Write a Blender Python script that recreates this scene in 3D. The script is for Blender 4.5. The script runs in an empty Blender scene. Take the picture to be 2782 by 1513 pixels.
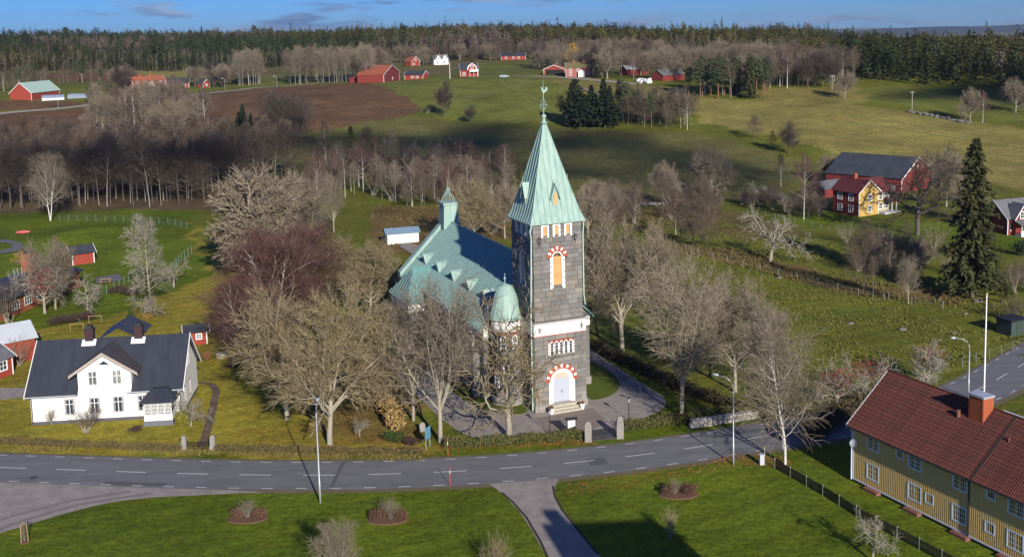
import bpy, math, random
import numpy as np
from mathutils import Vector, Matrix
sc = bpy.context.scene
col = sc.collection
R_ = math.radians
# ---------------------------------------------------------------- camera (principal point shifted up: photo was lens-corrected)
FOC, PIT, ROL, CX, CY, CH = 2958., R_(6.98), R_(-1.45), 1391., 446., 40.25
Fv = np.array([0, math.cos(PIT), -math.sin(PIT)])
_R = np.array([1., 0, 0]); _U = np.cross(_R, Fv)
Rv = math.cos(ROL)*_R+math.sin(ROL)*_U
Uv = -math.sin(ROL)*_R+math.cos(ROL)*_U
cd = bpy.data.cameras.new('camera'); cam = bpy.data.objects.new('camera', cd); col.objects.link(cam)
cam.matrix_world = Matrix(((Rv[0], Uv[0], -Fv[0], 0), (Rv[1], Uv[1], -Fv[1], 0), (Rv[2], Uv[2], -Fv[2], CH), (0, 0, 0, 1)))
cd.sensor_width = 36; cd.lens = FOC/2782*36; cd.shift_y = -(756.5-CY)/2782
cd.clip_start = 1; cd.clip_end = 40000
sc.camera = cam
# ---------------------------------------------------------------- sky, sun, exposure
SUN_AZ, SUN_EL = R_(19.6), R_(22.5)        # light travels 20 degrees left of the view direction
SV = np.array([math.sin(SUN_AZ)*math.cos(SUN_EL), -math.cos(SUN_AZ)*math.cos(SUN_EL), math.sin(SUN_EL)])
w = bpy.data.worlds.new('World'); sc.world = w; w.use_nodes = True
nt = w.node_tree; N = nt.nodes; LK = nt.links
bg = N['Background']; bg.inputs['Strength'].default_value = 0.082
sky = N.new('ShaderNodeTexSky'); sky.sky_type = 'NISHITA'; sky.sun_disc = False
sky.sun_elevation = SUN_EL; sky.sun_rotation = math.pi-SUN_AZ
sky.altitude = 300; sky.air_density = 1.0; sky.dust_density = 0.0; sky.ozone_density = 3.0
tint = N.new('ShaderNodeMix'); tint.data_type = 'RGBA'; tint.blend_type = 'MULTIPLY'; tint.inputs[0].default_value = 1
tint.inputs[7].default_value = (0.165, 0.395, 1.0, 1)
LK.new(sky.outputs[0], tint.inputs[6])
tc = N.new('ShaderNodeTexCoord'); mp = N.new('ShaderNodeMapping'); mp.inputs['Scale'].default_value = (9, 9, 60)
LK.new(tc.outputs['Generated'], mp.inputs[0])
def wnoise(scale, det, lo, hi, off):
    m2 = N.new('ShaderNodeMapping'); m2.inputs['Location'].default_value = off; LK.new(mp.outputs[0], m2.inputs[0])
    n = N.new('ShaderNodeTexNoise'); n.inputs['Scale'].default_value = scale; n.inputs['Detail'].default_value = det; n.inputs['Roughness'].default_value = .58
    LK.new(m2.outputs[0], n.inputs['Vector'])
    r = N.new('ShaderNodeMapRange'); r.inputs[1].default_value = lo; r.inputs[2].default_value = hi; LK.new(n.outputs['Fac'], r.inputs[0])
    return r
cl = wnoise(1.0, 7, .52, .62, (3.3, 1.7, 0.4))
ccol = wnoise(1.6, 4, .35, .65, (0.4, 5.1, 0.9))
cr = N.new('ShaderNodeMix'); cr.data_type = 'RGBA'; cr.inputs[6].default_value = (.85, 1.6, 3.6, 1); cr.inputs[7].default_value = (3.0, 3.9, 5.6, 1)
LK.new(ccol.outputs[0], cr.inputs[0])
mul = N.new('ShaderNodeMath'); mul.operation = 'MULTIPLY'; mul.inputs[1].default_value = .85; LK.new(cl.outputs[0], mul.inputs[0])
mx = N.new('ShaderNodeMix'); mx.data_type = 'RGBA'
LK.new(mul.outputs[0], mx.inputs[0]); LK.new(tint.outputs[2], mx.inputs[6]); LK.new(cr.outputs[2], mx.inputs[7])
LK.new(mx.outputs[2], bg.inputs[0])
sl = bpy.data.lights.new('sun', 'SUN'); sl.energy = 5.0; sl.angle = R_(.5); sl.color = (1.0, .93, .82)
so = bpy.data.objects.new('sun', sl); col.objects.link(so); so.location = (60, -60, 120)
so.rotation_mode = 'QUATERNION'; so.rotation_quaternion = Vector((-SV).tolist()).to_track_quat('-Z', 'Y')
vs = sc.view_settings; vs.view_transform = 'Standard'; vs.look = 'None'; vs.gamma = 1; vs.exposure = 0.38; vs.use_curve_mapping = False
sc.render.engine = 'CYCLES'
# ---------------------------------------------------------------- terrain function and pixel -> ground helpers (V = 2576-wide view of the photo)
VS = 2782/2576
def ss(a, b, t):
    t = np.clip((np.asarray(t, float)-a)/(b-a), 0, 1); return t*t*(3-2*t)
def terr(x, y):
    x = np.asarray(x, float); y = np.asarray(y, float)
    z = 18.5*ss(255, 500, y)+3*ss(500, 800, y)
    z = z+ss(600, 1100, y)*(11*(1-ss(-150, 200, x))-1)
    z = z-ss(200, 900, x)*14*ss(600, 2500, y)-30*ss(1500, 4000, y)
    z = z+.35*np.sin(x*.11+y*.07)*ss(140, 260, y)+.8*np.sin(x*.031-y*.023+1)*ss(200, 420, y)
    z = z-16*ss(.25, .36, x/np.maximum(y, 1))*ss(520, 800, y)
    z = z+1.3*np.exp(-(((x+90)/11)**2+((y-226)/7)**2))      # grassy mound on the playing lawn
    return z
def vray(vx, vy): return Fv+Rv*(vx*VS-CX)/FOC-Uv*(vy*VS-CY)/FOC
_T = np.geomspace(70, 7000, 3000)
def gp(vx, vy):
    d = vray(vx, vy); P = d*_T[:, None]; P[:, 2] += CH
    g = P[:, 2]-terr(P[:, 0], P[:, 1]); i = int(np.argmax(g < 0))
    if g[i] >= 0: i = len(_T)-1
    a, b = g[i-1], g[i]; k = a/(a-b) if a != b else 0
    Q = P[i-1]+(P[i]-P[i-1])*k; Q[2] = float(terr(Q[0], Q[1])); return Q
def prj(P):
    d = np.asarray(P, float)-[0, 0, CH]; q = d@Fv
    return (CX+FOC*(d@Rv)/q)/VS, (CY-FOC*(d@Uv)/q)/VS
def hgt(B, vtop):
    lo, hi = 0, 60
    for _ in range(30):
        m = (lo+hi)/2
        if prj(B+np.array([0, 0, m]))[1] > vtop: lo = m
        else: hi = m
    return lo
def ppm(B): return FOC/((np.asarray(B)-[0, 0, CH])@Fv)/VS   # V pixels per metre
def inpoly(poly, x, y):
    x = np.asarray(x); y = np.asarray(y); c = np.zeros(x.shape, bool); n = len(poly)
    for i in range(n):
        x0, y0 = poly[i][:2]; x1, y1 = poly[(i+1) % n][:2]
        if y0 == y1: continue
        c ^= ((y0 > y) != (y1 > y)) & (x < (x1-x0)*(y-y0)/(y1-y0)+x0)
    return c
def VP(pts): return [tuple(gp(*p)) for p in pts]
# ---------------------------------------------------------------- tagging helpers
def tag(o, label=None, cat=None, group=None, kind=None):
    if label: o['label'] = label
    if cat: o['category'] = cat
    if group: o['group'] = group
    if kind: o['kind'] = kind
    return o
def empty(name, loc, rz=0, label=None, cat=None, group=None, scale=None):
    o = bpy.data.objects.new(name, None); col.objects.link(o); o.empty_display_size = .3
    o.location = [float(v) for v in loc]; o.rotation_euler = (0, 0, rz)
    if scale is not None: o.scale = scale
    return tag(o, label, cat, group)
def link(name, me, parent=None, mat=None, loc=None, rot=None, scale=None):
    o = bpy.data.objects.new(name, me); col.objects.link(o)
    if mat is not None and not me.materials: me.materials.append(mat)
    if parent is not None: o.parent = parent
    if loc is not None: o.location = [float(v) for v in loc]
    if rot is not None: o.rotation_euler = rot
    if scale is not None: o.scale = scale
    return o
# ---------------------------------------------------------------- materials
MATS = {}
def M(name, c1, c2=None, scale=3., rough=.8, bump=0., bscale=None, rand=0., metal=0., spec=.3, vec='Object', stretch=(1, 1, 1), contrast=(.3, .7), trans=0.):
    if name in MATS: return MATS[name]
    m = bpy.data.materials.new(name); m.use_nodes = True; t = m.node_tree; n = t.nodes; b = n['Principled BSDF']
    b.inputs['Roughness'].default_value = rough; b.inputs['Metallic'].default_value = metal; b.inputs['Specular IOR Level'].default_value = spec
    t1 = n.new('ShaderNodeTexCoord'); mpn = n.new('ShaderNodeMapping'); mpn.inputs['Scale'].default_value = stretch
    if vec == 'World': gn_ = n.new('ShaderNodeNewGeometry'); t.links.new(gn_.outputs['Position'], mpn.inputs[0])
    else: t.links.new(t1.outputs[vec], mpn.inputs[0])
    out = None
    if c2 is not None:
        nz = n.new('ShaderNodeTexNoise'); nz.inputs['Scale'].default_value = scale; nz.inputs['Detail'].default_value = 6; nz.inputs['Roughness'].default_value = .65
        t.links.new(mpn.outputs[0], nz.inputs['Vector'])
        mr = n.new('ShaderNodeMapRange'); mr.inputs[1].default_value = contrast[0]; mr.inputs[2].default_value = contrast[1]
        t.links.new(nz.outputs['Fac'], mr.inputs[0])
        mi = n.new('ShaderNodeMix'); mi.data_type = 'RGBA'; mi.inputs[6].default_value = (*c1, 1); mi.inputs[7].default_value = (*c2, 1)
        t.links.new(mr.outputs[0], mi.inputs[0]); out = mi.outputs[2]
    if rand:
        oi = n.new('ShaderNodeObjectInfo'); mr = n.new('ShaderNodeMapRange'); mr.inputs[3].default_value = 1-rand; mr.inputs[4].default_value = 1+rand
        t.links.new(oi.outputs['Random'], mr.inputs[0])
        hs = n.new('ShaderNodeHueSaturation')
        if out is not None: t.links.new(out, hs.inputs['Color'])
        else: hs.inputs['Color'].default_value = (*c1, 1)
        t.links.new(mr.outputs[0], hs.inputs['Value']); out = hs.outputs[0]
    if out is not None: t.links.new(out, b.inputs['Base Color'])
    else: b.inputs['Base Color'].default_value = (*c1, 1)
    if bump:
        nz = n.new('ShaderNodeTexNoise'); nz.inputs['Scale'].default_value = bscale or scale*3; nz.inputs['Detail'].default_value = 5
        t.links.new(mpn.outputs[0], nz.inputs['Vector'])
        bp = n.new('ShaderNodeBump'); bp.inputs['Strength'].default_value = bump; bp.inputs['Distance'].default_value = .05
        t.links.new(nz.outputs['Fac'], bp.inputs['Height']); t.links.new(bp.outputs[0], b.inputs['Normal'])
    if trans: b.inputs['Transmission Weight'].default_value = trans
    MATS[name] = m; return m
# ---------------------------------------------------------------- mesh builder
class MB:
    def __init__(s): s.v = []; s.f = []
    def add(s, vs, fs):
        o = len(s.v); s.v += [tuple(map(float, v)) for v in vs]; s.f += [tuple(i+o for i in f) for f in fs]; return s
    def hexa(s, p):   # 8 points: bottom 4 ccw, top 4 ccw
        return s.add(p, [(3, 2, 1, 0), (4, 5, 6, 7), (0, 1, 5, 4), (1, 2, 6, 5), (2, 3, 7, 6), (3, 0, 4, 7)])
    def box(s, x0, x1, y0, y1, z0, z1):
        return s.hexa([(x0, y0, z0), (x1, y0, z0), (x1, y1, z0), (x0, y1, z0), (x0, y0, z1), (x1, y0, z1), (x1, y1, z1), (x0, y1, z1)])
    def fbox(s, fc, a0, a1, d0, d1, z0, z1):   # box on a wall face: a along, d outwards
        ox, oy, ex, ey, nx, ny = fc
        q = lambda a, d, z: (ox+ex*a+nx*d, oy+ey*a+ny*d, z)
        return s.hexa([q(a0, d1, z0), q(a1, d1, z0), q(a1, d0, z0), q(a0, d0, z0), q(a0, d1, z1), q(a1, d1, z1), q(a1, d0, z1), q(a0, d0, z1)])
    def fprism(s, fc, pts, d0, d1):            # polygon (a,z) on a wall face extruded from d0 out to d1
        ox, oy, ex, ey, nx, ny = fc; n = len(pts)
        v = [(ox+ex*a+nx*d, oy+ey*a+ny*d, z) for d in (d1, d0) for a, z in pts]
        return s.add(v, [tuple(range(n)), tuple(range(2*n-1, n-1, -1))]+[(i, n+i, n+(i+1) % n, (i+1) % n) for i in range(n)])
    def quadslab(s, p, t):                     # 4 points (ccw from above), thickness t downwards along normal
        p = [np.array(q, float) for q in p]; nn = np.cross(p[1]-p[0], p[3]-p[0]); nn /= np.linalg.norm(nn)
        return s.hexa([q-nn*t for q in p]+p)
    def trislab(s, p, t):
        p = [np.array(q, float) for q in p]; nn = np.cross(p[1]-p[0], p[2]-p[0]); nn /= np.linalg.norm(nn)
        return s.add([q-nn*t for q in p]+p, [(2, 1, 0), (3, 4, 5), (0, 1, 4, 3), (1, 2, 5, 4), (2, 0, 3, 5)])
    def lathe(s, prof, n=12, c=(0, 0, 0), a0=0, a1=2*math.pi):
        full = abs(a1-a0-2*math.pi) < 1e-6; m = n if full else n+1; o = len(s.v)
        for r, z in prof:
            for i in range(m):
                a = a0+(a1-a0)*i/n; s.v.append((c[0]+r*math.cos(a), c[1]+r*math.sin(a), c[2]+z))
        for j in range(len(prof)-1):
            for i in range(n):
                i2 = (i+1) % m; s.f.append((o+j*m+i, o+j*m+i2, o+(j+1)*m+i2, o+(j+1)*m+i))
        return s
    def tube(s, pts, r, n=6, cap=True):
        pts = [np.array(q, float) for q in pts]; rr = r if hasattr(r, '__len__') else [r]*len(pts); o = len(s.v)
        for i, q in enumerate(pts):
            t = pts[min(i+1, len(pts)-1)]-pts[max(i-1, 0)]; t /= np.linalg.norm(t)
            e = np.cross(t, [0, 0, 1] if abs(t[2]) < .9 else [1, 0, 0]); e /= np.linalg.norm(e); e2 = np.cross(t, e)
            for k in range(n):
                a = 2*math.pi*k/n; s.v.append(tuple(q+rr[i]*(math.cos(a)*e+math.sin(a)*e2)))
        for i in range(len(pts)-1):
            for k in range(n):
                k2 = (k+1) % n; s.f.append((o+i*n+k, o+i*n+k2, o+(i+1)*n+k2, o+(i+1)*n+k))
        if cap: s.f.append(tuple(range(o+n-1, o-1, -1))); s.f.append(tuple(range(o+(len(pts)-1)*n, o+len(pts)*n)))
        return s
    def mesh(s, name, mat=None, smooth=False):
        me = bpy.data.meshes.new(name); me.from_pydata(s.v, [], s.f); me.update()
        if mat: me.materials.append(mat)
        if smooth: me.shade_smooth()
        return me
    def build(s, name, mat, parent=None, smooth=False, loc=None, rz=0):
        return link(name, s.mesh(name, mat, smooth), parent, loc=loc, rot=(0, 0, rz) if rz else None)
def npmesh(name, V, Q=None, T=None, mat=None, smooth=False, colors=None, mats=None):
    me = bpy.data.meshes.new(name); V = np.asarray(V, np.float32); me.vertices.add(len(V)); me.vertices.foreach_set('co', V.ravel())
    Q = np.zeros((0, 4), np.int32) if Q is None else np.asarray(Q, np.int32); T = np.zeros((0, 3), np.int32) if T is None else np.asarray(T, np.int32)
    nl = Q.size+T.size; me.loops.add(nl); me.loops.foreach_set('vertex_index', np.concatenate([Q.ravel(), T.ravel()]).astype(np.int32))
    me.polygons.add(len(Q)+len(T))
    me.polygons.foreach_set('loop_start', np.concatenate([np.arange(len(Q))*4, Q.size+np.arange(len(T))*3]).astype(np.int32))
    if smooth: me.polygons.foreach_set('use_smooth', np.ones(len(Q)+len(T), bool))
    if colors is not None:
        a = me.color_attributes.new('Col', 'FLOAT_COLOR', 'POINT'); c = np.ones((len(V), 4), np.float32); c[:, :3] = colors; a.data.foreach_set('color', c.ravel())
    me.update(calc_edges=True)
    if mat: me.materials.append(mat)
    return me
def F_front(y=0): return (0, y, 1, 0, 0, -1)
def F_left(x=0): return (x, 0, 0, 1, -1, 0)      # a runs back
def F_right(x): return (x, 0, 0, 1, 1, 0)
def F_back(y): return (0, y, 1, 0, 0, 1)
# ---------------------------------------------------------------- common materials
white = M('white_plaster', (.80, .79, .76), (.70, .69, .66), 1.2, .75, .15, 12)
trimw = M('white_trim_paint', (.78, .78, .76), None, rough=.5)
redwood = M('falu_red_board', (.22, .035, .026), (.15, .028, .024), 1.5, .85, .1, 9, stretch=(3, 3, .25))
redlite = M('bright_red_board', (.31, .050, .028), (.23, .040, .026), 1.5, .8, .1, 9, stretch=(3, 3, .25))
glass = M('window_glass', (.03, .04, .055), rough=.08, spec=.7)
curtain = M('curtain_cloth', (.17, .18, .205), rough=.9)
roofdark = M('black_sheet_roof', (.035, .038, .045), (.055, .06, .07), .8, .5, .1, 4)
roofgrey = M('weathered_grey_roof', (.10, .105, .12), (.16, .165, .17), .7, .8, .15, 6)
copper = M('verdigris_copper', (.335, .455, .385), (.19, .32, .29), 1.1, .6, .12, 5, spec=.35, contrast=(.32, .72), stretch=(1.8, 1.8, .22), vec='World')
granite_dk = M('mortar_granite', (.17, .155, .14), (.11, .10, .095), 2.5, .9, .3, 12)
brickred = M('red_brick', (.40, .10, .05), (.30, .075, .045), 6, .85, .25, 25)
copper_shade = M('shaded_verdigris_sheet', (.150, .305, .290), (.085, .215, .225), 1.0, .55, .12, 5, spec=.35, contrast=(.32, .72), stretch=(1.6, 1.6, .3), vec='World')  # same verdigris copper, with the dimness of grazing sun put into the colour
iron = M('black_iron', (.02, .02, .022), rough=.6)
zinc = M('galvanised_steel', (.50, .53, .55), (.42, .45, .48), 3, .4, metal=.35)
tilered = M('red_clay_tile', (.150, .046, .030), (.075, .028, .024), .9, .85, .2, 10, rand=.18)
stonegrey = M('grey_granite', (.30, .28, .25), (.19, .18, .165), 3, .9, .4, 9)
# ================================================================ GROUND
def axis_pts(lo, hi, d, out_lo, out_hi, g=1.09):
    a = list(np.arange(lo, hi+.01, d)); s = d
    while a[-1] < out_hi: s *= g; a.append(a[-1]+s)
    s = d
    while a[0] > out_lo: s *= g; a.insert(0, a[0]-s)
    return np.array(a)
gx = axis_pts(-85, 95, 1.3, -6000, 6000, 1.06); gy = axis_pts(76, 330, 1.3, -60, 12000, 1.018)
GX, GY = np.meshgrid(gx, gy); X = GX.ravel(); Y = GY.ravel(); Z = terr(X, Y)
C_LAWN = np.array([.090, .128, .009]); C_GARD = np.array([.225, .200, .026]); C_PAST = np.array([.105, .118, .015]); C_ROUGH = np.array([.160, .115, .040])
C_PLOW = np.array([.115, .070, .036]); C_FGRN = np.array([.118, .138, .026]); C_TAN = np.array([.200, .180, .050]); C_MID = np.array([.125, .125, .038]); C_FOR = np.array([.095, .072, .04])
gcol = np.tile(C_PAST, (len(X), 1))
def zone(pts, c, world=False):
    p = pts if world else VP(pts); m = inpoly(p, X+wob1, Y+wob2); gcol[m] = c
wob1 = .8*np.sin(Y*.35)+.6*np.sin(X*.21+Y*.5); wob2 = .8*np.sin(X*.31+2)+.5*np.sin(X*.9)
gcol[Y > 560] = np.array([.11, .10, .035])
zone([(-900, 1150), (1060, 1155), (1130, 1120), (1850, 1060), (2100, 1040), (3300, 1300), (3300, 3200), (-1500, 3200)], C_LAWN)
zone([(-400, 1150), (1060, 1150), (1040, 1000), (900, 860), (640, 760), (520, 650), (490, 560), (-400, 760)], C_GARD)
zone([(-300, 605), (480, 600), (540, 690), (250, 800), (-300, 900)], C_LAWN*1.05)
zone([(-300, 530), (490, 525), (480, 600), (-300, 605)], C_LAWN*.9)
zone([(520, 640), (700, 660), (1100, 900), (1290, 1030), (1100, 1050), (700, 900)], C_GARD*np.array([.8, .85, 1]))
zone([(700, 880), (1000, 900), (1060, 1040), (1060, 1120), (860, 1120), (780, 1000)], C_ROUGH*np.array([.95, 1.0, .8]))
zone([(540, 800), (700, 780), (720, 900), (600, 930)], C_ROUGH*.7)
zone([(1450, 870), (1720, 1010), (1850, 1050), (1600, 1080), (1450, 1000)], C_LAWN)
zone([(1500, 560), (1700, 510), (2100, 610), (2380, 720), (2700, 760), (2700, 900), (2380, 940), (2200, 990), (1900, 960), (1650, 880), (1480, 860)], C_PAST*1.12)
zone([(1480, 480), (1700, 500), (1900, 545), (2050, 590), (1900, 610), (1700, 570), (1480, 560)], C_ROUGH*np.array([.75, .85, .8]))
zone([(1640, 600), (1900, 640), (2100, 700), (2420, 740), (2420, 765), (2100, 735), (1900, 675), (1640, 620)], C_ROUGH)
zone([(1900, 520), (2400, 560), (2700, 600), (2700, 650), (2300, 600), (2000, 560)], C_LAWN)
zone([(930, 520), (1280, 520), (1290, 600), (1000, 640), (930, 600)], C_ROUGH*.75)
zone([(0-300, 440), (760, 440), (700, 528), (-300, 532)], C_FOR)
zone([(-300, 340), (330, 362), (640, 350), (800, 330), (1050, 292), (1250, 322), (1480, 325), (1760, 335), (1950, 385), (2090, 425), (1900, 505), (1650, 500), (1400, 470), (1200, 440), (800, 430), (-300, 440)], C_MID*.9)
zone([(-300, 300), (0, 285), (215, 270), (600, 224), (760, 216), (930, 208), (1040, 255), (1062, 282), (900, 312), (840, 324), (760, 332), (640, 348), (330, 362), (150, 350), (-300, 345)], C_PLOW)
zone([(-300, 262), (0, 253), (150, 250), (215, 256), (215, 264), (0, 280), (-300, 292)], C_PLOW)
zone([(60, 186), (330, 178), (345, 196), (150, 204)], C_PLOW)
zone([(340, 180), (520, 178), (520, 198), (345, 198)], C_TAN)
zone([(430, 228), (520, 222), (620, 210), (800, 200), (800, 212), (600, 222), (450, 240)], C_FGRN)
zone([(940, 212), (1000, 205), (1100, 197), (1330, 193), (1450, 232), (1480, 250), (1400, 300), (1250, 322), (1062, 282), (1040, 255)], C_FGRN)
zone([(1200, 165), (1330, 150), (1345, 190), (1150, 195), (1150, 175)], C_FGRN*.9)
zone([(1720, 240), (1850, 252), (2130, 262), (2400, 300), (2800, 345), (2800, 520), (2400, 440), (2100, 385), (1960, 345), (1760, 310)], C_TAN)
zone([(2150, 226), (2420, 220), (2800, 285), (2800, 335), (2400, 288), (2200, 256)], C_FGRN*.85)
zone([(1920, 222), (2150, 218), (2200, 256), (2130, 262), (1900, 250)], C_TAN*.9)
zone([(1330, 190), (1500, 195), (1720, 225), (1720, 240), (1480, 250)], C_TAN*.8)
nx, ny = len(gx), len(gy); ii = np.arange(nx*ny).reshape(ny, nx)
Qd = np.stack([ii[:-1, :-1], ii[:-1, 1:], ii[1:, 1:], ii[1:, :-1]], -1).reshape(-1, 4)
m = bpy.data.materials.new('ground_grass_and_soil'); m.use_nodes = True; t = m.node_tree; n = t.nodes; b = n['Principled BSDF']; b.inputs['Roughness'].default_value = .95; b.inputs['Specular IOR Level'].default_value = .1
at = n.new('ShaderNodeVertexColor'); at.layer_name = 'Col'; tcn = n.new('ShaderNodeTexCoord')
def gnoise(scale, det, lo, hi, a, bb, stretch=(1, 1, 1)):
    mpn = n.new('ShaderNodeMapping'); mpn.inputs['Scale'].default_value = stretch; t.links.new(tcn.outputs['Object'], mpn.inputs[0])
    nz = n.new('ShaderNodeTexNoise'); nz.inputs['Scale'].default_value = scale; nz.inputs['Detail'].default_value = det; nz.inputs['Roughness'].default_value = .7; t.links.new(mpn.outputs[0], nz.inputs['Vector'])
    r = n.new('ShaderNodeMapRange'); r.inputs[1].default_value = lo; r.inputs[2].default_value = hi; r.inputs[3].default_value = a; r.inputs[4].default_value = bb; t.links.new(nz.outputs['Fac'], r.inputs[0]); return r.outputs[0], nz
g1, z1 = gnoise(.06, 8, .3, .7, .62, 1.42); g2, z2 = gnoise(1.4, 6, .3, .7, .6, 1.4); g3, z3 = gnoise(.22, 5, .42, .66, 0, .6, (1, 1.3, 1)); g4, z4 = gnoise(5, 4, .3, .7, .62, 1.38)
g5, z5 = gnoise(.5, 3, .35, .65, .9, 1.1, (.5, 1.6, 1))
def vm(a, bb):
    q = n.new('ShaderNodeMath'); q.operation = 'MULTIPLY'; t.links.new(a, q.inputs[0]); t.links.new(bb, q.inputs[1]); return q.outputs[0]
wv_ = n.new('ShaderNodeTexWave'); wv_.inputs['Scale'].default_value = .11; wv_.inputs['Distortion'].default_value = 1.5; wv_.inputs['Detail'].default_value = 1; mpw = n.new('ShaderNodeMapping'); mpw.inputs['Rotation'].default_value = (0, 0, R_(62)); t.links.new(tcn.outputs['Object'], mpw.inputs[0]); t.links.new(mpw.outputs[0], wv_.inputs['Vector'])
wr_ = n.new('ShaderNodeMapRange'); wr_.inputs[3].default_value = .92; wr_.inputs[4].default_value = 1.08; t.links.new(wv_.outputs['Fac'], wr_.inputs[0])     # faint mowing bands
fac = vm(vm(vm(vm(g1, g2), g4), g5), wr_.outputs[0])
hs = n.new('ShaderNodeHueSaturation'); t.links.new(at.outputs['Color'], hs.inputs['Color']); t.links.new(fac, hs.inputs['Value'])
ye = n.new('ShaderNodeMix'); ye.data_type = 'RGBA'; ye.blend_type = 'MULTIPLY'; ye.inputs[7].default_value = (1.4, 1.1, .95, 1); t.links.new(g3, ye.inputs[0]); t.links.new(hs.outputs[0], ye.inputs[6])
t.links.new(ye.outputs[2], b.inputs['Base Color'])
bp = n.new('ShaderNodeBump'); bp.inputs['Strength'].default_value = .7; bp.inputs['Distance'].default_value = .25; t.links.new(z2.outputs['Fac'], bp.inputs['Height']); t.links.new(bp.outputs[0], b.inputs['Normal'])
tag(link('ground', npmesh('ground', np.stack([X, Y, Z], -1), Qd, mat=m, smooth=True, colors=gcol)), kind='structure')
# ================================================================ ROADS, PATHS (sheets a few mm apart)
from mathutils.geometry import tessellate_polygon
asphalt = M('asphalt', (.180, .180, .186), (.115, .116, .122), .9, .85, .25, 30, stretch=(.18, 1, 1))
gravel = M('gravel', (.33, .29, .262), (.21, .185, .168), .7, .95, .5, 18)
asph_old = M('worn_asphalt', (.15, .145, .15), (.11, .11, .115), .5, .9, .2, 20)
paint = M('road_paint', (.72, .72, .70), (.5, .5, .5), 6, .7)
lawnm = M('mown_lawn', (.070, .105, .016), (.105, .120, .022), .5, .95, .6, 6, spec=.1)
def sheet(name, pts, mat, z=.004, label=None, kind='structure', cat=None, th=0, world=False, parent=None):
    p = pts if world else VP(pts)
    P = [(q[0], q[1], z) for q in p]; tri = tessellate_polygon([[Vector(q) for q in P]])
    mb = MB()
    T = []
    for a, bb, c in tri:
        u = np.cross(np.subtract(P[bb], P[a]), np.subtract(P[c], P[a]))
        T.append((a, bb, c) if u[2] > 0 else (a, c, bb))
    mb.add(P, T)
    if th:
        n_ = len(P); ar = sum(P[i][0]*P[(i+1) % n_][1]-P[(i+1) % n_][0]*P[i][1] for i in range(n_)); o = len(mb.v)
        mb.v += [(q[0], q[1], z-th) for q in P]
        for i in range(n_):
            j = (i+1) % n_; mb.f.append((o+i, o+j, j, i) if ar > 0 else (i, j, o+j, o+i))
    o = mb.build(name, mat, parent)
    return tag(o, label, cat, kind=kind) if parent is None else o
def smooth_closed(pts, it=2):
    for _ in range(it):
        q = []
        for i in range(len(pts)):
            a = np.array(pts[i]); bb = np.array(pts[(i+1) % len(pts)]); q += [tuple(a*.75+bb*.25), tuple(a*.25+bb*.75)]
        pts = q
    return pts
# main road: edge lines measured, polynomial through them, then the bend to the right
S2 = lambda x, y: (x/VS, y/VS)
up = [S2(x/2.113, 850+y/2.113) for x, y in [(55, 811), (222, 818), (395, 826), (567, 832), (741, 840), (917, 843), (1095, 848), (1275, 851), (1465, 855), (1638, 857), (1820, 859)]]
up += [S2(600+x/2.147, 1100+y/2.147) for x, y in [(740, 334), (920, 331), (1127, 327), (1290, 319), (1510, 306), (1700, 293), (1990, 267), (2320, 233)]]+[S2(1700+x/1.965, 800+y/1.965) for x, y in [(247, 769), (380, 749), (508, 731)]]
lo_ = [S2(x/2.113, 850+y/2.113) for x, y in [(100, 970), (280, 976), (468, 982), (655, 988), (840, 994), (1030, 998), (1222, 1001), (1417, 1004), (1605, 1006), (1800, 1006)]]
lo_ += [S2(600+x/2.147, 1100+y/2.147) for x, y in [(740, 483), (940, 479), (1140, 472), (1335, 464), (1535, 454), (1727, 440), (1917, 425), (2100, 408), (2280, 388), (2455, 366)]]+[S2(1700+x/1.965, 800+y/1.965) for x, y in [(238, 903), (383, 880), (525, 857), (655, 833), (780, 811)]]
U_ = np.array(VP(up)); L_ = np.array(VP(lo_)); FARR = gp(2495, 962)
pu = np.polyfit(U_[:, 0], U_[:, 1], 4); pl = np.polyfit(L_[:, 0], L_[:, 1], 4)
xs = np.linspace(-47, 20, 60); cen = [(x, (np.polyval(pu, x)+np.polyval(pl, x))/2) for x in xs]
HWR = float(np.mean([(np.polyval(pu, x)-np.polyval(pl, x))/2 for x in xs[10:50]]))
dl = np.array(cen[0])-np.array(cen[4]); dl /= np.linalg.norm(dl)
cen = [tuple(np.array(cen[0])+dl*k) for k in (90, 60, 30, 10)]+cen
e = np.array(cen[-1]); dr = e-np.array(cen[-4]); dr /= np.linalg.norm(dr); tgt = FARR[:2]; L0 = np.linalg.norm(tgt-e)
de = np.array([math.cos(R_(44)), math.sin(R_(44))])
for k in np.linspace(.06, 1, 16):   # hermite to the far bend
    h0 = 2*k**3-3*k**2+1; h1 = k**3-2*k**2+k; h2 = -2*k**3+3*k**2; h3 = k**3-k**2
    cen.append(tuple(h0*e+h1*dr*L0+h2*tgt+h3*de*L0))
cen += [tuple(tgt+de*k) for k in (15, 40, 90)]
cen = np.array(cen); seg = np.linalg.norm(np.diff(cen, axis=0), axis=1); arc = np.concatenate([[0], np.cumsum(seg)])
tan = np.gradient(cen, axis=0); tan /= np.linalg.norm(tan, axis=1)[:, None]; nor = np.stack([-tan[:, 1], tan[:, 0]], -1)
def road_at(s):
    p = np.array([np.interp(s, arc, cen[:, 0]), np.interp(s, arc, cen[:, 1])]); tt = np.array([np.interp(s, arc, tan[:, 0]), np.interp(s, arc, tan[:, 1])]); tt /= np.linalg.norm(tt); return p, tt, np.array([-tt[1], tt[0]])
mb = MB(); hw = HWR+.30
for i in range(len(cen)):
    for d in (-hw, hw): mb.v.append((cen[i, 0]+nor[i, 0]*d, cen[i, 1]+nor[i, 1]*d, .016))
for i in range(len(cen)-1): mb.f.append((2*i, 2*i+2, 2*i+3, 2*i+1))
road = tag(mb.build('road', asphalt), kind='structure')
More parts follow.
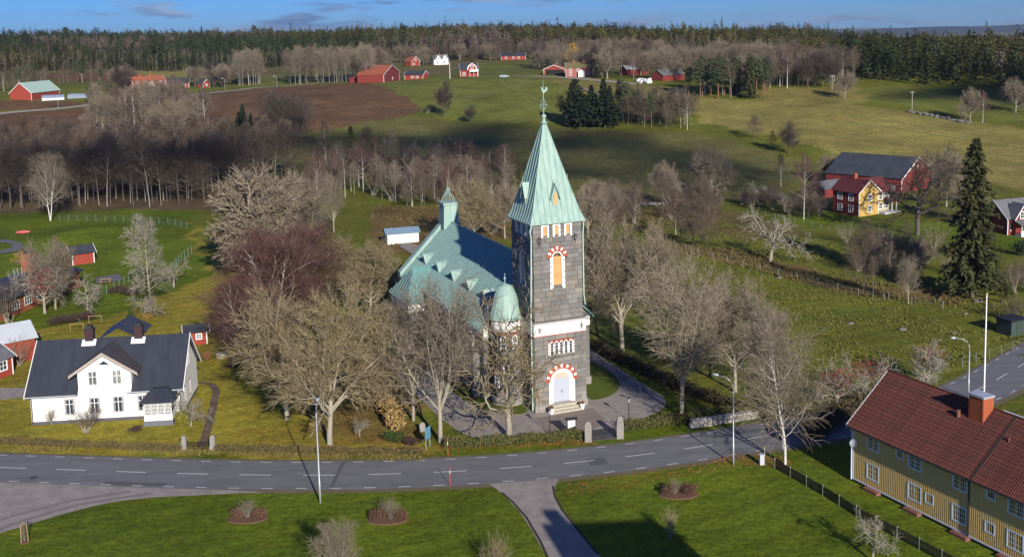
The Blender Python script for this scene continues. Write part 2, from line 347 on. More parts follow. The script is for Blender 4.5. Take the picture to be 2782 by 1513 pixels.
mb = MB()                                                  # dusty gravel shoulder under the asphalt edge
for i in range(len(cen)):
    for d in (-hw-.75, hw+.4): mb.v.append((cen[i, 0]+nor[i, 0]*d, cen[i, 1]+nor[i, 1]*d, .008))
for i in range(len(cen)-1): mb.f.append((2*i, 2*i+2, 2*i+3, 2*i+1))
tag(mb.build('road_shoulder', M('dusty_verge', (.17, .13, .085), (.10, .09, .04), .8, .95, .5, 10)), kind='structure')
def dash(s0, s1, off, wd=.1):
    mb = MB()
    for s in np.linspace(s0, s1, 3):
        p, tt, nn = road_at(s)
        for d in (off-wd/2, off+wd/2): mb.v.append((p[0]+nn[0]*d, p[1]+nn[1]*d, .021))
    mb.f += [(0, 2, 3, 1), (2, 4, 5, 3)]; mb.build('lane_dash', paint, road)
s_ref = float(np.interp(-20, cen[:, 0], arc))
for k in range(-14, 24):
    s = s_ref+k*6.05
    if 3 < s < arc[-1]-3: dash(s, s+3, 0, .11)
for k in range(-26, 46):
    for off in (-HWR, HWR):
        s = s_ref+k*3.02+(0 if off < 0 else 1.1)
        if 3 < s < arc[-1]-3: dash(s, s+1.0, off)
mc = gp(*S2(192/2.113, 850+945/2.113)); tag(MB().lathe([(0, .026), (.33, .026), (.36, .02)], 16).build('manhole_cover', M('cast_iron_cover', (.06, .058, .055), rough=.7), loc=(mc[0], mc[1], 0)), 'round dark manhole cover in the road at the left', 'manhole')
# gravel yard of the church with grass islands, drives and paths
sheet('gravel_yard', smooth_closed([(940, 860), (985, 930), (1060, 1005), (1105, 1050), (1185, 1106), (1300, 1102), (1480, 1090), (1565, 1072), (1705, 1018), (1600, 955), (1488, 880), (1440, 850), (1200, 830), (1030, 800)], 2), gravel, .008)
sheet('grass_island', smooth_closed([(1085, 900), (1130, 975), (1170, 1010), (1235, 1036), (1300, 1044), (1330, 1036), (1325, 1012), (1250, 1000), (1180, 940), (1120, 870)], 2), lawnm, .05, th=.06)
sheet('grass_island', smooth_closed([(1470, 905), (1515, 920), (1562, 958), (1555, 985), (1520, 1003), (1478, 1008), (1465, 960)], 2), lawnm, .05, th=.06)
sheet('gate_apron', [(1475, 1112), (1560, 1102), (1562, 1070), (1478, 1086)], asph_old, .012)
sheet('paved_forecourt', [(1350, 1052), (1490, 1026), (1530, 1060), (1480, 1086), (1375, 1092)], M('forecourt_setts', (.24, .20, .175), (.17, .14, .12), 1.5, .95, .6, 14), .013)
sheet('gravel_drive', smooth_closed([(1215, 1206), (1410, 1196), (1392, 1230), (1408, 1275), (1500, 1390), (1660, 1560), (1480, 1600), (1385, 1420), (1320, 1300), (1262, 1238)], 1), gravel, .010)
sheet('gravel_turnout', smooth_closed([(-160, 1205), (240, 1222), (700, 1236), (560, 1242), (330, 1253), (200, 1280), (60, 1322), (-160, 1390)], 1), gravel, .011)
sheet('gravel_drive', smooth_closed([(-120, 985), (60, 972), (110, 985), (60, 1002), (-120, 1010)], 1), gravel, .006)
sheet('tarmac_track', [(-40, 604), (20, 604), (52, 611), (62, 624), (50, 634), (0, 640), (-40, 640), (-40, 633), (0, 632), (28, 626), (32, 618), (15, 612), (-40, 612)], asph_old, .05)
sheet('gravel_path', [(1020, 612), (1050, 618), (1075, 650), (1060, 660), (1035, 640), (1005, 622)], gravel, .05)
sheet('asphalt_yard', [(238, 700), (300, 690), (310, 706), (245, 716)], asph_old, .02)
def ribbon(name, pts, wd, mat, dz=.07, **k):
    P = np.array(VP(pts)); q = [];  mb = MB()
    for i in range(len(P)-1):
        for tq in np.linspace(0, 1, 8, endpoint=False): q.append(P[i]*(1-tq)+P[i+1]*tq)
    q.append(P[-1]); q = np.array(q); tg = np.gradient(q, axis=0)
    for i in range(len(q)):
        nn = np.array([-tg[i, 1], tg[i, 0]]); nn /= np.linalg.norm(nn)
        for d in (-wd/2, wd/2):
            x, y = q[i, :2]+nn*d; mb.v.append((x, y, float(terr(x, y))+dz))
    for i in range(len(q)-1): mb.f.append((2*i, 2*i+2, 2*i+3, 2*i+1))
    return tag(mb.build(name, mat), kind='structure', **k)
lane_m = M('pale_lane', (.33, .30, .26), (.25, .22, .19), .6, .95)
ribbon('country_lane', [(-60, 296), (0, 287), (100, 278), (215, 266), (330, 256)], 4.2, lane_m, .12)
ribbon('country_lane', [(450, 243), (520, 236), (600, 228), (690, 219), (800, 210), (860, 207)], 4.2, lane_m, .12)
ribbon('country_lane', [(1290, 193), (1400, 195), (1500, 203), (1600, 212)], 4, lane_m, .12)
# garden path of sleepers
gpth = tag(empty('garden_path', gp(530, 1040)), kind='structure'); gl = gpth.location.copy()
pp = np.array(VP([(503, 962), (535, 968), (545, 985), (535, 1030), (522, 1080), (508, 1128)])); sl_ = np.linalg.norm(np.diff(pp[:, :2], axis=0), axis=1); ar = np.concatenate([[0], np.cumsum(sl_)])
pm = MB().box(-.42, .42, -.1, .1, 0, .05).mesh('plank', M('sleeper_wood', (.10, .07, .05), (.06, .045, .035), 4, .9, rand=.3))
for s in np.arange(0, ar[-1], .36):
    x, y = np.interp(s, ar, pp[:, 0]), np.interp(s, ar, pp[:, 1]); x2, y2 = np.interp(s+.2, ar, pp[:, 0]), np.interp(s+.2, ar, pp[:, 1])
    link('plank', pm, gpth, loc=(x-gl[0], y-gl[1], .01), rot=(0, 0, math.atan2(y2-y, x2-x)-math.pi/2))

edge_soil = M('dug_edge', (.055, .04, .028), (.035, .028, .02), 3, .95)
for pts in ([(1262, 1238), (1290, 1262), (1325, 1302), (1360, 1362), (1388, 1424)], [(1391, 1222), (1396, 1248), (1414, 1282), (1452, 1330), (1505, 1394)]): ribbon('lawn_edge', pts, .22, edge_soil, .013)
ribbon('wheel_track', [(-60, 1325), (60, 1290), (180, 1258), (330, 1236)], .5, M('compacted_gravel', (.17, .15, .137), (.22, .195, .178), 2, .95), .0155); ribbon('wheel_track', [(-60, 1352), (60, 1308), (200, 1268), (380, 1240)], .5, M('compacted_gravel', (.17, .15, .137)), .0155)

patchm = M('asphalt_repair', (.105, .105, .112), (.085, .086, .092), 2, .85, .2, 25)
for s0, s1, o0, o1 in ((s_ref+26.5, s_ref+28.2, -1.2, .5), (s_ref-18, s_ref-12, -3.0, -2.2), (s_ref+40, s_ref+47, 1.4, 2.1), (s_ref+3, s_ref+3.35, -3.2, 3.2)):
    mb = MB()
    for s in np.linspace(s0, s1, 5):
        p, tt, nn = road_at(s)
        for d in (o0, o1): mb.v.append((p[0]+nn[0]*d, p[1]+nn[1]*d, .0185))
    mb.f += [(2*i, 2*i+2, 2*i+3, 2*i+1) for i in range(4)]; mb.build('repair_patch', patchm, road)
trk = M('tractor_track', (.20, .195, .06), (.15, .155, .045), .5, .95)
for pts in ([(1080, 275), (1180, 245), (1280, 222), (1330, 205)], [(1090, 278), (1190, 248), (1290, 224), (1338, 207)], [(1400, 282), (1330, 240), (1270, 215), (1255, 200)], [(1800, 262), (2000, 276), (2200, 300), (2500, 345)], [(1850, 285), (2050, 300), (2250, 322), (2560, 372)], [(1950, 318), (2150, 340), (2400, 372), (2576, 398)], [(2100, 345), (2300, 365), (2576, 415)]): ribbon('tractor_track', pts, .7, trk, .06)
# ================================================================ CHURCH
rnd = random.Random(7)
stoneA = M('tower_granite', (.225, .215, .20), (.130, .126, .12), .55, .9, .5, 7, rand=.2, vec='World', stretch=(1, 1, .6))
stoneB = M('warm_granite', (.25, .215, .18), (.165, .147, .13), .6, .9, .5, 7, rand=.18, vec='World', stretch=(1, 1, .6))
def bevbox(name, mat, bv=.02):   # unit block, front edges chamfered, shared by all stones
    mb = MB(); a = .5; c = .46
    P = [(-a, .5, -a), (a, .5, -a), (a, .5, a), (-a, .5, a), (-a, -.35, -a), (a, -.35, -a), (a, -.35, a), (-a, -.35, a), (-c, -.5, -c), (c, -.5, -c), (c, -.5, c), (-c, -.5, c)]
    mb.add(P, [(0, 4, 5, 1)[::-1], (1, 5, 6, 2)[::-1], (2, 6, 7, 3)[::-1], (3, 7, 4, 0)[::-1], (4, 8, 9, 5)[::-1], (5, 9, 10, 6)[::-1], (6, 10, 11, 7)[::-1], (7, 11, 8, 4)[::-1], (8, 11, 10, 9)[::-1]])
    return mb.mesh(name, mat)
blkA = bevbox('stone_block', stoneA); blkB = bevbox('stone_block', stoneB)
CA = gp(*S2(1456, 1122)); AL = R_(22)
church = empty('church', (CA[0], CA[1], 0), AL, 'grey granite church with tall copper spire and steep green copper roof', 'church')
TX, TY = 2.98, 3.05
# --- tower core (blocks stand .25 proud of it on the two faces seen)
tw = MB().box(.25, 6.0, .25, 6.1, 0, 9.7).box(.42, 5.80, .42, 5.93, 9.7, 20.25).build('tower_wall', granite_dk, church)
NBLK = [0]; stuff_blocks = []
def course_blocks(fc, a0, a1, z0, z1, d_in, openings, parent, h=(.42, .62), l=(.7, 1.5), rough=0., rows=None, limit=300):
    z = z0
    while z < z1-.05:
        hh = min(rnd.uniform(*h), z1-z)
        if z1-z-hh < .2: hh = z1-z
        spans = [(a0, a1)]
        for (oc, hwf, ob, ot) in openings:      # opening: centre, half-width function, bottom, top
            if z+hh*.5 < ob or z+hh*.5 > ot: continue
            hw_ = hwf(z+hh*.5); ns = []
            for s0, s1 in spans:
                if oc+hw_ <= s0 or oc-hw_ >= s1: ns.append((s0, s1)); continue
                if oc-hw_ > s0+.03: ns.append((s0, oc-hw_))
                if oc+hw_ < s1-.03: ns.append((oc+hw_, s1))
            spans = ns
        for s0, s1 in spans:
            a = s0
            while a < s1-.01:
                ll = rnd.uniform(*l)
                if s1-a-ll < .35: ll = s1-a
                ll = min(ll, s1-a)
                out = .02+rnd.uniform(0, rough); dd = d_in+out
                ox, oy, ex, ey, nx_, ny_ = fc; ac = a+ll/2
                cx_, cy_ = ox+ex*ac+nx_*(dd/2-d_in), oy+ey*ac+ny_*(dd/2-d_in)
                rz = math.atan2(ey, ex) if (ex*ny_-ey*nx_) < 0 else math.atan2(-ey, -ex)
                stuff = NBLK[0] >= limit
                if not stuff:
                    link('stone_block', blkB if rnd.random() < .22 else blkA, parent, loc=(cx_, cy_, z+hh/2), rot=(rnd.uniform(-1, 1)*rough*.5, 0, rz+rnd.uniform(-1, 1)*rough*.5), scale=(ll-.014, dd, hh-.014)); NBLK[0] += 1
                else: stuff_blocks.append((fc, a+.007, a+ll-.007, -d_in+.002, out, z+.007, z+hh-.007))
                a += ll
        z += hh
FR = F_front(0); FRu = F_front(.17); LF = F_left(0); LFu = F_left(.17)
circ = lambda zc, r, w0: (lambda z: w0 if z < zc else math.sqrt(max(r*r-(z-zc)**2, 0)))
DC, WC = 3.08, 2.78
op_low = [(DC, circ(3.1, 1.72, 1.5), .72, 4.82), (3.1, lambda z: 1.5, 5.93, 7.85), (3.0, lambda z: 9, 8.2, 9.76)]
course_blocks(FR, 0, 6.0, .72, 9.7, .25, op_low, tw)
op_up = [(WC+.13, circ(16.45, 1.12, .88), 13.1, 17.57)]+[(c, lambda z: .45, 18.68, 20.16) for c in (1.57, 2.89, 4.23)]
course_blocks(FRu, .17, 5.80, 9.78, 20.0, .25, op_up, tw)
op_l = [(3.1, circ(16.45, .95, .72), 13.1, 17.4)]+[(c, lambda z: .43, 18.68, 20.16) for c in (1.7, 3.05, 4.4)]
course_blocks(LFu, .42, 5.93, 10, 20.0, .25, op_l, tw, h=(.35, .6), l=(.5, 1.0), rough=.10, limit=300)
course_blocks(LF, .25, 6.1, .7, 9.7, .25, [(3, lambda z: 9, 8.2, 9.76)], tw, h=(.4, .6), l=(.6, 1.2), rough=.06)
mb = MB()
for q in stuff_blocks: mb.fbox(*q)
if stuff_blocks: tag(mb.build('stonework', stoneA, tw), kind='stuff')
# plinth, band, dentils
MB().box(-.08, 6.10, -.09, 6.2, -.2, .62).add([(-.08, -.09, .62), (6.1, -.09, .62), (6.1, 6.2, .62), (-.08, 6.2, .62), (.02, .02, .74), (6, .02, .74), (6, 6.1, .74), (.02, 6.1, .74)], [(0, 1, 5, 4), (1, 2, 6, 5), (2, 3, 7, 6), (3, 0, 4, 7)]).build('plinth', stonegrey, church)
bnd = MB().box(-.03, 6.03, -.03, 6.13, 8.27, 9.42).build('plaster_band', white, church)
MB().box(-.06, 6.06, -.06, 6.16, 8.19, 8.268).build('brick_course', brickred, bnd)
MB().box(-.05, 6.05, -.05, 6.15, 9.422, 9.56).build('brick_course', brickred, bnd)
dm = MB().box(-.11, .11, -.06, .06, 0, .17).mesh('dentil', trimw)
for k in range(19): link('dentil', dm, bnd, loc=(.16+k*.315, -.075, 9.43))
for k in range(19): link('dentil', dm, bnd, loc=(-.075, .16+k*.315, 9.43), rot=(0, 0, math.pi/2))
MB().box(-.1, 6.1, -.1, 6.2, 9.6, 9.72).build('string_course', stonegrey, bnd)
fz = MB().box(.12, 5.85, .12, 6.0, 20.0, 20.1).build('brick_frieze', brickred, church)
for k in range(20): link('dentil', dm, fz, loc=(.3+k*.285, .10, 20.08))
for k in range(20): link('dentil', dm, fz, loc=(.10, .3+k*.29, 20.08), rot=(0, 0, math.pi/2))
MB().box(.14, 5.83, .14, 5.97, 20.1, 20.25).build('cornice', trimw, fz)
# ornamental iron wall anchors
def anchor(parent, fc, a, z, s=1.):
    ox, oy, ex, ey, nx_, ny_ = fc; q = lambda u, v: (ox+ex*(a+u*s)+nx_*.09, oy+ey*(a+u*s)+ny_*.09, z+v*s); mb = MB()
    mb.tube([q(0, -.55), q(0, .55)], .035*s, 4)
    for sg in (-1, 1): mb.tube([q(0, -.25), q(sg*.22, 0), q(sg*.26, .2), q(sg*.15, .32), q(sg*.04, .22), q(sg*.08, .12)], .03*s, 4)
    mb.build('wall_anchor', iron, parent)
for a_, z_ in ((.85, 18.35), (4.98, 18.4)): anchor(church, FRu, a_, z_)
for a_, z_ in ((.63, 8.85), (5.5, 8.85)): anchor(church, F_front(-.03), a_, z_, .72)
# arch pieces
def ringpts(c, zc, r0, r1, t0, t1, n=3):
    return [(c+r1*math.cos(t0+(t1-t0)*i/n), zc+r1*math.sin(t0+(t1-t0)*i/n)) for i in range(n+1)]+[(c+r0*math.cos(t1+(t0-t1)*i/n), zc+r0*math.sin(t1+(t0-t1)*i/n)) for i in range(n+1)]
def vous(parent, fc, c, zc, r0, r1, k, d0, d1, start_red=True):     # alternating red brick and white stone voussoirs
    n_ = 2*k+1
    for i in range(n_):
        f = .62 if i % 2 else 1.0
        t0 = sum(.62 if j % 2 else 1. for j in range(i)); T = sum(.62 if j % 2 else 1. for j in range(n_))
        a0, a1 = math.pi*(1-t0/T), math.pi*(1-(t0+f)/T)
        if i % 2:
            MB().fprism(fc, ringpts(c, zc, r0+(r1-r0)*.28, r1-(r1-r0)*.12, a1, a0), d0, d1+.012).build('voussoir', trimw, parent)
            MB().fprism(fc, ringpts(c, zc, r0, r0+(r1-r0)*.27, a1, a0), d0, d1).build('voussoir', brickred, parent)
        else: MB().fprism(fc, ringpts(c, zc, r0, r1, a1, a0), d0, d1).build('voussoir', brickred, parent)
def jamb(parent, fc, c, w0, w1, z0, z1, d0, d1, hw_=.52, hr=.09):    # white quoins with thin brick courses
    for sg in (-1, 1):
        z = z0; k = 0
        while z < z1-.01:
            h = min(hr if k % 2 else hw_, z1-z); a0, a1 = sorted((c+sg*w0, c+sg*w1))
            MB().fbox(fc, a0, a1, d0, d1+(-.01 if k % 2 else 0), z, z+h-.004).build('quoin', brickred if k % 2 else trimw, parent); z += h; k += 1
wood = M('new_pine_board', (.62, .36, .15), (.50, .27, .10), 2.2, .7, .1, 8, stretch=(1, 1, 7), rand=.12)
greyd = M('blue_grey_door_paint', (.46, .49, .57), (.40, .43, .51), 3, .6)
# portal
port = MB().fprism(FR, ringpts(DC, 3.1, 1.28, 1.36, 0, math.pi, 16), -.2, .06).build('portal', trimw, church)
for r0, r1, dd in ((1.18, 1.30, .05), (1.06, 1.18, -.04), (.94, 1.06, -.12)):
    MB().fprism(FR, ringpts(DC, 3.1, r0, r1, 0, math.pi, 18), -.24, dd).build('arch_moulding', trimw, port)
    for sg in (-1, 1):
        a0, a1 = sorted((DC+sg*r0, DC+sg*r1)); MB().fbox(FR, a0, a1, -.24, dd, .75, 3.1).build('jamb', trimw, port)
for sg in (-1, 1):
    a0, a1 = sorted((DC+sg*1.302, DC+sg*1.52)); MB().fbox(FR, a0, a1, -.24, .06, .72, 3.1).build('jamb', white, port)
vous(port, FR, DC, 3.1, 1.37, 1.88, 7, -.1, .07)
MB().fprism(FR, [(DC-.94, 3.36)]+[(DC+.94*math.cos(t), 3.1+.94*math.sin(t)) for t in np.linspace(math.pi*.91, math.pi*.09, 14)]+[(DC+.94, 3.36)], -.24, -.2).build('tympanum', M('sand_stone', (.50, .42, .33), rough=.9), port)
door = MB().fbox(FR, DC-.94, DC+.94, -.25, -.21, .75, 3.36).build('door', greyd, church)
dp = MB().box(-.06, .06, 0, .03, 0, 2.58).mesh('door_plank', greyd)
for k in range(14): link('door_plank', dp, door, loc=(DC-.87+k*.134, .185, .77))
MB().box(DC+.03, DC+.09, .12, .18, 1.75, 2.05).build('door_handle', iron, door)
st = MB(); 
for k in range(3): st.box(DC-1.42-k*.12, DC+1.42+k*.12, -.55-k*.34, -.1, -.05+.0, .70-k*.235)
for k in range(3): MB().box(DC-1.42-k*.12, DC+1.42+k*.12, -.55-k*.34, -.10-(.45 if k == 1 else .79 if k == 2 else 0), -.05, .70-k*.235).build('step', M('step_granite', (.44, .40, .32), (.34, .31, .25), 2, .9, .2), church)
# five little arched windows
for k in range(5):
    c = 1.98+k*.55+.02
    wn = MB().fprism(FR, ringpts(c, 7.28, .155, .25, 0, math.pi, 8), -.2, .03).build('window', trimw, church)
    for sg in (-1, 1): a0, a1 = sorted((c+sg*.155, c+sg*.275)); MB().fbox(FR, a0, a1, -.2, .04, 6.12, 7.28).build('column', trimw, wn)
    MB().fbox(FR, c-.15, c+.15, -.245, -.225, 6.15, 7.42).build('pane', glass, wn)
    f = MB()
    for z_ in (6.4, 6.7, 7.0, 7.28): f.fbox(FR, c-.15, c+.15, -.22, -.2, z_-.02, z_+.02)
    f.build('glazing_bar', trimw, wn)
    MB().fprism(FR, ringpts(c, 7.28, .26, .40, .12, math.pi-.12, 8), -.1, .07).build('brick_arch', brickred, wn)
MB().fbox(FR, 1.6, 4.6, -.1, .1, 5.93, 6.1).build('window_sill', stonegrey, church)
jw = MB().fbox(FR, 1.58, 1.7, -.245, -.24, 6, 7.4).build('window_surround', trimw, church); jamb(jw, FR, 3.1, 1.32, 1.52, 6.1, 7.5, -.2, .055, .25, .09)
# belfry lancets (front, left)
def belfry(fc, c, sc_=1.):
    w_ = .50; zc = 16.48
    bw = MB().fprism(fc, ringpts(c, zc, w_+.0, w_+.13, 0, math.pi, 14), -.2, .02).build('belfry_window', trimw, church)
    for sg in (-1, 1): a0, a1 = sorted((c+sg*w_, c+sg*(w_+.13))); MB().fbox(fc, a0, a1, -.2, .02, 13.25, zc).build('jamb', trimw, bw)
    for k in range(12): MB().fbox(fc, c-w_, c+w_, -.235, -.2+.006*(k % 3), 13.5+k*.255, 13.5+(k+1)*.255-.012).build('shutter_board', wood, bw)
    MB().fprism(fc, [(c+w_*math.cos(t), zc+.08+w_*.95*math.sin(t)) for t in np.linspace(0, math.pi, 12)], -.24, -.225).build('pane', glass, bw)
    for t in (0.25, .5, .75): MB().tube([(fc[0]+fc[2]*c-fc[4]*.21, fc[1]+fc[3]*c-fc[5]*.21, zc+.08), (fc[0]+fc[2]*(c+w_*math.cos(t*math.pi))-fc[4]*.21, fc[1]+fc[3]*(c+w_*math.cos(t*math.pi))-fc[5]*.21, zc+.08+w_*.92*math.sin(t*math.pi))], .025, 4).build('glazing_bar', wood, bw)
    vous(bw, fc, c, 16.5, .64, 1.2*sc_, 5, -.1, .05)
    jamb(bw, fc, c, .64, .86, 13.12, 16.5, -.2, .04)
    MB().fbox(fc, c-.9, c+.9, -.2, .1, 13.0, 13.12).build('window_sill', stonegrey, bw)
belfry(FRu, WC+.13); belfry(LFu, 3.1, .9)
for fc, cs in ((FRu, (1.57, 2.89, 4.23)), (LFu, (1.7, 3.05, 4.4))):
    for c in cs:
        tw_ = MB().fbox(fc, c-.44, c-.24, -.2, .04, 18.72, 20.0).fbox(fc, c+.24, c+.44, -.2, .04, 18.72, 20.0).fbox(fc, c-.24, c+.24, -.2, .04, 19.86, 20.0).build('top_window', trimw, church)
        for k in range(5): MB().fbox(fc, c-.24, c+.24, -.23, -.2+.006*(k % 2), 18.85+k*.2, 18.85+(k+1)*.2-.012).build('shutter_board', wood, tw_)
        MB().fbox(fc, c-.46, c+.46, -.2, .08, 18.62, 18.72).build('window_sill', stonegrey, tw_)
# --- spire: bell-cast square pyramid with standing seams
prof = [(3.14, 20.22), (3.05, 20.42), (2.80, 21.0), (2.52, 21.9), (2.2, 23.0), (.14, 30.45)]
cx_, cy_ = 2.985, 3.05
mb = MB()
for h, z in prof: mb.v += [(cx_-h, cy_-h, z), (cx_+h, cy_-h, z), (cx_+h, cy_+h, z), (cx_-h, cy_+h, z)]
for j in range(len(prof)-1):
    for i in range(4): mb.f.append((4*j+i, 4*j+(i+1) % 4, 4*j+4+(i+1) % 4, 4*j+4+i))
mb.f.append((3, 2, 1, 0)); spire = mb.build('spire', copper, church)
def seam_path(s, q):    # points of a seam at sideways offset s on face q, up to the hip
    pts = []
    for j in range(len(prof)):
        h, z = prof[j]
        if h <= abs(s)+.01:
            h0, z0 = prof[j-1]; k = (h0-abs(s))/(h0-h); pts.append((abs(s), z0+(z-z0)*k)); break
        pts.append((h, z))
    out = []
    for h, z in pts:
        x, y = ((s, -h-.02), (h+.02, s), (-s, h+.02), (-h-.02, -s))[q]; out.append((cx_+x, cy_+y, z+.01))
    return out
for q in range(4):
    for s in np.linspace(-2.6, 2.6, 9):
        p = seam_path(s, q)
        if len(p) > 1: MB().tube(p, .04, 4, False).build('standing_seam', copper, spire)
for i, (sx, sy) in enumerate(((-1, -1), (1, -1), (1, 1), (-1, 1))): MB().tube([(cx_+sx*h, cy_+sy*h, z+.01) for h, z in prof], .05, 5, False).build('hip_roll', copper, spire)
MB().box(cx_-3.2, cx_+3.2, cy_-3.2, cy_+3.2, 20.12, 20.23).build('eave_gutter', copper, spire)
for q in range(4):       # spire dormers
    Rm = lambda x, y: ((cx_+x, cy_+y), (cx_-y, cy_+x), (cx_-x, cy_-y), (cx_+y, cy_-x))[q]
    P = lambda x, y, z: (*Rm(x, y), z)
    d = MB().add([P(-.36, -2.55, 21.75), P(.36, -2.55, 21.75), P(.36, -2.5, 22.9), P(0, -2.5, 24.05), P(-.36, -2.5, 22.9), P(-.36, -1.2, 21.75), P(.36, -1.2, 21.75), P(.36, -1.2, 22.9), P(0, -1.2, 24.05), P(-.36, -1.2, 22.9)], [(0, 1, 2, 3, 4), (1, 6, 7, 2), (0, 4, 9, 5), (2, 7, 8, 3), (3, 8, 9, 4)]).build('spire_dormer', copper, spire)
    for sg in (-1, 1): MB().hexa([P(sg*.55, -2.68, 22.55), P(0, -2.68, 24.15), P(0, -1.0, 24.15), P(sg*.55, -1.0, 22.55), P(sg*.60, -2.68, 22.6), P(0, -2.68, 24.27), P(0, -1.0, 24.27), P(sg*.60, -1.0, 22.6)]).build('dormer_roof', copper, d)
    MB().add([P(-.17, -2.58, 22.0), P(.17, -2.58, 22.0), P(.17, -2.58, 23.1), P(0, -2.58, 23.4), P(-.17, -2.58, 23.1)], [(0, 1, 2, 3, 4)]).build('shutter', wood, d)
    MB().tube([P(0, -2.6, 24.2), P(0, -2.6, 24.8)], .03, 4).build('pinnacle', copper, d)
fin = MB().lathe([(.14, 30.4), (.42, 30.42), (.45, 30.5), (.2, 30.58), (.16, 30.95), (.26, 31.05), (.28, 31.2), (.2, 31.33), (.05, 31.38), (.035, 33.6), (.012, 35.0)], 10, (cx_, cy_, 0)).build('finial', copper, spire, True)
mb = MB()
for sg in (-1, 1):
    mb.tube([(cx_, cy_, 31.7), (cx_+sg*.22, cy_, 32.0), (cx_+sg*.33, cy_, 32.35), (cx_+sg*.2, cy_, 32.75), (cx_, cy_, 33.0)], .022, 4)
    mb.tube([(cx_, cy_, 31.7), (cx_, cy_+sg*.22, 32.0), (cx_, cy_+sg*.33, 32.35), (cx_, cy_+sg*.2, 32.75), (cx_, cy_, 33.0)], .022, 4)
mb.tube([(cx_-.5, cy_, 32.35), (cx_+.5, cy_, 32.35)], .022, 4).tube([(cx_, cy_-.5, 32.35), (cx_, cy_+.5, 32.35)], .022, 4)
mb.build('iron_cross', copper, spire)
ck = [(-.02, 33.62), (.1, 33.6), (.2, 33.72), (.34, 33.74), (.47, 33.9), (.50, 34.1), (.40, 34.25), (.25, 34.2), (.2, 34.0), (.1, 33.92), (-.02, 33.98), (-.08, 34.15), (-.16, 34.28), (-.22, 34.2), (-.28, 34.14), (-.20, 34.05), (-.18, 33.85), (-.1, 33.7)]
MB().fprism(F_front(cy_), [(cx_+a, z) for a, z in ck], -.03, .03).build('weathercock', copper, spire)
# downpipes at the tower corners
pipe = M('green_downpipe', (.42, .60, .50), rough=.5)
MB().tube([(-.05, -.1, 20.1), (-.22, -.05, 19.5), (.02, .25, 18.6), (-.16, .35, 9.9), (-.16, .45, .15)], .075, 6).build('downpipe', pipe, church)
MB().tube([(6.05, .1, 20.2), (6.0, .1, 19.6), (5.90, .05, 18.8), (5.9, .06, 12.2), (6.15, .3, 11.0)], .065, 6).build('downpipe', pipe, church)
# right hand shoulder (stair annex)
MB().box(5.9, 6.75, 3.2, 5.6, 0, 10.4).build('annex_wall', stoneA, church); MB().box(5.95, 6.95, 3.05, 5.75, -.2, .9).build('annex_plinth', stonegrey, church)
MB().add([(5.8, 3.0, 10.4), (7.0, 3.0, 10.4), (7.0, 5.8, 10.4), (5.8, 5.8, 10.4), (5.8, 3.2, 12.2), (5.8, 5.6, 12.2)], [(0, 1, 4), (1, 2, 5, 4), (2, 3, 5), (3, 2, 1, 0)]).build('annex_roof', copper, church)
# --- nave
NU0, NU1, NV0, NV1, NE, NR = -3.45, 9.4, 6.1, 36.6, 8.1, 14.9
nw = MB().box(NU0, NU1, NV0, NV1, 0, NE).fprism(F_front(NV0), [(NU0, NE), (NU1, NE), (TX, NR-.3)], -.3, 0).build('nave_wall', stoneA, church)
MB().box(NU0-.12, NU1+.12, NV0-.1, NV1+.1, -.2, .9).build('nave_plinth', stonegrey, church)
MB().box(NU0-.06, NU1+.06, NV0-.06, NV1+.06, 6.95, 8.0).build('nave_band', white, church)
ov = .55
for sg, e_ in ((-1, NU0-ov), (1, NU1+ov)):
    ze = NR-(TX-(NU0-ov)); p = [(e_, NV0-.3, ze), (TX, NV0-.3, NR), (TX, NV1, NR), (e_, NV1, ze)]
    if sg < 0: p = p[::-1]; p = [p[3], p[0], p[1], p[2]]
    mb = MB().quadslab(p if sg > 0 else [(e_, NV1, ze), (e_, NV0-.3, ze), (TX, NV0-.3, NR), (TX, NV1, NR)], .12)
    if sg > 0: mb = MB().quadslab([(e_, NV0-.3, ze), (e_, NV1, ze), (TX, NV1, NR), (TX, NV0-.3, NR)], .12)
    nroof = mb.build('nave_roof', copper_shade, church)
    sm = MB().tube([(0, 0, 0), (TX-e_, 0, NR-ze)], .055, 4, False).mesh('standing_seam', copper)
    for k in range(52): link('standing_seam', sm, nroof, loc=(e_, NV0+.0+k*.585, ze+.02))
    if sg < 0: nroofL = nroof
MB().tube([(TX, NV0-.2, NR+.03), (TX, NV1, NR+.03)], .09, 6).build('ridge_roll', copper, church)
dvs = (10.2, 15.5, 21.1, 26.8, 32.3)
for v in dvs:       # triangular roof vents
    x0, z0 = -1.75, NR-(TX+1.75); h = 1.15
    d = MB().add([(x0, v-.55, z0), (x0, v+.55, z0), (x0-.12, v, z0+h), (x0+h+.1, v, z0+h+.12)], [(0, 2, 1), (0, 3, 2), (1, 2, 3)]).build('roof_vent', copper, nroofL)
    for sg in (-1, 1): MB().quadslab([(x0-.15, v, z0+h+.05), (x0-.05, v+sg*.7, z0-.1), (x0+.95, v+sg*.7, z0+1.0), (x0+h+.2, v, z0+h+.17)][::sg], .05).build('vent_roof', copper, d)
    MB().tube([(x0-.1, v, z0+h), (x0-.1, v, z0+h+.65)], .03, 4).build('pinnacle', copper, d)
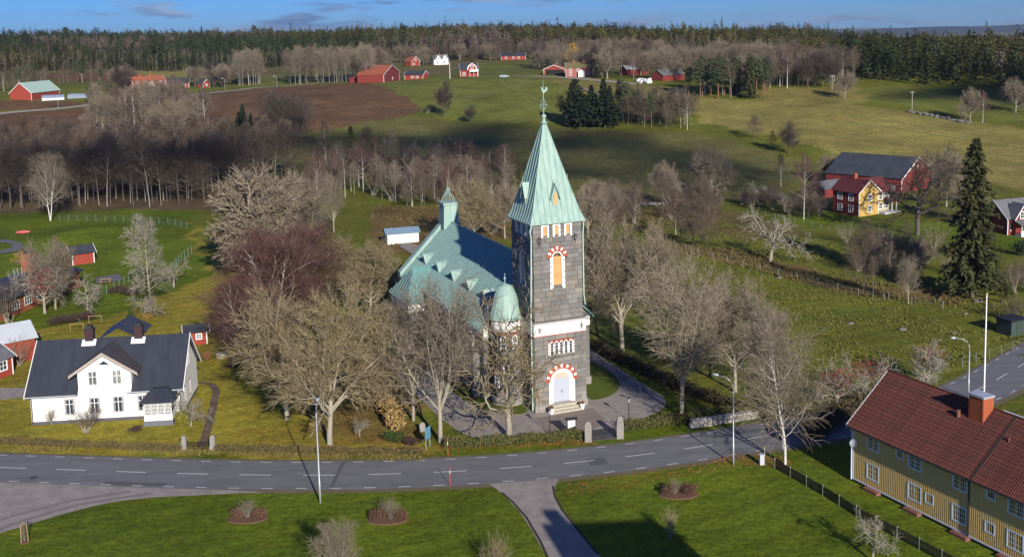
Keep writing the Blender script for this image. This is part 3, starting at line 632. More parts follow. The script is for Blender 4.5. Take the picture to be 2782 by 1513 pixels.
# rear gable coping, copper ridge turret with crown
mb = MB()
for sg, e_ in ((-1, NU0-ov), (1, NU1+ov)):
    ze = NR-(TX-(NU0-ov)); mb.hexa([(e_, NV1-.5, ze-.3), (e_, NV1+.6, ze-.3), (TX, NV1+.6, NR-.2), (TX, NV1-.5, NR-.2), (e_, NV1-.5, ze+.55), (e_, NV1+.6, ze+.55), (TX, NV1+.6, NR+.6), (TX, NV1-.5, NR+.6)])
mb.build('gable_coping', copper, church)
MB().fprism(F_back(NV1+.3), [(NU0, 0), (NU1, 0), (NU1, NE), (TX, NR), (NU0, NE)], -.3, 0).build('rear_gable', stoneA, church)
rt = MB().hexa([(TX-1.1, 34.6, 14.0), (TX+1.1, 34.6, 14.0), (TX+1.1, 37.0, 14.0), (TX-1.1, 37.0, 14.0), (TX-.92, 34.8, 17.2), (TX+.92, 34.8, 17.2), (TX+.92, 36.8, 17.2), (TX-.92, 36.8, 17.2)]).build('ridge_turret', copper, church)
MB().box(TX-1.08, TX+1.08, 34.64, 36.96, 17.2, 17.5).build('turret_cap', copper, rt)
mb = MB()
for k in range(12):
    a = k*math.pi/6; c_, s_ = math.cos(a), math.sin(a)
    mb.tube([(TX+c_*.95, 35.8+s_*.95, 17.5), (TX+c_*.85, 35.8+s_*.85, 18.0), (TX+c_*.4, 35.8+s_*.4, 18.6), (TX+c_*.1, 35.8+s_*.1, 19.4)], .035, 4)
mb.tube([(TX, 35.8, 18.6), (TX, 35.8, 20.4)], [.07, .02], 5).build('crown_finial', copper, rt)
# nave side: buttresses, tall windows, downpipes
for v in (7.9, 13.4, 18.9, 24.4): MB().box(NU0-.75, NU0, v-.35, v+.35, 0, 5.4).fprism((NU0, v-.35, 0, 1, -1, 0), [(0, 5.4), (.7, 5.4), (.7, 5.41), (0, 5.41)], 0, .75).build('buttress', stoneA, church)
for v in (10.6, 16.1, 21.6):
    fc = F_left(NU0); nwn = MB().fprism(fc, ringpts(v, 4.9, .75, .9, 0, math.pi, 12), 0, .08).build('nave_window', trimw, church)
    for sg in (-1, 1): a0, a1 = sorted((v+sg*.75, v+sg*.9)); MB().fbox(fc, a0, a1, 0, .08, 2.0, 4.9).build('jamb', trimw, nwn)
    MB().fprism(fc, [(v-.75, 2.0), (v+.75, 2.0)]+[(v+.75*math.cos(t), 4.9+.75*math.sin(t)) for t in np.linspace(0, math.pi, 12)], .0, .02).build('pane', glass, nwn)
    f = MB()
    for z_ in np.arange(2.5, 5, .5): f.fbox(fc, v-.75, v+.75, .02, .05, z_, z_+.05)
    f.fbox(fc, v-.03, v+.03, .02, .055, 2, 5.6).build('glazing_bar', trimw, nwn)
    vous(nwn, fc, v, 4.9, .92, 1.3, 5, 0, .09)
for v in (8.6, 19.6): MB().tube([(NU0-.55, v, 7.3), (NU0-.25, v, 6.8), (NU0-.15, v, .2)], .07, 6).build('downpipe', pipe, church)
# transept with hipped copper roof on the left side
T0, T1 = 26.0, 33.5
MB().box(NU0-2.5, NU0, T0, T1, 0, 6.6).build('transept_wall', stoneA, church)
MB().box(NU0-2.56, NU0, T0-.06, T1+.06, 5.6, 6.55).build('transept_band', white, church)
vx0 = NU0-2.9; tm = (T0+T1)/2
tr = MB().add([(vx0, T0-.4, 6.6), (vx0, T1+.4, 6.6), (NU0+3, T0-.4, 6.6), (NU0+3, T1+.4, 6.6), (vx0+2.3, tm, 10.4), (NU0+3.2, tm, 10.6)], [(0, 4, 1), (0, 2, 5, 4), (1, 4, 5, 3), (0, 1, 3, 2)]).build('transept_roof', copper_shade, church)
for k in range(9): v = T0-.1+k*.93; z_ = 1-abs(v-tm)/(tm-T0+.4); MB().tube([(vx0-.01, v, 6.63), (vx0+2.3*z_-.01, v, 6.63+3.8*z_)], .035, 4, False).build('standing_seam', copper, tr)
# round stair turret in the corner between tower and nave
tc_ = (-1.3, 4.7); TR_ = 1.58
tu = MB().lathe([(TR_, 0), (TR_, 8.2)], 20, (*tc_, 0)).build('stair_turret', stoneA, church, True)
MB().lathe([(TR_+.22, -.2), (TR_+.22, .75), (TR_+.02, .9)], 20, (*tc_, 0)).build('turret_plinth', stonegrey, tu)
MB().lathe([(TR_+.03, 8.2), (TR_+.06, 8.22), (TR_+.06, 9.4), (TR_, 9.42)], 20, (*tc_, 0)).build('turret_band', white, tu, True)
MB().lathe([(TR_+.1, 8.1), (TR_+.11, 8.21), (TR_, 8.21)], 20, (*tc_, 0)).build('brick_course', brickred, tu)
tdm = MB().box(-.1, .1, -.05, .05, 0, .17).mesh('dentil', brickred)
for k in range(26): a = k*2*math.pi/26; link('dentil', tdm, tu, loc=(tc_[0]+math.cos(a)*(TR_+.09), tc_[1]+math.sin(a)*(TR_+.09), 9.3), rot=(0, 0, a+math.pi/2))
trf = MB().lathe([(TR_+.32, 9.45), (TR_+.30, 9.6), (TR_+.1, 10.0), (TR_-.4, 12.0), (.75, 12.95), (.3, 13.12), (.02, 13.2)], 20, (*tc_, 0)).build('turret_roof', copper, tu, True)
for k in range(14):
    a = k*2*math.pi/14; MB().tube([(tc_[0]+math.cos(a)*r, tc_[1]+math.sin(a)*r, z) for r, z in ((TR_+.32, 9.6), (TR_+.12, 10.0), (TR_-.38, 12.0), (.77, 12.95))], .025, 3, False).build('standing_seam', copper, trf)
MB().lathe([(.06, 13.1), (.05, 13.6), (.13, 13.68), (.13, 13.82), (.05, 13.9), (.03, 14.1), (.09, 14.2), (.0, 14.3)], 8, (*tc_, 0)).build('turret_finial', copper, trf)
for a, z in ((-2.15, 6.3), (-1.35, 6.3), (-2.0, 3.3), (-2.7, 2.0)):
    n_ = (math.cos(a), math.sin(a)); fc = (tc_[0]+n_[0]*TR_, tc_[1]+n_[1]*TR_, -n_[1], n_[0], n_[0], n_[1])
    tw_ = MB().fbox(fc, -.34, -.2, -.1, .08, z, z+1.25).fbox(fc, .2, .34, -.1, .08, z, z+1.25).fprism(fc, ringpts(0, z+1.25, .2, .34, 0, math.pi, 8), -.1, .08).build('turret_window', trimw, tu)
    MB().fprism(fc, ringpts(0, z+1.25, .345, .52, .1, math.pi-.1, 8), -.1, .07).build('brick_arch', brickred, tw_)
    MB().fbox(fc, -.2, .2, -.1, .03, z, z+1.4).build('pane', glass, tw_)
    MB().fbox(fc, -.025, .025, .03, .05, z, z+1.4).fbox(fc, -.2, .2, .03, .051, z+.6, z+.65).build('glazing_bar', trimw, tw_)
# ================================================================ HOUSES
def window(parent, fc, a0, a1, z0, z1, fr=None, nx_=2, bars=(.62,), trim=.09, curt=0, name='window', gl=None, trimmat=None, dp_=.0):
    trimmat = trimmat or trimw; fr = fr or trimw
    wn = MB().fbox(fc, a0-trim, a0, dp_-.03, dp_+.06, z0-trim, z1+trim).fbox(fc, a1, a1+trim, dp_-.03, dp_+.06, z0-trim, z1+trim).fbox(fc, a0, a1, dp_-.03, dp_+.058, z0-trim, z0).fbox(fc, a0, a1, dp_-.03, dp_+.058, z1, z1+trim).build(name, trimmat, parent)
    MB().fbox(fc, a0, a1, dp_-.02, dp_+.012, z0, z1).build('pane', gl or glass, wn)
    f = MB(); th = .035
    for i in range(1, nx_): a = a0+(a1-a0)*i/nx_; f.fbox(fc, a-th, a+th, dp_+.0, dp_+.045, z0, z1)
    for q in bars: z = z0+(z1-z0)*q; f.fbox(fc, a0, a1, dp_, dp_+.043, z-th*.8, z+th*.8)
    f.fbox(fc, a0, a0+th, dp_, dp_+.046, z0, z1).fbox(fc, a1-th, a1, dp_, dp_+.046, z0, z1).fbox(fc, a0+th, a1-th, dp_, dp_+.044, z0, z0+th).fbox(fc, a0+th, a1-th, dp_, dp_+.044, z1-th, z1)
    f.build('frame', fr, wn)
    if curt:
        MB().fbox(fc, a0+th, a0+(a1-a0)*.2, dp_+.012, dp_+.018, z0+th, z1-th).fbox(fc, a1-(a1-a0)*.2, a1-th, dp_+.012, dp_+.018, z0+th, z1-th).build('curtain', curtain, wn)
    return wn
# ---- white house
WA = gp(*S2(87.8, 1155.1)); WG = R_(5.5); WL, WD, WE, WR = 15.5, 9.4, 3.6, 7.9
wh = empty('house', (WA[0], WA[1], 0), WG, 'white plastered house with black sheet roof, front gable and glazed porch', 'house')
FH = F_front(0)
ww = MB().box(0, WL, 0, WD, .35, WE).fprism((WL, 0, 0, 1, 1, 0), [(0, WE), (WD, WE), (WD/2, WR-.35)], -.25, 0).fprism((0, 0, 0, 1, -1, 0), [(0, WE), (WD, WE), (WD/2, WR-.35)], -.25, 0).build('wall', white, wh)
MB().fprism(FH, [(5.0, WE), (10.5, WE), (10.5, 5.45), (7.75, 7.35), (5.0, 5.45)], -3.5, .012).build('front_gable', white, ww)
MB().box(.02, WL-.02, .02, WD-.02, -.2, .35).build('foundation', M('dark_plinth', (.09, .09, .11), rough=.9), wh)
sheetm = bpy.data.materials.new('profiled_black_sheet'); sheetm.use_nodes = True
t = sheetm.node_tree; n = t.nodes; b = n['Principled BSDF']; b.inputs['Roughness'].default_value = .42; b.inputs['Specular IOR Level'].default_value = .45
tcn = n.new('ShaderNodeTexCoord'); wv = n.new('ShaderNodeTexWave'); wv.inputs['Scale'].default_value = 5.2; wv.bands_direction = 'X'; t.links.new(tcn.outputs['Object'], wv.inputs['Vector'])
bp = n.new('ShaderNodeBump'); bp.inputs['Strength'].default_value = .5; bp.inputs['Distance'].default_value = .02; t.links.new(wv.outputs['Fac'], bp.inputs['Height']); t.links.new(bp.outputs[0], b.inputs['Normal'])
nz = n.new('ShaderNodeTexNoise'); nz.inputs['Scale'].default_value = 1.1; nz.inputs['Detail'].default_value = 6; mpn = n.new('ShaderNodeMapping'); mpn.inputs['Scale'].default_value = (1.4, .25, .25); t.links.new(tcn.outputs['Object'], mpn.inputs[0]); t.links.new(mpn.outputs[0], nz.inputs['Vector'])
rp = n.new('ShaderNodeMix'); rp.data_type = 'RGBA'; rp.inputs[6].default_value = (.022, .025, .032, 1); rp.inputs[7].default_value = (.055, .062, .078, 1); t.links.new(nz.outputs['Fac'], rp.inputs[0]); t.links.new(rp.outputs[2], b.inputs['Base Color'])
oe, ol = .55, .42; slope = (WR-WE)/(WD/2)
zf = WE-slope*oe+.12
zm = WE+.12-slope*.0
rf = MB().quadslab([(-ol, -oe, zf), (4.985, -oe, zf), (4.985, WD/2, WR), (-ol, WD/2, WR)], .1).quadslab([(10.515, -oe, zf), (WL+ol, -oe, zf), (WL+ol, WD/2, WR), (10.515, WD/2, WR)], .1).quadslab([(4.985, 1.6, WE+.12+slope*1.6-.002), (10.515, 1.6, WE+.12+slope*1.6-.002), (10.515, WD/2, WR), (4.985, WD/2, WR)], .1).build('roof', sheetm, wh)
MB().quadslab([(WL+ol, WD+oe, zf), (-ol, WD+oe, zf), (-ol, WD/2, WR), (WL+ol, WD/2, WR)], .1).build('roof', sheetm, wh)
for x_ in (-ol-.06, WL+ol):
    for y0, s in ((-oe, 1), (WD+oe, -1)):
        MB().hexa([(x_, y0, zf-.22), (x_+.07, y0, zf-.22), (x_+.07, WD/2, WR-.22), (x_, WD/2, WR-.22), (x_, y0, zf+.07), (x_+.07, y0, zf+.07), (x_+.07, WD/2, WR+.07), (x_, WD/2, WR+.07)]).build('barge_board', trimw, rf)
sc2 = MB().box(-.03, .03, -.02, .02, 0, .03).mesh('roof_screw_row', zinc)
zd = 7.58
for sg in (-1, 1):   # cross gable roof
    xe = 7.75+sg*3.55; ze = 5.25
    yb = WD/2*(zd-WE)/(WR-WE)-.1; ye = max((ze-WE)/slope-.05, 0)
    p = [(xe, -.45, ze), (7.75, -.45, zd), (7.75, yb+.4, zd), (xe, ye+.5, ze)]
    gr = MB().quadslab(p if sg < 0 else [p[1], p[0], p[3], p[2]], .1) if False else MB()
    q = [np.array(v_) for v_ in p]
    nn = np.cross(q[1]-q[0], q[3]-q[0]); q = q if nn[2] > 0 else [q[1], q[0], q[3], q[2]]
    gr = MB().quadslab(q, .1).build('gable_roof', M('dark_brown_sheet', (.05, .045, .045), (.075, .068, .065), 1.2, .55), rf)
    MB().hexa([(xe, -.52, ze-.28), (7.75, -.52, zd-.28), (7.75, -.452, zd-.28), (xe, -.452, ze-.28), (xe, -.52, ze+.06), (7.75, -.52, zd+.06), (7.75, -.452, zd+.06), (xe, -.452, ze+.06)]).build('barge_board', M('weathered_board', (.42, .36, .32), (.3, .25, .22), 3, .9), gr)
for x_, s in ((-ol, 5.35), (WL+ol, 10.2)): MB().tube([(x_, -oe-.06, zf-.02), (s-.45 if x_ < 0 else s-.1, -oe-.06, zf-.02)], .07, 6).build('gutter', zinc, rf)
for x_ in (.12, WL-.02): MB().tube([(x_, -.5, zf-.1), (x_, -.1, zf-.45), (x_, -.1, .2)], .05, 6).build('downpipe', iron, wh)
MB().fprism(FH, [(7.2, 6.2), (8.35, 6.2), (7.78, 6.62)], 0, .03).build('gable_vent', glass, wh)
fr_dark = M('grey_brown_frame', (.16, .13, .12), rough=.7)
for a0, a1 in ((3.5, 4.45), (6.05, 7.05), (8.5, 9.52), (11.05, 12.0)): window(wh, FH, a0, a1, .98, 2.6, trimw, 2, (.68,), .05, 1, trimmat=fr_dark)
for a0, a1 in ((6.1, 6.98), (8.6, 9.48)): window(wh, FH, a0, a1, 4.05, 5.52, trimw, 2, (.6,), .06, 1)
for a0, a1 in ((1.6, 2.6), (4.4, 5.4)): window(wh, F_right(WL), a0, a1, 1.0, 2.6, trimw, 2, (.68,), .06, 1, trimmat=fr_dark)
window(wh, F_right(WL), 4.2, 5.2, 4.4, 5.7, trimw, 2, (.6,), .06, 1)
# chimneys
chm = M('plum_sheet_chimney', (.060, .030, .032), (.035, .022, .026), 2, .45)
for u in (5.2, 10.45):
    c = MB().box(u-.45, u+.45, WD/2-.4, WD/2+.4, 7.2, 8.75).box(u-.52, u+.52, WD/2-.47, WD/2+.47, 8.75, 9.0).build('chimney', chm, wh)
    MB().lathe([(.5, 9.0), (.48, 9.1), (.40, 9.35), (.2, 9.42), (0, 9.44)], 4, (u, WD/2, 0), math.pi/4, math.pi*2.25).build('chimney_cowl', iron, c)
    MB().add([(u-.75, WD/2-.85, 7.26), (u+.75, WD/2-.85, 7.26), (u+.75, WD/2-.2, 7.82), (u-.75, WD/2-.2, 7.82)], [(0, 1, 2, 3)]).build('flashing', trimw, c)
# rear wing seen over the ridge
wg = MB().add([(5.6, WD/2+1, 7.3), (7.95, 11.5, 8.55), (7.95, WD/2+1, 8.55), (10.3, WD/2+1, 7.3), (5.6, 11.5, 7.3), (10.3, 11.5, 7.3)], [(0, 2, 1, 4), (2, 3, 5, 1), (4, 1, 5)]).build('rear_wing_roof', roofdark, wh)
# porch
PV = -2.35; pg0, pg1 = 12.15, 15.05
po = MB().box(pg0, pg1, PV, -.01, .55, 1.25).build('porch', white, wh); MB().box(pg0-.06, pg1+.06, PV-.06, -.02, -.1, .55).build('porch_foundation', M('slate_paint', (.13, .14, .17), rough=.8), po)
pf = F_front(PV)
for k in range(5):
    a = pg0+.04+k*(pg1-pg0-.16)/4; MB().box(a, a+.08, PV, PV+.08, 1.25, 2.62).build('porch_post', trimw, po)
for x_ in (pg0, pg1-.08): MB().box(x_, x_+.08, -.6, -.5, 1.25, 2.62).build('porch_post', trimw, po)
for k in range(4):
    a = pg0+.12+k*(pg1-pg0-.16)/4; a2 = a+(pg1-pg0-.16)/4-.1
    g = MB().box(a, a2, PV+.03, PV+.05, 1.3, 2.5).build('pane', M('porch_glass', (.55, .56, .55), rough=.1, spec=.6), po)
    f = MB()
    for i in range(5): x_ = a+(a2-a)*i/4; f.box(x_-.015, x_+.015, PV+.0, PV+.03, 1.28, 2.5)
    for i in range(4): z_ = 1.3+1.2*i/3; f.box(a, a2, PV+.002, PV+.032, z_-.015, z_+.015)
    f.build('leaded_bars', iron, g)
MB().box(pg1-.05, pg1-.03, PV+.1, -.1, 1.3, 2.5).build('pane', glass, po); MB().box(pg0+.03, pg0+.05, PV+.1, -.1, 1.3, 2.5).build('pane', glass, po)
q0, q1, qv = pg0-.35, pg1+.4, PV-.35
MB().add([(q0, qv, 2.62), (q1, qv, 2.62), (q1, 0, 2.62), (q0, 0, 2.62), (q0+1.0, -.9, 3.55), (q1-1.0, -.9, 3.55), (q0+1.0, 0, 3.55), (q1-1.0, 0, 3.55), (q0, qv, 2.54), (q1, qv, 2.54), (q1, 0, 2.54), (q0, 0, 2.54)], [(0, 1, 5, 4), (1, 2, 7, 5), (3, 0, 4, 6), (4, 5, 7, 6), (0, 8, 9, 1), (1, 9, 10, 2), (3, 11, 8, 0), (8, 11, 10, 9)]).build('porch_roof', sheetm, po)
# ---- yellow wooden house at the right
YA = gp(*S2(2317.5, 1306.6)); YB = R_(25.6)
yl = M('ochre_board', (.72, .53, .21), (.62, .45, .175), 1.2, .85, .1, 8, stretch=(4, 4, .3))
blw = M('pale_blue_white_trim', (.62, .70, .76), rough=.6)
yh = empty('wooden_house', (YA[0], YA[1], 0), YB-math.pi/2, 'ochre board and batten house with red tiled roof and brick chimney', 'house')
YL, YD, YE, YR = 26.0, 8.6, 5.45, 9.25
yw = MB().box(0, YL, 0, YD, .35, YE).fprism((0, 0, 0, 1, -1, 0), [(0, YE), (YD, YE), (YD/2, YR-.25)], -.2, 0).build('wall', yl, yh)
bt = MB().box(-.03, .03, -.045, 0, .36, YE-.05).mesh('batten', yl)
for k in range(int(YL/.2)): link('batten', bt, yw, loc=(.12+k*.2, 0, 0))
for k in range(int(YD/.2)): link('batten', bt, yw, loc=(0, .12+k*.2, 0), rot=(0, 0, -math.pi/2))
MB().box(.1, YL-.1, .1, YD-.1, -.2, .35).build('foundation', M('brown_brick_base', (.10, .06, .05), (.06, .04, .035), 3, .9), yh)
MB().box(-.04, YL, -.07, -.002, .24, .36).build('base_board', blw, yh)
MB().box(-.06, .1, -.06, .1, .3, YE-.02).build('corner_board', blw, yh)
for a0, a1 in ((1.75, 3.0), (6.42, 7.7), (11.02, 12.3), (16.2, 17.5), (20.5, 21.8)):
    window(yh, FH, a0, a1, 3.72, 4.72, blw, 2, (.33, .66), .1, trimmat=blw); window(yh, FH, a0, a1, 1.05, 2.28, blw, 2, (.33, .66), .1, trimmat=blw)
for a0, a1 in ((5.05, 5.75), (14.25, 14.95)): window(yh, FH, a0, a1, 4.1, 4.68, blw, 1, (), .1, trimmat=blw)
for a0, a1 in ((8.3, 9.0), (14.2, 14.95)): window(yh, FH, a0, a1, 1.4, 2.1, blw, 1, (), .1, trimmat=blw)
for a in (1.75, 6.3, 11.2, 15.6): MB().box(a, a+1.6, -.55, -.02, -.05, .25).box(a+.15, a+1.45, -.45, -.1, .25, .27).build('light_well', M('well_brick', (.20, .09, .07), rough=.9), yh)
oe = .5; slope = (YR-YE)/(YD/2); ze = YE-slope*oe+.08
yr1 = MB().quadslab([(-.35, -oe, ze), (YL, -oe, ze), (YL, YD/2, YR), (-.35, YD/2, YR)], .12).build('roof', tilered, yh)
MB().quadslab([(YL, YD+oe, ze), (-.35, YD+oe, ze), (-.35, YD/2, YR), (YL, YD/2, YR)], .12).build('roof', tilered, yh)
Ls = math.hypot(YD/2+oe, YR-ze); an = math.atan2(YR-ze, YD/2+oe); nr = 17
mb = MB()
for r in range(nr):    # one column of overlapping pantiles
    y0, y1 = r*Ls/nr, (r+1)*Ls/nr+.04; lift = .035
    prof_ = [(-.1, .0), (-.06, .055), (0, .075), (.06, .055), (.1, .0)]
    o = len(mb.v)
    for y_, h in ((y0, lift), (y1, 0)): mb.v += [(x_, y_, z_+h) for x_, z_ in prof_]
    mb.f += [(o+i, o+i+1, o+6+i, o+5+i) for i in range(4)]+[(o+4, o+3, o+2, o+1, o)]
tm_ = mb.mesh('tile_column', tilered)
for k in range(int((YL+.3)/.205)): link('tile_column', tm_, yr1, loc=(-.26+k*.205, -oe, ze+.005), rot=(an, 0, 0))
MB().tube([(-.38, YD/2, YR+.05), (YL, YD/2, YR+.05)], .11, 8).build('ridge_tiles', tilered, yr1)
for y0 in (-oe, YD+oe): MB().hexa([(-.44, y0, ze-.2), (-.36, y0, ze-.2), (-.36, YD/2, YR-.2), (-.44, YD/2, YR-.2), (-.44, y0, ze+.1), (-.36, y0, ze+.1), (-.36, YD/2, YR+.1), (-.44, YD/2, YR+.1)]).build('barge_board', trimw, yr1)
MB().hexa([(13.0, -oe-.02, ze+.11), (13.28, -oe-.02, ze+.11), (13.28, YD/2, YR+.11), (13.0, YD/2, YR+.11), (13.0, -oe, ze+.05), (13.28, -oe, ze+.05), (13.28, YD/2, YR+.05), (13.0, YD/2, YR+.05)][4:]+[(13.0, -oe-.02, ze+.13), (13.28, -oe-.02, ze+.13), (13.28, YD/2, YR+.13), (13.0, YD/2, YR+.13)]).build('fire_wall_ridge', M('mossy_dark_tile', (.05, .03, .025), rough=.95), yr1)
MB().tube([(-.36, -oe-.06, ze-.02), (YL, -oe-.06, ze-.02)], .07, 6).build('gutter', iron, yr1)
MB().tube([(-.1, -.5, ze-.05), (-.1, -.12, ze-.4), (-.1, -.12, .2)], .05, 6).build('downpipe', blw, yh)
MB().tube([(12.6, -.55, ze-.05), (12.6, -.1, ze-.4), (12.6, -.1, .2)], .05, 6).build('downpipe', iron, yh)
yc = MB().box(9.55, 11.0, 3.1, 4.25, 7.2, 10.25).build('chimney', M('orange_brick', (.42, .115, .04), (.32, .085, .04), 5, .85, .3, 30), yh)
ck_ = MB().box(-.13, .13, -.012, .012, -.04, .04).mesh('brick', M('orange_brick', (.42, .115, .04)))
for r in range(26):
    for k in range(5): link('brick', ck_, yc, loc=(9.7+k*.285+(.14 if r % 2 else 0)*(k < 4), 3.095, 7.75+r*.094))
    for k in range(4): link('brick', ck_, yc, loc=(11.005, 3.25+k*.28, 7.75+r*.094), rot=(0, 0, math.pi/2))
    for k in range(2): link('brick', ck_, yc, loc=(9.545, 3.4+k*.4, 7.75+r*.094), rot=(0, 0, math.pi/2))
MB().box(9.48, 11.07, 3.03, 4.32, 10.25, 10.42).build('chimney_cap', zinc, yc)
MB().add([(9.3, 2.6, 7.62), (11.25, 2.6, 7.62), (11.25, 4.3, 9.26), (9.3, 4.3, 9.26)], [(0, 1, 2, 3)]).build('flashing', M('copper_brown', (.2, .08, .05), rough=.6), yc)
MB().tube([(8.7, 2.95, 7.5), (8.7, 2.95, 8.7)], .16, 8).build('vent_pipe', M('copper_brown', (.2, .08, .05)), yh)
MB().tube([(13.9, 2.6, 7.3), (13.9, 2.6, 8.2)], .07, 6).build('vent_pipe', M('copper_brown', (.2, .08, .05)), yh)
MB().quadslab([(5.5, 4.9, 9.0), (9.6, 4.9, 9.0), (9.6, 5.2, 9.02), (5.5, 5.2, 9.02)], .05).build('snow_guard', blw, yh)
MB().quadslab([(11.2, 4.75, 9.05), (17.5, 4.75, 9.05), (17.5, 5.2, 9.08), (11.2, 5.2, 9.08)], .05).build('snow_guard', blw, yh)
sd = MB().lathe([(0, 0), (.2, .02), (.36, .1), (.37, .11)], 14).build('satellite_dish', zinc, yh, True, loc=(.55, -.45, 3.75)); sd.rotation_euler = (R_(62), R_(15), 0)
MB().tube([(0, 0, .0), (.02, -.05, -.1), (0, -.28, -.2)], .02, 4).build('dish_arm', zinc, sd)
# flag pole and aerial behind the ridge
B = gp(2476, 1005); pq = YA+np.array([math.cos(YB-math.pi/2)*10.6-math.sin(YB-math.pi/2)*9.4, math.sin(YB-math.pi/2)*10.6+math.cos(YB-math.pi/2)*9.4, 0])
dfl = vray(2475, 1005); tt_ = (pq[1])/dfl[1]; fp = np.array([dfl[0]*tt_, dfl[1]*tt_, 0]); hf = hgt(fp, 742)
fl = empty('flagpole', fp, 0, 'tall white flagpole behind the chimney of the ochre house', 'flagpole')
MB().tube([(0, 0, 0), (0, 0, hf*.5), (0, 0, hf)], [.09, .075, .045], 8).build('pole', trimw, fl, True); MB().lathe([(0, hf-.02), (.1, hf+.05), (.1, hf+.15), (0, hf+.2)], 8).build('ball_top', M('brass', (.5, .38, .12), rough=.4), fl)
# ================================================================ TREES
def _nrm(a): return a/np.maximum(np.linalg.norm(a, axis=-1, keepdims=True), 1e-9)
def tubes_np(P, rad, m):
    n_, k1, _ = P.shape; T = np.empty_like(P); T[:, 1:-1] = P[:, 2:]-P[:, :-2]; T[:, 0] = P[:, 1]-P[:, 0]; T[:, -1] = P[:, -1]-P[:, -2]; T = _nrm(T)
    ref = np.where(np.abs(T[:, :1, 2:3]) > .8, np.array([1., 0, 0]), np.array([0, 0, 1.])); e1 = _nrm(np.cross(T, np.broadcast_to(ref, T.shape))); e2 = np.cross(T, e1)
    a = np.arange(m)*2*np.pi/m
    V = P[:, :, None]+rad[:, :, None, None]*(np.cos(a)[:, None]*e1[:, :, None]+np.sin(a)[:, None]*e2[:, :, None])
    idx = np.arange(n_*k1*m).reshape(n_, k1, m); r = np.roll(idx, -1, 2)
    Q = np.stack([idx[:, :-1], r[:, :-1], r[:, 1:], idx[:, 1:]], -1).reshape(-1, 4)
    return V.reshape(-1, 3), Q
def grow(seed, P0, D0, L0, R0, spec):
    rg = np.random.default_rng(seed); P0 = np.array(P0, float); D = _nrm(np.array(D0, float)); L = np.array(L0, float); R = np.array(R0, float); lv = []
    for li, s in enumerate(spec):
        n_ = len(L); k = s['k']; P = np.zeros((n_, k+1, 3)); P[:, 0] = P0; d = D.copy()
        for i in range(k):
            P[:, i+1] = P[:, i]+d*(L/k)[:, None]; d = d+rg.normal(0, s['w'], (n_, 3)); d[:, 2] += s['up']; d = _nrm(d)
        tq = np.linspace(0, 1, k+1); rad = R[:, None]*(1-(1-s.get('tip', .35))*tq[None]**s.get('tp', 1)); lv.append((P, rad, s['m']))
        if 'c' not in s: break
        c = s['c']; t0, t1 = s.get('t0', .25), s.get('t1', 1.0); tt = t0+(t1-t0)*(np.arange(c)[None]+rg.random((n_, c)))/c
        f = np.clip(tt*k, 0, k-1e-4); i0 = f.astype(int); fr = (f-i0)[..., None]; ar = np.arange(n_)[:, None]
        p = P[ar, i0]*(1-fr)+P[ar, i0+1]*fr; pd = _nrm(P[ar, i0+1]-P[ar, i0]); pr_ = rad[ar, i0]*(1-fr[..., 0])+rad[ar, i0+1]*fr[..., 0]
        phi = (np.arange(c)*2.399)[None]+rg.random((n_, 1))*6.28+rg.normal(0, .5, (n_, c)); th = s['a0']+(s['a1']-s['a0'])*(tt-t0)/(t1-t0+1e-6)+rg.normal(0, s.get('av', .15), (n_, c))
        ref = np.where(np.abs(pd[..., 2:3]) > .9, np.array([1., 0, 0]), np.array([0, 0, 1.])); e1 = _nrm(np.cross(pd, ref)); e2 = np.cross(pd, e1)
        D = (np.cos(th)[..., None]*pd+np.sin(th)[..., None]*(np.cos(phi)[..., None]*e1+np.sin(phi)[..., None]*e2)).reshape(-1, 3)
        u = (tt-t0)/(t1-t0+1e-6); shp = np.interp(u, np.linspace(0, 1, len(s['ls'])), s['ls'])
        L = (L[:, None]*shp*rg.uniform(.7, 1.2, (n_, c))).ravel(); R = np.maximum(pr_*s.get('rr', .5), s.get('rmin', .008)).ravel(); P0 = p.reshape(-1, 3)
    return lv
def mkproto(lv, nt_, trunk_mat, crown_mat, H=1., extra=None):
    """meshes (trunk, crown): the first nt_ levels go to the trunk mesh; scaled so the tree is 1 m high"""
    top = max(l[0][..., 2].max() for l in lv); sc_ = 1./top
    out = []
    for part in (lv[:nt_], lv[nt_:]):
        Vs, Qs, o = [], [], 0
        for P, rad, m in part:
            V, Q = tubes_np(P*sc_, rad*sc_, m); Vs.append(V); Qs.append(Q+o); o += len(V)
        out.append((np.concatenate(Vs), np.concatenate(Qs)))
    a = npmesh('trunk', *out[0], mat=trunk_mat, smooth=True); b = npmesh('crown', *out[1], mat=crown_mat, smooth=True)
    return a, b
bark = M('lichen_bark', (.38, .34, .26), (.20, .18, .14), 3, .95, .3, 12, vec='Object', stretch=(6, 6, 1.5))
bark_dk = M('dark_bark', (.12, .10, .085), (.07, .06, .055), 3, .95, .3, 12)
birchb = M('birch_bark', (.62, .59, .54), (.18, .16, .15), 5, .85, .1, 12, contrast=(.5, .72), stretch=(8, 8, 14))
tw_olive = M('olive_twigs', (0.37, 0.3, 0.17), (0.125, 0.095, 0.055), 45, .95, rand=.12)
tw_grey = M('grey_twigs', (0.33, 0.272, 0.19), (0.12, 0.096, 0.072), 45, .95, rand=.15)
tw_purp = M('purple_birch_twigs', (0.165, 0.085, 0.070), (0.080, 0.042, 0.038), 45, .95, rand=.15)
tw_brown = M('brown_twigs', (0.19, 0.14, 0.1), (0.08, 0.06, 0.048), 45, .95, rand=.25)
tw_lich = M('lichen_twigs', (0.36, 0.335, 0.265), (0.17, 0.15, 0.115), 45, .95, rand=.12)
tw_dark = M('dark_twigs', (0.115, 0.088, 0.07), (0.055, 0.045, 0.04), 45, .95, rand=.2)
PROTO = {}
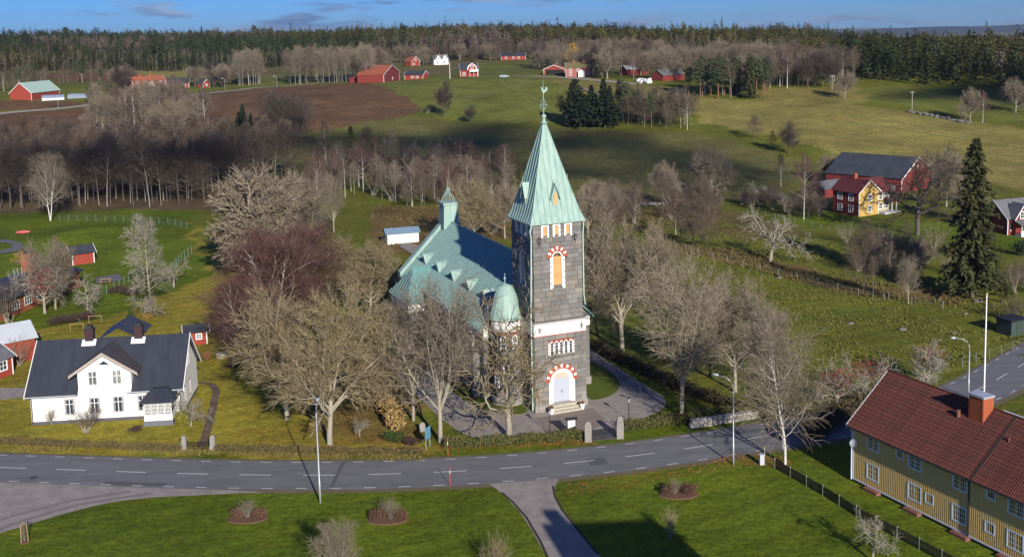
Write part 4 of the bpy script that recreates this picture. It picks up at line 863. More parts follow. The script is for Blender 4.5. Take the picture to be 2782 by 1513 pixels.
def P_maple(key, seed, mat, bk=bark, trunk=.3, c4=10, spread=1.0, limbs=9):
    sp = [dict(k=4, w=.03, up=.02, m=8, tip=.75, c=limbs, t0=.55, a0=1.05*spread, a1=.25, ls=[1.35, 1.75, 2.1], rr=.5, rmin=.01),
          dict(k=6, w=.12, up=.12, m=6, tip=.25, c=11, t0=.2, a0=.95, a1=.6, ls=[.44, .46, .34], rr=.48, rmin=.0035),
          dict(k=4, w=.15, up=.10, m=4, tip=.4, c=9, t0=.12, a0=.9, a1=.6, ls=[.5, .52, .42], rr=.5, rmin=.0024),
          dict(k=2, w=.17, up=.10, m=3, tip=.5, c=c4, t0=.1, a0=.85, a1=.45, ls=[.75, .65, .6], rr=.62, rmin=.0018),
          dict(k=1, w=.18, up=.07, m=3, tip=.35)]
    PROTO[key] = mkproto(grow(seed, [[0, 0, 0]], [[.03, .02, 1]], [trunk], [.022], sp), 3, bk, mat)
def P_exc(key, seed, tmat, cmat, nb=26, t0=.25, ls=(.42, .34, .1), up1=.05, up3=-.02, c2=6, c3=5, a0=1.1, a1=.5, r=.011, lean=.03, tw=.0018, w=.02, nt_=2, w1=.1):
    sp = [dict(k=7, w=w, up=.06, m=6, tip=.12, c=nb, t0=t0, a0=a0, a1=a1, ls=list(ls), rr=.42, rmin=.0022),
          dict(k=4, w=w1, up=up1, m=4, tip=.3, c=c2+3, t0=.15, a0=.8, a1=.55, ls=[.5, .48, .35], rr=.5, rmin=tw),
          dict(k=3, w=.16, up=up3, m=3, tip=.5, c=c3+3, t0=.1, a0=.75, a1=.5, ls=[.7, .65, .55], rr=.6, rmin=tw*.8),
          dict(k=1, w=.16, up=up3*2, m=3, tip=.4)]
    PROTO[key] = mkproto(grow(seed, [[0, 0, 0]], [[lean, lean*.5, 1]], [1.], [r], sp), nt_, tmat, cmat)
def P_fork(key, seed, tmat, cmat, nst=2, tw=.0022, droop=-.05):     # big birch: several leaders from low down
    rg = np.random.default_rng(seed); D = [[math.cos(i*2.6+seed)*.22, math.sin(i*2.6+seed)*.22, 1] for i in range(nst)]
    sp = [dict(k=7, w=.05, up=.08, m=6, tip=.12, c=20, t0=.2, a0=1.0, a1=.45, ls=[.5, .46, .16], rr=.36, rmin=.003),
          dict(k=5, w=.1, up=.06, m=4, tip=.25, c=13, t0=.15, a0=.8, a1=.55, ls=[.46, .44, .34], rr=.42, rmin=tw),
          dict(k=3, w=.16, up=droop*.3, m=3, tip=.5, c=10, t0=.08, a0=.8, a1=.5, ls=[.75, .65, .6], rr=.6, rmin=tw*.75),
          dict(k=2, w=.14, up=droop*2, m=3, tip=.4)]
    PROTO[key] = mkproto(grow(seed, [[0, 0, 0]]*nst, D, [1.]*nst, [.014]*nst, sp), 2, tmat, cmat)
def P_gnarl(key, seed, tmat, cmat, trunk=.3, c=6, up=.05):       # old fruit / lichen tree with crooked boughs
    sp = [dict(k=4, w=.08, up=.02, m=7, tip=.7, c=c, t0=.55, a0=1.1, a1=.5, ls=[1.3, 1.5, 1.7], rr=.6, rmin=.01),
          dict(k=6, w=.3, up=up, m=5, tip=.3, c=7, t0=.2, a0=1.0, a1=.7, ls=[.5, .5, .4], rr=.5, rmin=.006),
          dict(k=4, w=.3, up=.04, m=4, tip=.4, c=6, t0=.15, a0=1.0, a1=.7, ls=[.5, .5, .42], rr=.55, rmin=.004),
          dict(k=2, w=.25, up=.04, m=3, tip=.5, c=4, t0=.1, a0=.9, a1=.6, ls=[.6, .5, .5], rr=.7, rmin=.003),
          dict(k=2, w=.2, up=.04, m=3, tip=.5)]
    PROTO[key] = mkproto(grow(seed, [[0, 0, 0]], [[.05, .03, 1]], [trunk], [.03], sp), 2, tmat, cmat)
def P_shrub(key, seed, tmat, cmat, nst=14, spread=.5, c1=8, c2=5, r=.012, w=.08):
    rg = np.random.default_rng(seed); D = [[rg.normal(0, spread), rg.normal(0, spread), 1] for _ in range(nst)]; P = [[rg.normal(0, .05), rg.normal(0, .05), 0] for _ in range(nst)]
    sp = [dict(k=4, w=w, up=.05, m=4, tip=.3, c=c1, t0=.25, a0=.6, a1=.5, ls=[.5, .45, .35], rr=.5, rmin=.004),
          dict(k=3, w=.15, up=.05, m=3, tip=.5, c=c2, t0=.1, a0=.7, a1=.5, ls=[.5, .5, .5], rr=.6, rmin=.003), dict(k=2, w=.15, up=.03, m=3, tip=.5)]
    PROTO[key] = mkproto(grow(seed, P, D, list(rg.uniform(.75, 1.05, nst)), [r]*nst, sp), 1, tmat, cmat)
P_maple('maple_low', 4, tw_grey, trunk=.12, spread=1.2, c4=11, limbs=12); P_maple('maple0', 3, tw_olive); P_maple('maple1', 11, tw_olive, spread=1.1, limbs=9); P_maple('maple2', 23, tw_grey, trunk=.34, spread=.9)
P_maple('ash0', 31, tw_grey, trunk=.42, spread=.6, limbs=7, c4=5); P_maple('ash1', 37, tw_olive, trunk=.38, spread=.7, c4=9, limbs=7); P_maple('dark_oak', 41, tw_dark, bark_dk, trunk=.36, spread=.8, c4=8)
P_fork('birch_big0', 5, birchb, tw_purp, 3); P_fork('birch_big1', 9, birchb, tw_purp, 2); P_fork('birch_grey', 14, birchb, tw_grey, 2, droop=-.12)
P_exc('birch0', 51, birchb, tw_purp, 24, .3, up3=-.06); P_exc('birch1', 52, birchb, tw_brown, 22, .38, (.32, .3, .1), up3=-.05, a0=.9)
P_exc('pole0', 61, M('brown_bark', (.20, .165, .13), (.12, .10, .08), 3, .95), tw_brown, 24, .35, (.3, .28, .1), a0=.9, c2=5, c3=4); P_exc('pole1', 62, bark_dk, tw_dark, 24, .3, (.30, .28, .1), c2=5, c3=4); P_exc('pole2', 63, M('ashen_bark', (.36, .33, .29), (.20, .18, .155), 3, .95), tw_brown, 18, .45, (.26, .24, .1), a0=.8, c2=5, c3=4, r=.008)
P_exc('pole3', 64, M('ashen_bark', (.36, .33, .29)), tw_grey, 24, .3, (.28, .25, .1), a0=.75, c2=5, c3=4, r=.008); P_exc('alder0', 71, bark_dk, tw_brown, 34, .18, (.34, .30, .08), a0=1.25, a1=.6, c2=7); P_exc('lichen0', 73, bark, tw_lich, 30, .22, (.34, .34, .12), a0=1.35, a1=.7, c2=6, c3=4, r=.017, tw=.003, w1=.22)
P_gnarl('fruit0', 81, bark, tw_lich); P_gnarl('fruit1', 82, bark, tw_lich, .35, 7); P_gnarl('gnarl_dark', 83, bark_dk, tw_dark, .35, 6, .1)
P_shrub('shrub0', 91, bark, tw_brown); P_shrub('shrub1', 92, bark, tw_olive, 20, .35); P_shrub('stemclump', 93, bark, tw_grey, 10, .28, 6, 5, .012); P_shrub('fine_shrub', 94, bark, tw_grey, 22, .42, 7, 4, .006)
# snag: dead tree with bare boughs
sn = grow(97, [[0, 0, 0]], [[.02, 0, 1]], [1.], [.024], [dict(k=8, w=.05, up=.05, m=7, tip=.2, c=9, t0=.3, a0=1.0, a1=.5, ls=[.35, .45, .2], rr=.45, rmin=.004), dict(k=4, w=.2, up=.1, m=4, tip=.3, c=3, t0=.3, a0=.7, a1=.5, ls=[.4, .35, .3], rr=.5, rmin=.003), dict(k=2, w=.2, up=0, m=3, tip=.3)])
PROTO['snag'] = mkproto(sn, 1, M('dead_wood', (.42, .38, .34), (.28, .25, .22), 3, .95), M('dead_wood', (.42, .38, .34)))
# leafy clumps: many small faces in a volume
def leafcloud(seed, n_, size, cent, radii, up=.0):
    rg = np.random.default_rng(seed); cent = np.array(cent, float); radii = np.array(radii, float); w_ = radii.prod(1)**(2/3); k = rg.choice(len(cent), n_, p=w_/w_.sum())
    d = _nrm(rg.normal(size=(n_, 3))); r = rg.random(n_)**.4; P = cent[k]+d*r[:, None]*radii[k]
    a = _nrm(rg.normal(size=(n_, 3))+np.array([0, 0, up])); b = _nrm(np.cross(a, rg.normal(size=(n_, 3)))); s = size*rg.uniform(.6, 1.3, n_)[:, None]
    V = np.stack([P-b*s*.5, P+b*s*.5, P+a*s], 1).reshape(-1, 3); return V, np.arange(n_*3).reshape(-1, 3)
def conifer(seed, nb, ns, R=.2, t0=.1, droop=.25, spray=.06, gap=.25, pw=.8, jag=.35):
    """spruce of unit height: nb boughs, each ns drooping sprays"""
    rg = np.random.default_rng(seed); t_ = t0+(1-t0)*(np.arange(nb)+rg.random(nb))/nb; az = np.arange(nb)*2.399+rg.normal(0, .4, nb); Lb = R*((1-t_)**pw)*rg.uniform(1-jag, 1.15, nb)+.012
    u = (np.arange(ns)[None]+rg.random((nb, ns)))/ns; u = .12+.88*u**.7
    x = u*Lb[:, None]; z = t_[:, None]-droop*x-.9*x*x+.1*x*u+rg.normal(0, .006, x.shape)
    C_ = np.stack([x*np.cos(az)[:, None], x*np.sin(az)[:, None], z], -1).reshape(-1, 3)
    out = np.stack([np.cos(az), np.sin(az), np.full(nb, -.35)], -1)[:, None]+rg.normal(0, .55, (nb, ns, 3)); out = _nrm(out).reshape(-1, 3)
    side = _nrm(np.cross(out, rg.normal(0, .35, (nb*ns, 3))+np.array([0, 0, 1.]))); s = (spray*rg.uniform(.6, 1.3, (nb, ns))*(.45+.55*(1-t_)[:, None])).reshape(-1, 1)
    V = np.stack([C_-side*s*.45, C_+side*s*.45, C_+out*s], 1).reshape(-1, 3)
    return V, np.arange(len(V)).reshape(-1, 3)
def cone_trunk(r, h=1., m=6):
    a = np.arange(m)*2*np.pi/m; V = np.concatenate([np.stack([r*np.cos(a), r*np.sin(a), 0*a], -1), np.stack([.15*r*np.cos(a), .15*r*np.sin(a), 0*a+h], -1)]); i = np.arange(m); j = (i+1) % m
    return V, np.stack([i, j, j+m, i+m], -1)
needle = M('spruce_needles', (.095, .098, .030), (.040, .048, .016), 14, .9, rand=.2)
needle_dk = M('dark_spruce_needles', (.030, .045, .020), (.016, .026, .012), 5, .9, rand=.2)
pineg = M('pine_needles', (.070, .090, .040), (.040, .055, .025), 4, .9, rand=.2)
pinebark = M('pine_bark', (.26, .13, .07), (.14, .08, .055), 3, .95)
def P_con(key, seed, nb, ns, mat, **k):
    V, T = conifer(seed, nb, ns, **k); tv, tq = cone_trunk(.014); PROTO[key] = (npmesh('trunk', tv, tq, mat=bark_dk), npmesh('crown', V, T=T, mat=mat))
P_con('spruce_hi', 101, 430, 26, needle, R=.235, t0=.09, spray=.034, pw=.6, jag=.65); P_con('spruce0', 102, 160, 14, needle_dk, R=.2, spray=.07); P_con('spruce1', 103, 170, 14, needle, R=.17, spray=.065)
P_con('pine_wide', 104, 110, 16, needle_dk, R=.30, t0=.12, droop=-.2, spray=.09, pw=.45, jag=.6)
def P_pine(key, seed, n_, mat, t0=.5):
    rg = np.random.default_rng(seed); c = []; r = []
    for i in range(n_):
        z = t0+(1-t0)*(i+.5)/n_; w_ = .16*math.sqrt(max(1-((z-t0-.1)/(1-t0))**2, .05)); a = i*2.4; d = w_*rg.uniform(.2, .85); c.append((d*math.cos(a), d*math.sin(a), z-.02)); r.append((w_*.55, w_*.55, .045))
    V, T = leafcloud(seed, n_*70, .03, c, r, .8); tv, tq = cone_trunk(.014, .97); PROTO[key] = (npmesh('trunk', tv, tq, mat=pinebark), npmesh('crown', V, T=T, mat=mat))
P_pine('pine0', 111, 18, pineg); P_pine('pine1', 112, 22, pineg, .4)
def place(key, B, h, ws=1., label=None, name='tree', group=None, rz=None, cat='tree', sub=True, tilt=0.):
    o = empty(name, (B[0], B[1], float(terr(B[0], B[1]))-.05), rnd.uniform(0, 6.28) if rz is None else rz, label, cat, group, scale=(h*ws, h*ws, h))
    if tilt: o.rotation_euler = (tilt, tilt*.4, o.rotation_euler[2])
    a, b = PROTO[key]; link('trunk', a, o); link('crown', b, o); return o
def tree(key, vx, vy, vtop, label, ws=1., name='bare_tree', cat='tree', group=None, rz=None):
    B = gp(vx, vy); k_ = 1.08 if key[:4] in ('mapl', 'ash0', 'ash1') else 1.0; return place(key, B, hgt(B, vtop)*k_, ws/k_**.5, label, name, group, rz, cat)
P_gnarl('lichen_sparse', 84, bark, tw_olive, .36, 6, .22)
# ---- individual trees round the church (V pixels: base x, base y, top y)
tree('maple_low', 640, 705, 420, 'huge round-crowned bare tree behind the purple birches', 1.15, 'maple_tree')
tree('maple2', 770, 640, 440, 'grey bare tree just right of the huge round crown', .8, 'maple_tree')
tree('birch_big0', 690, 850, 555, 'purple-twigged birch with white forking limbs, left of the pair', 1.2, 'birch_tree', rz=.6)
tree('birch_big1', 755, 820, 540, 'purple-twigged birch with white upright stem, right of the pair', 1.25, 'birch_tree', rz=2.2)
tree('birch_big0', 625, 905, 690, 'low purple birch spreading over the lawn by the red garden hut', 1.35, 'birch_tree', rz=4.0)
tree('maple1', 723, 1055, 735, 'dense bare maple with a single pale trunk on the garden lawn', 1.0, 'maple_tree')
tree('maple0', 830, 1117, 715, 'broad bare maple with forked mossy trunk beside the road hedge', .95, 'maple_tree', rz=1.)
tree('maple1', 935, 800, 590, 'bare maple between the purple birches and the nave', 1.1, 'maple_tree')
tree('ash0', 1040, 1058, 735, 'bare tree with brown trunk at the corner of the churchyard gravel', .9, 'ash_tree')
tree('ash0', 1108, 1112, 690, 'pale multi-limbed bare tree by the churchyard hedge', .95, 'ash_tree')
tree('lichen_sparse', 1280, 1100, 722, 'slim sparse bare tree right in front of the stair turret', .8, 'ash_tree')
tree('ash0', 985, 930, 760, 'bare tree overhanging the left side of the nave', .9, 'maple_tree')
tree('maple0', 1195, 610, 447, 'round bare tree behind the nave roof', 1.05, 'maple_tree')
tree('maple2', 1270, 600, 455, 'bare tree half hidden behind the tower', .8, 'maple_tree')
tree('maple2', 1565, 882, 545, 'tall bare tree with dark trunk right of the tower', .95, 'maple_tree', rz=2.)
tree('ash0', 1715, 1047, 640, 'pale lichen-grey bare tree at the right end of the gravel yard', .95, 'ash_tree', rz=4.)
tree('maple2', 1850, 985, 690, 'bare tree behind the street lamp on the right', .85, 'ash_tree')
tree('birch_grey', 1975, 1168, 765, 'weeping birch with buff trunk at the end of the picket fence', .85, 'birch_tree', rz=.4)
tree('birch_grey', 127, 556, 372, 'tall white birch standing alone at the edge of the left wood', .75, 'birch_tree')
tree('lichen0', 380, 784, 530, 'narrow lichen-white tree in the orchard behind the white house', .68, 'lichen_tree')
tree('maple2', 140, 778, 600, 'grey bare tree behind the rowan and the brick chimney', .8, 'maple_tree')
tree('fruit0', 220, 780, 690, 'small pale apple tree right of the red-berried rowan', 1.2, 'apple_tree')
tree('fruit1', 437, 722, 640, 'little bare fruit tree right of the narrow lichen tree', .9, 'apple_tree')
tree('fruit0', 362, 800, 730, 'low crooked bush beside the lichen tree trunk', 1.2, 'apple_tree')
tree('shrub0', 20, 815, 690, 'tangled bare shrub thicket at the left picture edge', 1.0, 'shrub', 'shrub')
tree('ash0', 840, 585, 435, 'open yellowish bare tree behind the purple birches', .75, 'ash_tree')
tree('snag', 1037, 520, 385, 'bleached dead tree with broken boughs behind the white shed', .9, 'dead_tree')
tree('maple2', 1675, 512, 405, 'bare tree by the stone heap at the field edge', .8, 'maple_tree')
tree('maple2', 1790, 492, 368, 'bare tree leaning over the wooden playhouse', 1.05, 'maple_tree')
tree('alder0', 1745, 622, 475, 'brown alder in the middle of the pasture ditch', 1.0, 'alder_tree')
tree('alder0', 1712, 612, 505, 'smaller alder left of the middle ditch alder', 1.0, 'alder_tree')
tree('fruit0', 1938, 657, 508, 'spreading lichen-covered tree in the pasture', 1.05, 'lichen_tree')
tree('birch1', 1965, 470, 385, 'slim birch left of the red and yellow house', .9, 'birch_tree'); tree('birch0', 2022, 552, 380, 'tall birch with white stem in front of the red and yellow house garden', .75, 'birch_tree')
tree('alder0', 2172, 745, 545, 'tall bare alder left in the row below the red and yellow house', .75, 'alder_tree')
tree('pole2', 2196, 752, 640, 'thin pale birch next to the tall ditch alder', .8, 'birch_tree'); tree('pole2', 2236, 752, 600, 'thin pale birch in the middle of the ditch row', .8, 'birch_tree'); tree('ash0', 2285, 765, 640, 'leaning bare tree at the right end of the ditch row', .8, 'ash_tree')
tree('gnarl_dark', 2308, 592, 352, 'huge dark old tree between yellow house and spruce', .85, 'oak_tree')
tree('maple2', 2380, 520, 375, 'grey tree behind the huge dark old tree', 1.0, 'maple_tree')
tree('spruce_hi', 2445, 747, 350, 'tall dark spruce above the pasture', .92, 'spruce_tree')
tree('shrub0', 2545, 805, 725, 'dark tangled bush at the right edge below the spruce', 1.3, 'shrub', 'shrub')
tree('fruit0', 2330, 985, 860, 'bushy lichen tree behind the tiled roof', .9, 'lichen_tree')
tree('fruit0', 2195, 1410, 1270, 'small grey lichen tree in front of the picket fence', .75, 'apple_tree')
tree('shrub1', 1685, 1355, 1255, 'slender young bare tree on the right lawn', .5, 'young_tree'); tree('birch_grey', 850, 1475, 1290, 'weeping birch at the bottom edge of the picture', .75, 'birch_tree')
tree('shrub1', 1245, 1440, 1315, 'bushy young tree at the bottom edge beside the drive', .7, 'young_tree')
tree('fruit1', 905, 1098, 1045, 'small crooked stub tree on the lawn by the bamboo-yellow grass', .7, 'young_tree')
tree('fruit0', 480, 1072, 985, 'crooked climbing rose bush at the corner of the glazed porch', 1.0, 'shrub', 'shrub'); tree('shrub0', 215, 1088, 1010, 'rust-brown bush in front of the white house wall', 1.2, 'shrub', 'shrub'); tree('fine_shrub', 130, 1068, 1010, 'thin bare shrub against the white wall', .8, 'shrub', 'shrub')
tree('stemclump', 48, 920, 838, 'bare lilac beside the red barn', .9, 'shrub', 'shrub')
# field trees
for k, vx, vy, vt, lb, ws in [('dark_oak', 1117, 295, 192, 'tall dark tree standing alone in the green field', .75), ('dark_oak', 1182, 310, 258, 'small dark tree right of the lone field tree', 1.), ('shrub0', 1075, 285, 262, 'dark field bush left of the lone field tree', 1.3), ('dark_oak', 1420, 300, 232, 'dark round tree just right of the weathercock', .95),
        ('alder0', 1897, 352, 288, 'small round tree at the near edge of the tan field', 1.1), ('dark_oak', 1985, 388, 295, 'round bushy tree at the near edge of the tan field', 1.0), ('pole1', 1945, 378, 325, 'thin dark tree between the two round field trees', 1.),
        ('maple2', 2125, 248, 178, 'round tree at the corner of the tan and green fields', .95), ('maple2', 2440, 308, 222, 'left of two trees on the bank between the fields', .8), ('birch0', 2472, 310, 225, 'right of two trees on the bank between the fields', .8), ('maple2', 2555, 285, 195, 'bare tree at the far right edge of the green field', .9),
        ('spruce1', 885, 408, 318, 'lone dark green spruce below the green field', 1.35), ('birch1', 818, 408, 300, 'slim white birch left of the lone spruce', .7), ('birch0', 915, 405, 330, 'reddish birch right of the lone spruce', .8), ('pine0', 235, 305, 215, 'tall pine at the left end of the birch copse', 1.3), ('pine_wide', 400, 392, 300, 'wide dark pine in front of the birch copse', 1.0), ('spruce1', 1280, 470, 395, 'green spruce left of the spire', 1.2), ('spruce1', 1305, 462, 390, 'slimmer spruce left of the spire', .8)]:
    tree(k, vx, vy, vt, lb, ws, 'field_tree' if 'oak' in k else 'tree')
# ---- groves: individuals that nothing tells apart share a label and a group
KIND = {'pole0': 'aspen_tree', 'pole1': 'dark_bare_tree', 'pole2': 'pale_bare_tree', 'pole3': 'grey_bare_tree', 'birch': 'birch_tree', 'alder': 'alder_tree', 'maple': 'maple_tree', 'ash': 'ash_tree', 'dark_oak': 'oak_tree', 'shrub': 'shrub', 'stemclump': 'shrub', 'pine': 'pine_tree', 'pine_wide': 'pine_tree', 'spruce': 'spruce_tree', 'fruit': 'apple_tree', 'gnarl_dark': 'oak_tree'}  # pole kinds are plain bare trees, named only to tell the prototypes apart
def grove(n_, poly, keys, h, label, group, name='bare_tree', ws=(.8, 1.2), seed=1, mind=2.2):
    rg = random.Random(seed); W_ = VP(poly); xs_ = [p[0] for p in W_]; ys_ = [p[1] for p in W_]; done = []; tries = 0
    while len(done) < n_ and tries < n_*60:
        tries += 1; x, y = rg.uniform(min(xs_), max(xs_)), rg.uniform(min(ys_), max(ys_))
        if not inpoly(W_, np.array(x), np.array(y)) or any((x-a)**2+(y-b_)**2 < mind*mind for a, b_ in done): continue
        done.append((x, y)); kk = rg.choice(keys); place(kk, (x, y), rg.uniform(*h), rg.uniform(*ws), label, name if name != 'bare_tree' else KIND.get(kk) or KIND.get(kk.rstrip('0123456789'), 'bare_tree'), group, rg.uniform(0, 6.28))
grove(190, [(-60, 528), (380, 522), (490, 512), (560, 490), (720, 470), (760, 445), (500, 445), (-60, 440)], ['pole0', 'pole1', 'pole1', 'pole2', 'alder0'], (12.5, 19), 'slender bare tree in the dark wood along the far edge of the left lawn', 'trees of the dark wood', seed=2, mind=2.4)
grove(95, [(770, 470), (930, 400), (1100, 455), (1280, 470), (1290, 520), (1090, 530), (930, 500), (780, 520)], ['birch0', 'birch1', 'pole3', 'alder0', 'shrub0', 'pole3'], (6, 12), 'young bare tree in the thicket between the church and the fields', 'thicket behind the church', seed=3, mind=3)
grove(14, [(1110, 440), (1290, 430), (1290, 470), (1120, 480)], ['birch0', 'birch0', 'birch1'], (8, 12), 'reddish birch in the row along the dark field behind the church', 'birches along the dark field', 'birch_tree', seed=4)
grove(62, [(225, 312), (300, 290), (455, 285), (520, 320), (500, 352), (330, 358), (240, 345)], ['pole3', 'pole3', 'birch1', 'maple2', 'pole0'], (11, 16.5), 'bare tree in the copse in the ploughed field', 'copse in the ploughed field', seed=5, mind=2.6)
grove(14, [(480, 350), (640, 345), (660, 380), (560, 420), (500, 400)], ['birch0', 'alder0', 'pole1', 'shrub0'], (7, 11), 'dark bush-like tree at the foot of the ploughed field', 'bushes below the ploughed field', seed=6)
grove(18, [(660, 330), (770, 325), (780, 352), (680, 365)], ['pole1', 'alder0', 'pole1', 'dark_oak'], (11, 17), 'tall dark tree in the clump at the right end of the ploughed field', 'clump by the ploughed field', seed=7)
grove(6, [(600, 352), (630, 350), (635, 365), (605, 368)], ['spruce0', 'pole2'], (9, 13), 'tree beside the spruce below the ploughed field', 'spruces below the ploughed field', seed=8)
grove(8, [(1440, 312), (1540, 312), (1540, 325), (1445, 325)], ['pine_wide', 'spruce0'], (11, 16), 'dark conifer in the block right of the spire', 'dark conifers right of the spire', 'spruce_tree', seed=9, ws=(1., 1.4))
grove(40, [(1540, 318), (1560, 285), (1700, 300), (1765, 325), (1700, 330)], ['pole0', 'pole2', 'birch1', 'pine0', 'alder0', 'pole1'], (8, 14), 'bare tree in the belt between the dark field and the farm', 'tree belt right of the spire', seed=10)
grove(26, [(1730, 240), (1780, 225), (1925, 235), (1920, 252), (1800, 250)], ['pine1', 'pine0', 'birch1', 'pole2', 'pine1', 'spruce1'], (10, 16), 'tree in the pine clump at the head of the tan field', 'pine clump at the tan field', seed=11, ws=(1., 1.3))
grove(30, [(598, 208), (655, 205), (655, 215), (600, 218)], ['pole3'], (14, 19), 'pale aspen in the upright stand left of the red barn', 'aspen stand by the lane', 'aspen_tree', seed=12, mind=1.6)
grove(75, [(720, 205), (790, 200), (935, 196), (940, 208), (800, 212), (730, 215)], ['pole3', 'pole3', 'pole0'], (14, 19), 'pale bare tree in the grove left of the red barn', 'pale grove by the red barn', seed=13, mind=2)
grove(16, [(480, 212), (575, 206), (580, 222), (490, 226)], ['maple2', 'dark_oak', 'pole0'], (8, 12), 'bare tree behind the black-roofed red outbuilding', 'farm trees by the long red house', seed=14)
grove(10, [(285, 222), (345, 215), (350, 226), (290, 232)], ['dark_oak', 'pole0', 'maple2'], (9, 13), 'bare tree left of the long red house', 'farm trees left of the red house', seed=15)
grove(34, [(-40, 232), (60, 205), (260, 200), (260, 225), (160, 222), (-40, 262)], ['pole2', 'birch1', 'pole0', 'pine0'], (8, 13), 'bare tree behind the green-roofed barn', 'trees behind the green-roofed barn', seed=16)
grove(170, [(1345, 170), (1480, 200), (1640, 208), (1730, 225), (1930, 230), (2090, 222), (2110, 190), (1900, 165), (1600, 150), (1350, 148)], ['pole0', 'maple2', 'pole2', 'ash0', 'alder0', 'dark_oak'], (10.5, 16.5), 'bare broadleaf tree in the wood around the far farms', 'broadleaf wood around the far farms', seed=17, mind=5)
grove(40, [(1930, 226), (2120, 212), (2160, 212), (2160, 203), (2100, 200), (1930, 214)], ['pole2', 'birch1', 'pole0', 'pole1'], (11, 16), 'white-stemmed birch along the far edge of the tan field', 'birches along the far field edge', 'birch_tree', seed=18, mind=2.5)
grove(40, [(930, 178), (1150, 160), (1330, 148), (1340, 142), (1100, 150), (930, 165)], ['pole0', 'alder0', 'maple2'], (10, 14), 'bare tree in the grey wood behind the white farmhouse', 'grey wood behind the white farmhouse', seed=19, mind=4)
grove(10, [(2540, 700), (2640, 690), (2640, 740), (2550, 745)], ['shrub0', 'stemclump'], (2.5, 5), 'bare bush at the right edge beside the spruce', 'bushes right of the spruce', 'shrub', seed=20)
grove(26, [(2120, 600), (2330, 610), (2400, 690), (2300, 730), (2150, 690)], ['shrub0', 'stemclump', 'pole0'], (2.5, 5.5), 'low bare bush in the ditch below the red and yellow house', 'ditch bushes below the yellow house', 'shrub', seed=21)
grove(24, [(1850, 520), (2000, 545), (2100, 560), (2060, 530), (1900, 500)], ['gnarl_dark', 'shrub0', 'fruit0'], (3, 5.5), 'low dark garden tree left of the red and yellow house', 'garden trees left of the yellow house', seed=22)
grove(24, [(1470, 520), (1620, 495), (1800, 520), (1800, 560), (1640, 575), (1500, 610)], ['alder0', 'pole0', 'shrub0', 'maple2'], (5, 9), 'brown bare tree right of the tower in the pasture hollow', 'pasture hollow trees', seed=23)
for k, vx, vy, vt, lb, ws in [('alder0', 1780, 628, 520, 'brown alder at the right end of the middle ditch group', 1.0), ('maple2', 1480, 600, 470, 'bare tree peeping out right of the spire foot', .9), ('maple2', 2085, 455, 385, 'grey bare tree before the barn roof', .9), ('alder0', 1800, 560, 470, 'bare brown tree below the playhouse', .9), ('maple2', 2230, 690, 580, 'rounded bare tree below the yellow gable', .9), ('maple2', 2290, 700, 590, 'bare tree beside the white garden chairs', .9), ('maple0', 1640, 700, 560, 'olive bare tree in the pasture right of the tower', .8), ('dark_oak', 2050, 520, 430, 'dark leafless tree hiding the brown shed', .9), ('birch0', 1700, 590, 480, 'slim purple birch left in the pasture ditch', .9), ('maple2', 2440, 560, 440, 'grey bare tree behind the spruce', .9)]: tree(k, vx, vy, vt, lb, ws)
# rowans with red berries
bq = leafcloud(121, 520, .03, [(0, 0, .68), (.2, .1, .6), (-.2, .1, .62), (0, -.2, .6)], [(.28, .28, .2)]*4); berry = npmesh('berries', bq[0], T=bq[1], mat=M('red_berries', (.27, .020, .022), (.15, .015, .018), 5, .7))
for vx, vy, vt, lb in [(113, 788, 655, 'rowan full of red berries before the low brick building'), (2180, 1010, 880, 'red-berried rowan behind the gable of the tiled roof'), (2105, 1030, 905, 'red-berried rowan left of the tiled roof gable'), (2335, 960, 850, 'rowan with reddish top behind the tiled roof')]:
    o = tree('fruit1', vx, vy, vt, lb, .9, 'rowan_tree'); tag(link('berries', berry, o), kind='stuff')
# leafy shrubs
def leafbush(vx, vy, r, h, mat, label, name='shrub', n_=900, size=.12, seed=1, cat='shrub', group=None, cone=False):
    B = gp(vx, vy)
    if cone: V, T = leafcloud(seed, n_, size, [(0, 0, h*.25), (0, 0, h*.5), (0, 0, h*.75)], [(r, r, h*.28), (r*.75, r*.75, h*.28), (r*.4, r*.4, h*.26)], .6)
    else:
        rg = np.random.default_rng(seed); c = [(rg.normal(0, r*.35), rg.normal(0, r*.35), h*rg.uniform(.35, .62)) for _ in range(7)]; V, T = leafcloud(seed, n_, size, c, [(r*.55, r*.55, h*.38)]*7, .3)
    o = empty(name, B, 0, label, cat, group); link('foliage', npmesh('foliage', V, T=T, mat=mat), o); MB().tube([(0, 0, -.05), (0, 0, h*.5)], [r*.08, r*.03], 5).build('stem', bark_dk, o); return o
yel = M('yellow_leaves', (.50, .30, .02), (.38, .20, .02), 3, .9); rust = M('rusty_leaves', (.26, .13, .05), (.17, .085, .04), 4, .95); bxg = M('box_green', (.06, .10, .02), (.035, .06, .012), 5, .9); ochreleaf = M('ochre_leaves', (.30, .20, .03), (.2, .13, .03), 3, .9); brownb = M('brown_beech_leaves', (.16, .085, .05), (.10, .06, .04), 4, .95); darkbush = M('dark_purple_bush', (.075, .045, .035), (.05, .032, .028), 4, .95)
B = gp(1442, 172); yt = empty('tree', B, 0, 'golden-yellow leafy tree between the far farms', 'tree'); V, T = leafcloud(130, 900, .9, [(0, 0, 7.5), (1.8, 0, 6), (-1.8, 0, 6), (0, 1, 10)], [(3.2, 3.2, 3.4)]*4); link('foliage', npmesh('foliage', V, T=T, mat=M('golden_leaves', (.50, .27, .015), (.34, .2, .02), .6, .9)), yt); MB().tube([(0, 0, -.2), (0, 0, 6)], [.25, .1], 6).build('trunk', bark_dk, yt)
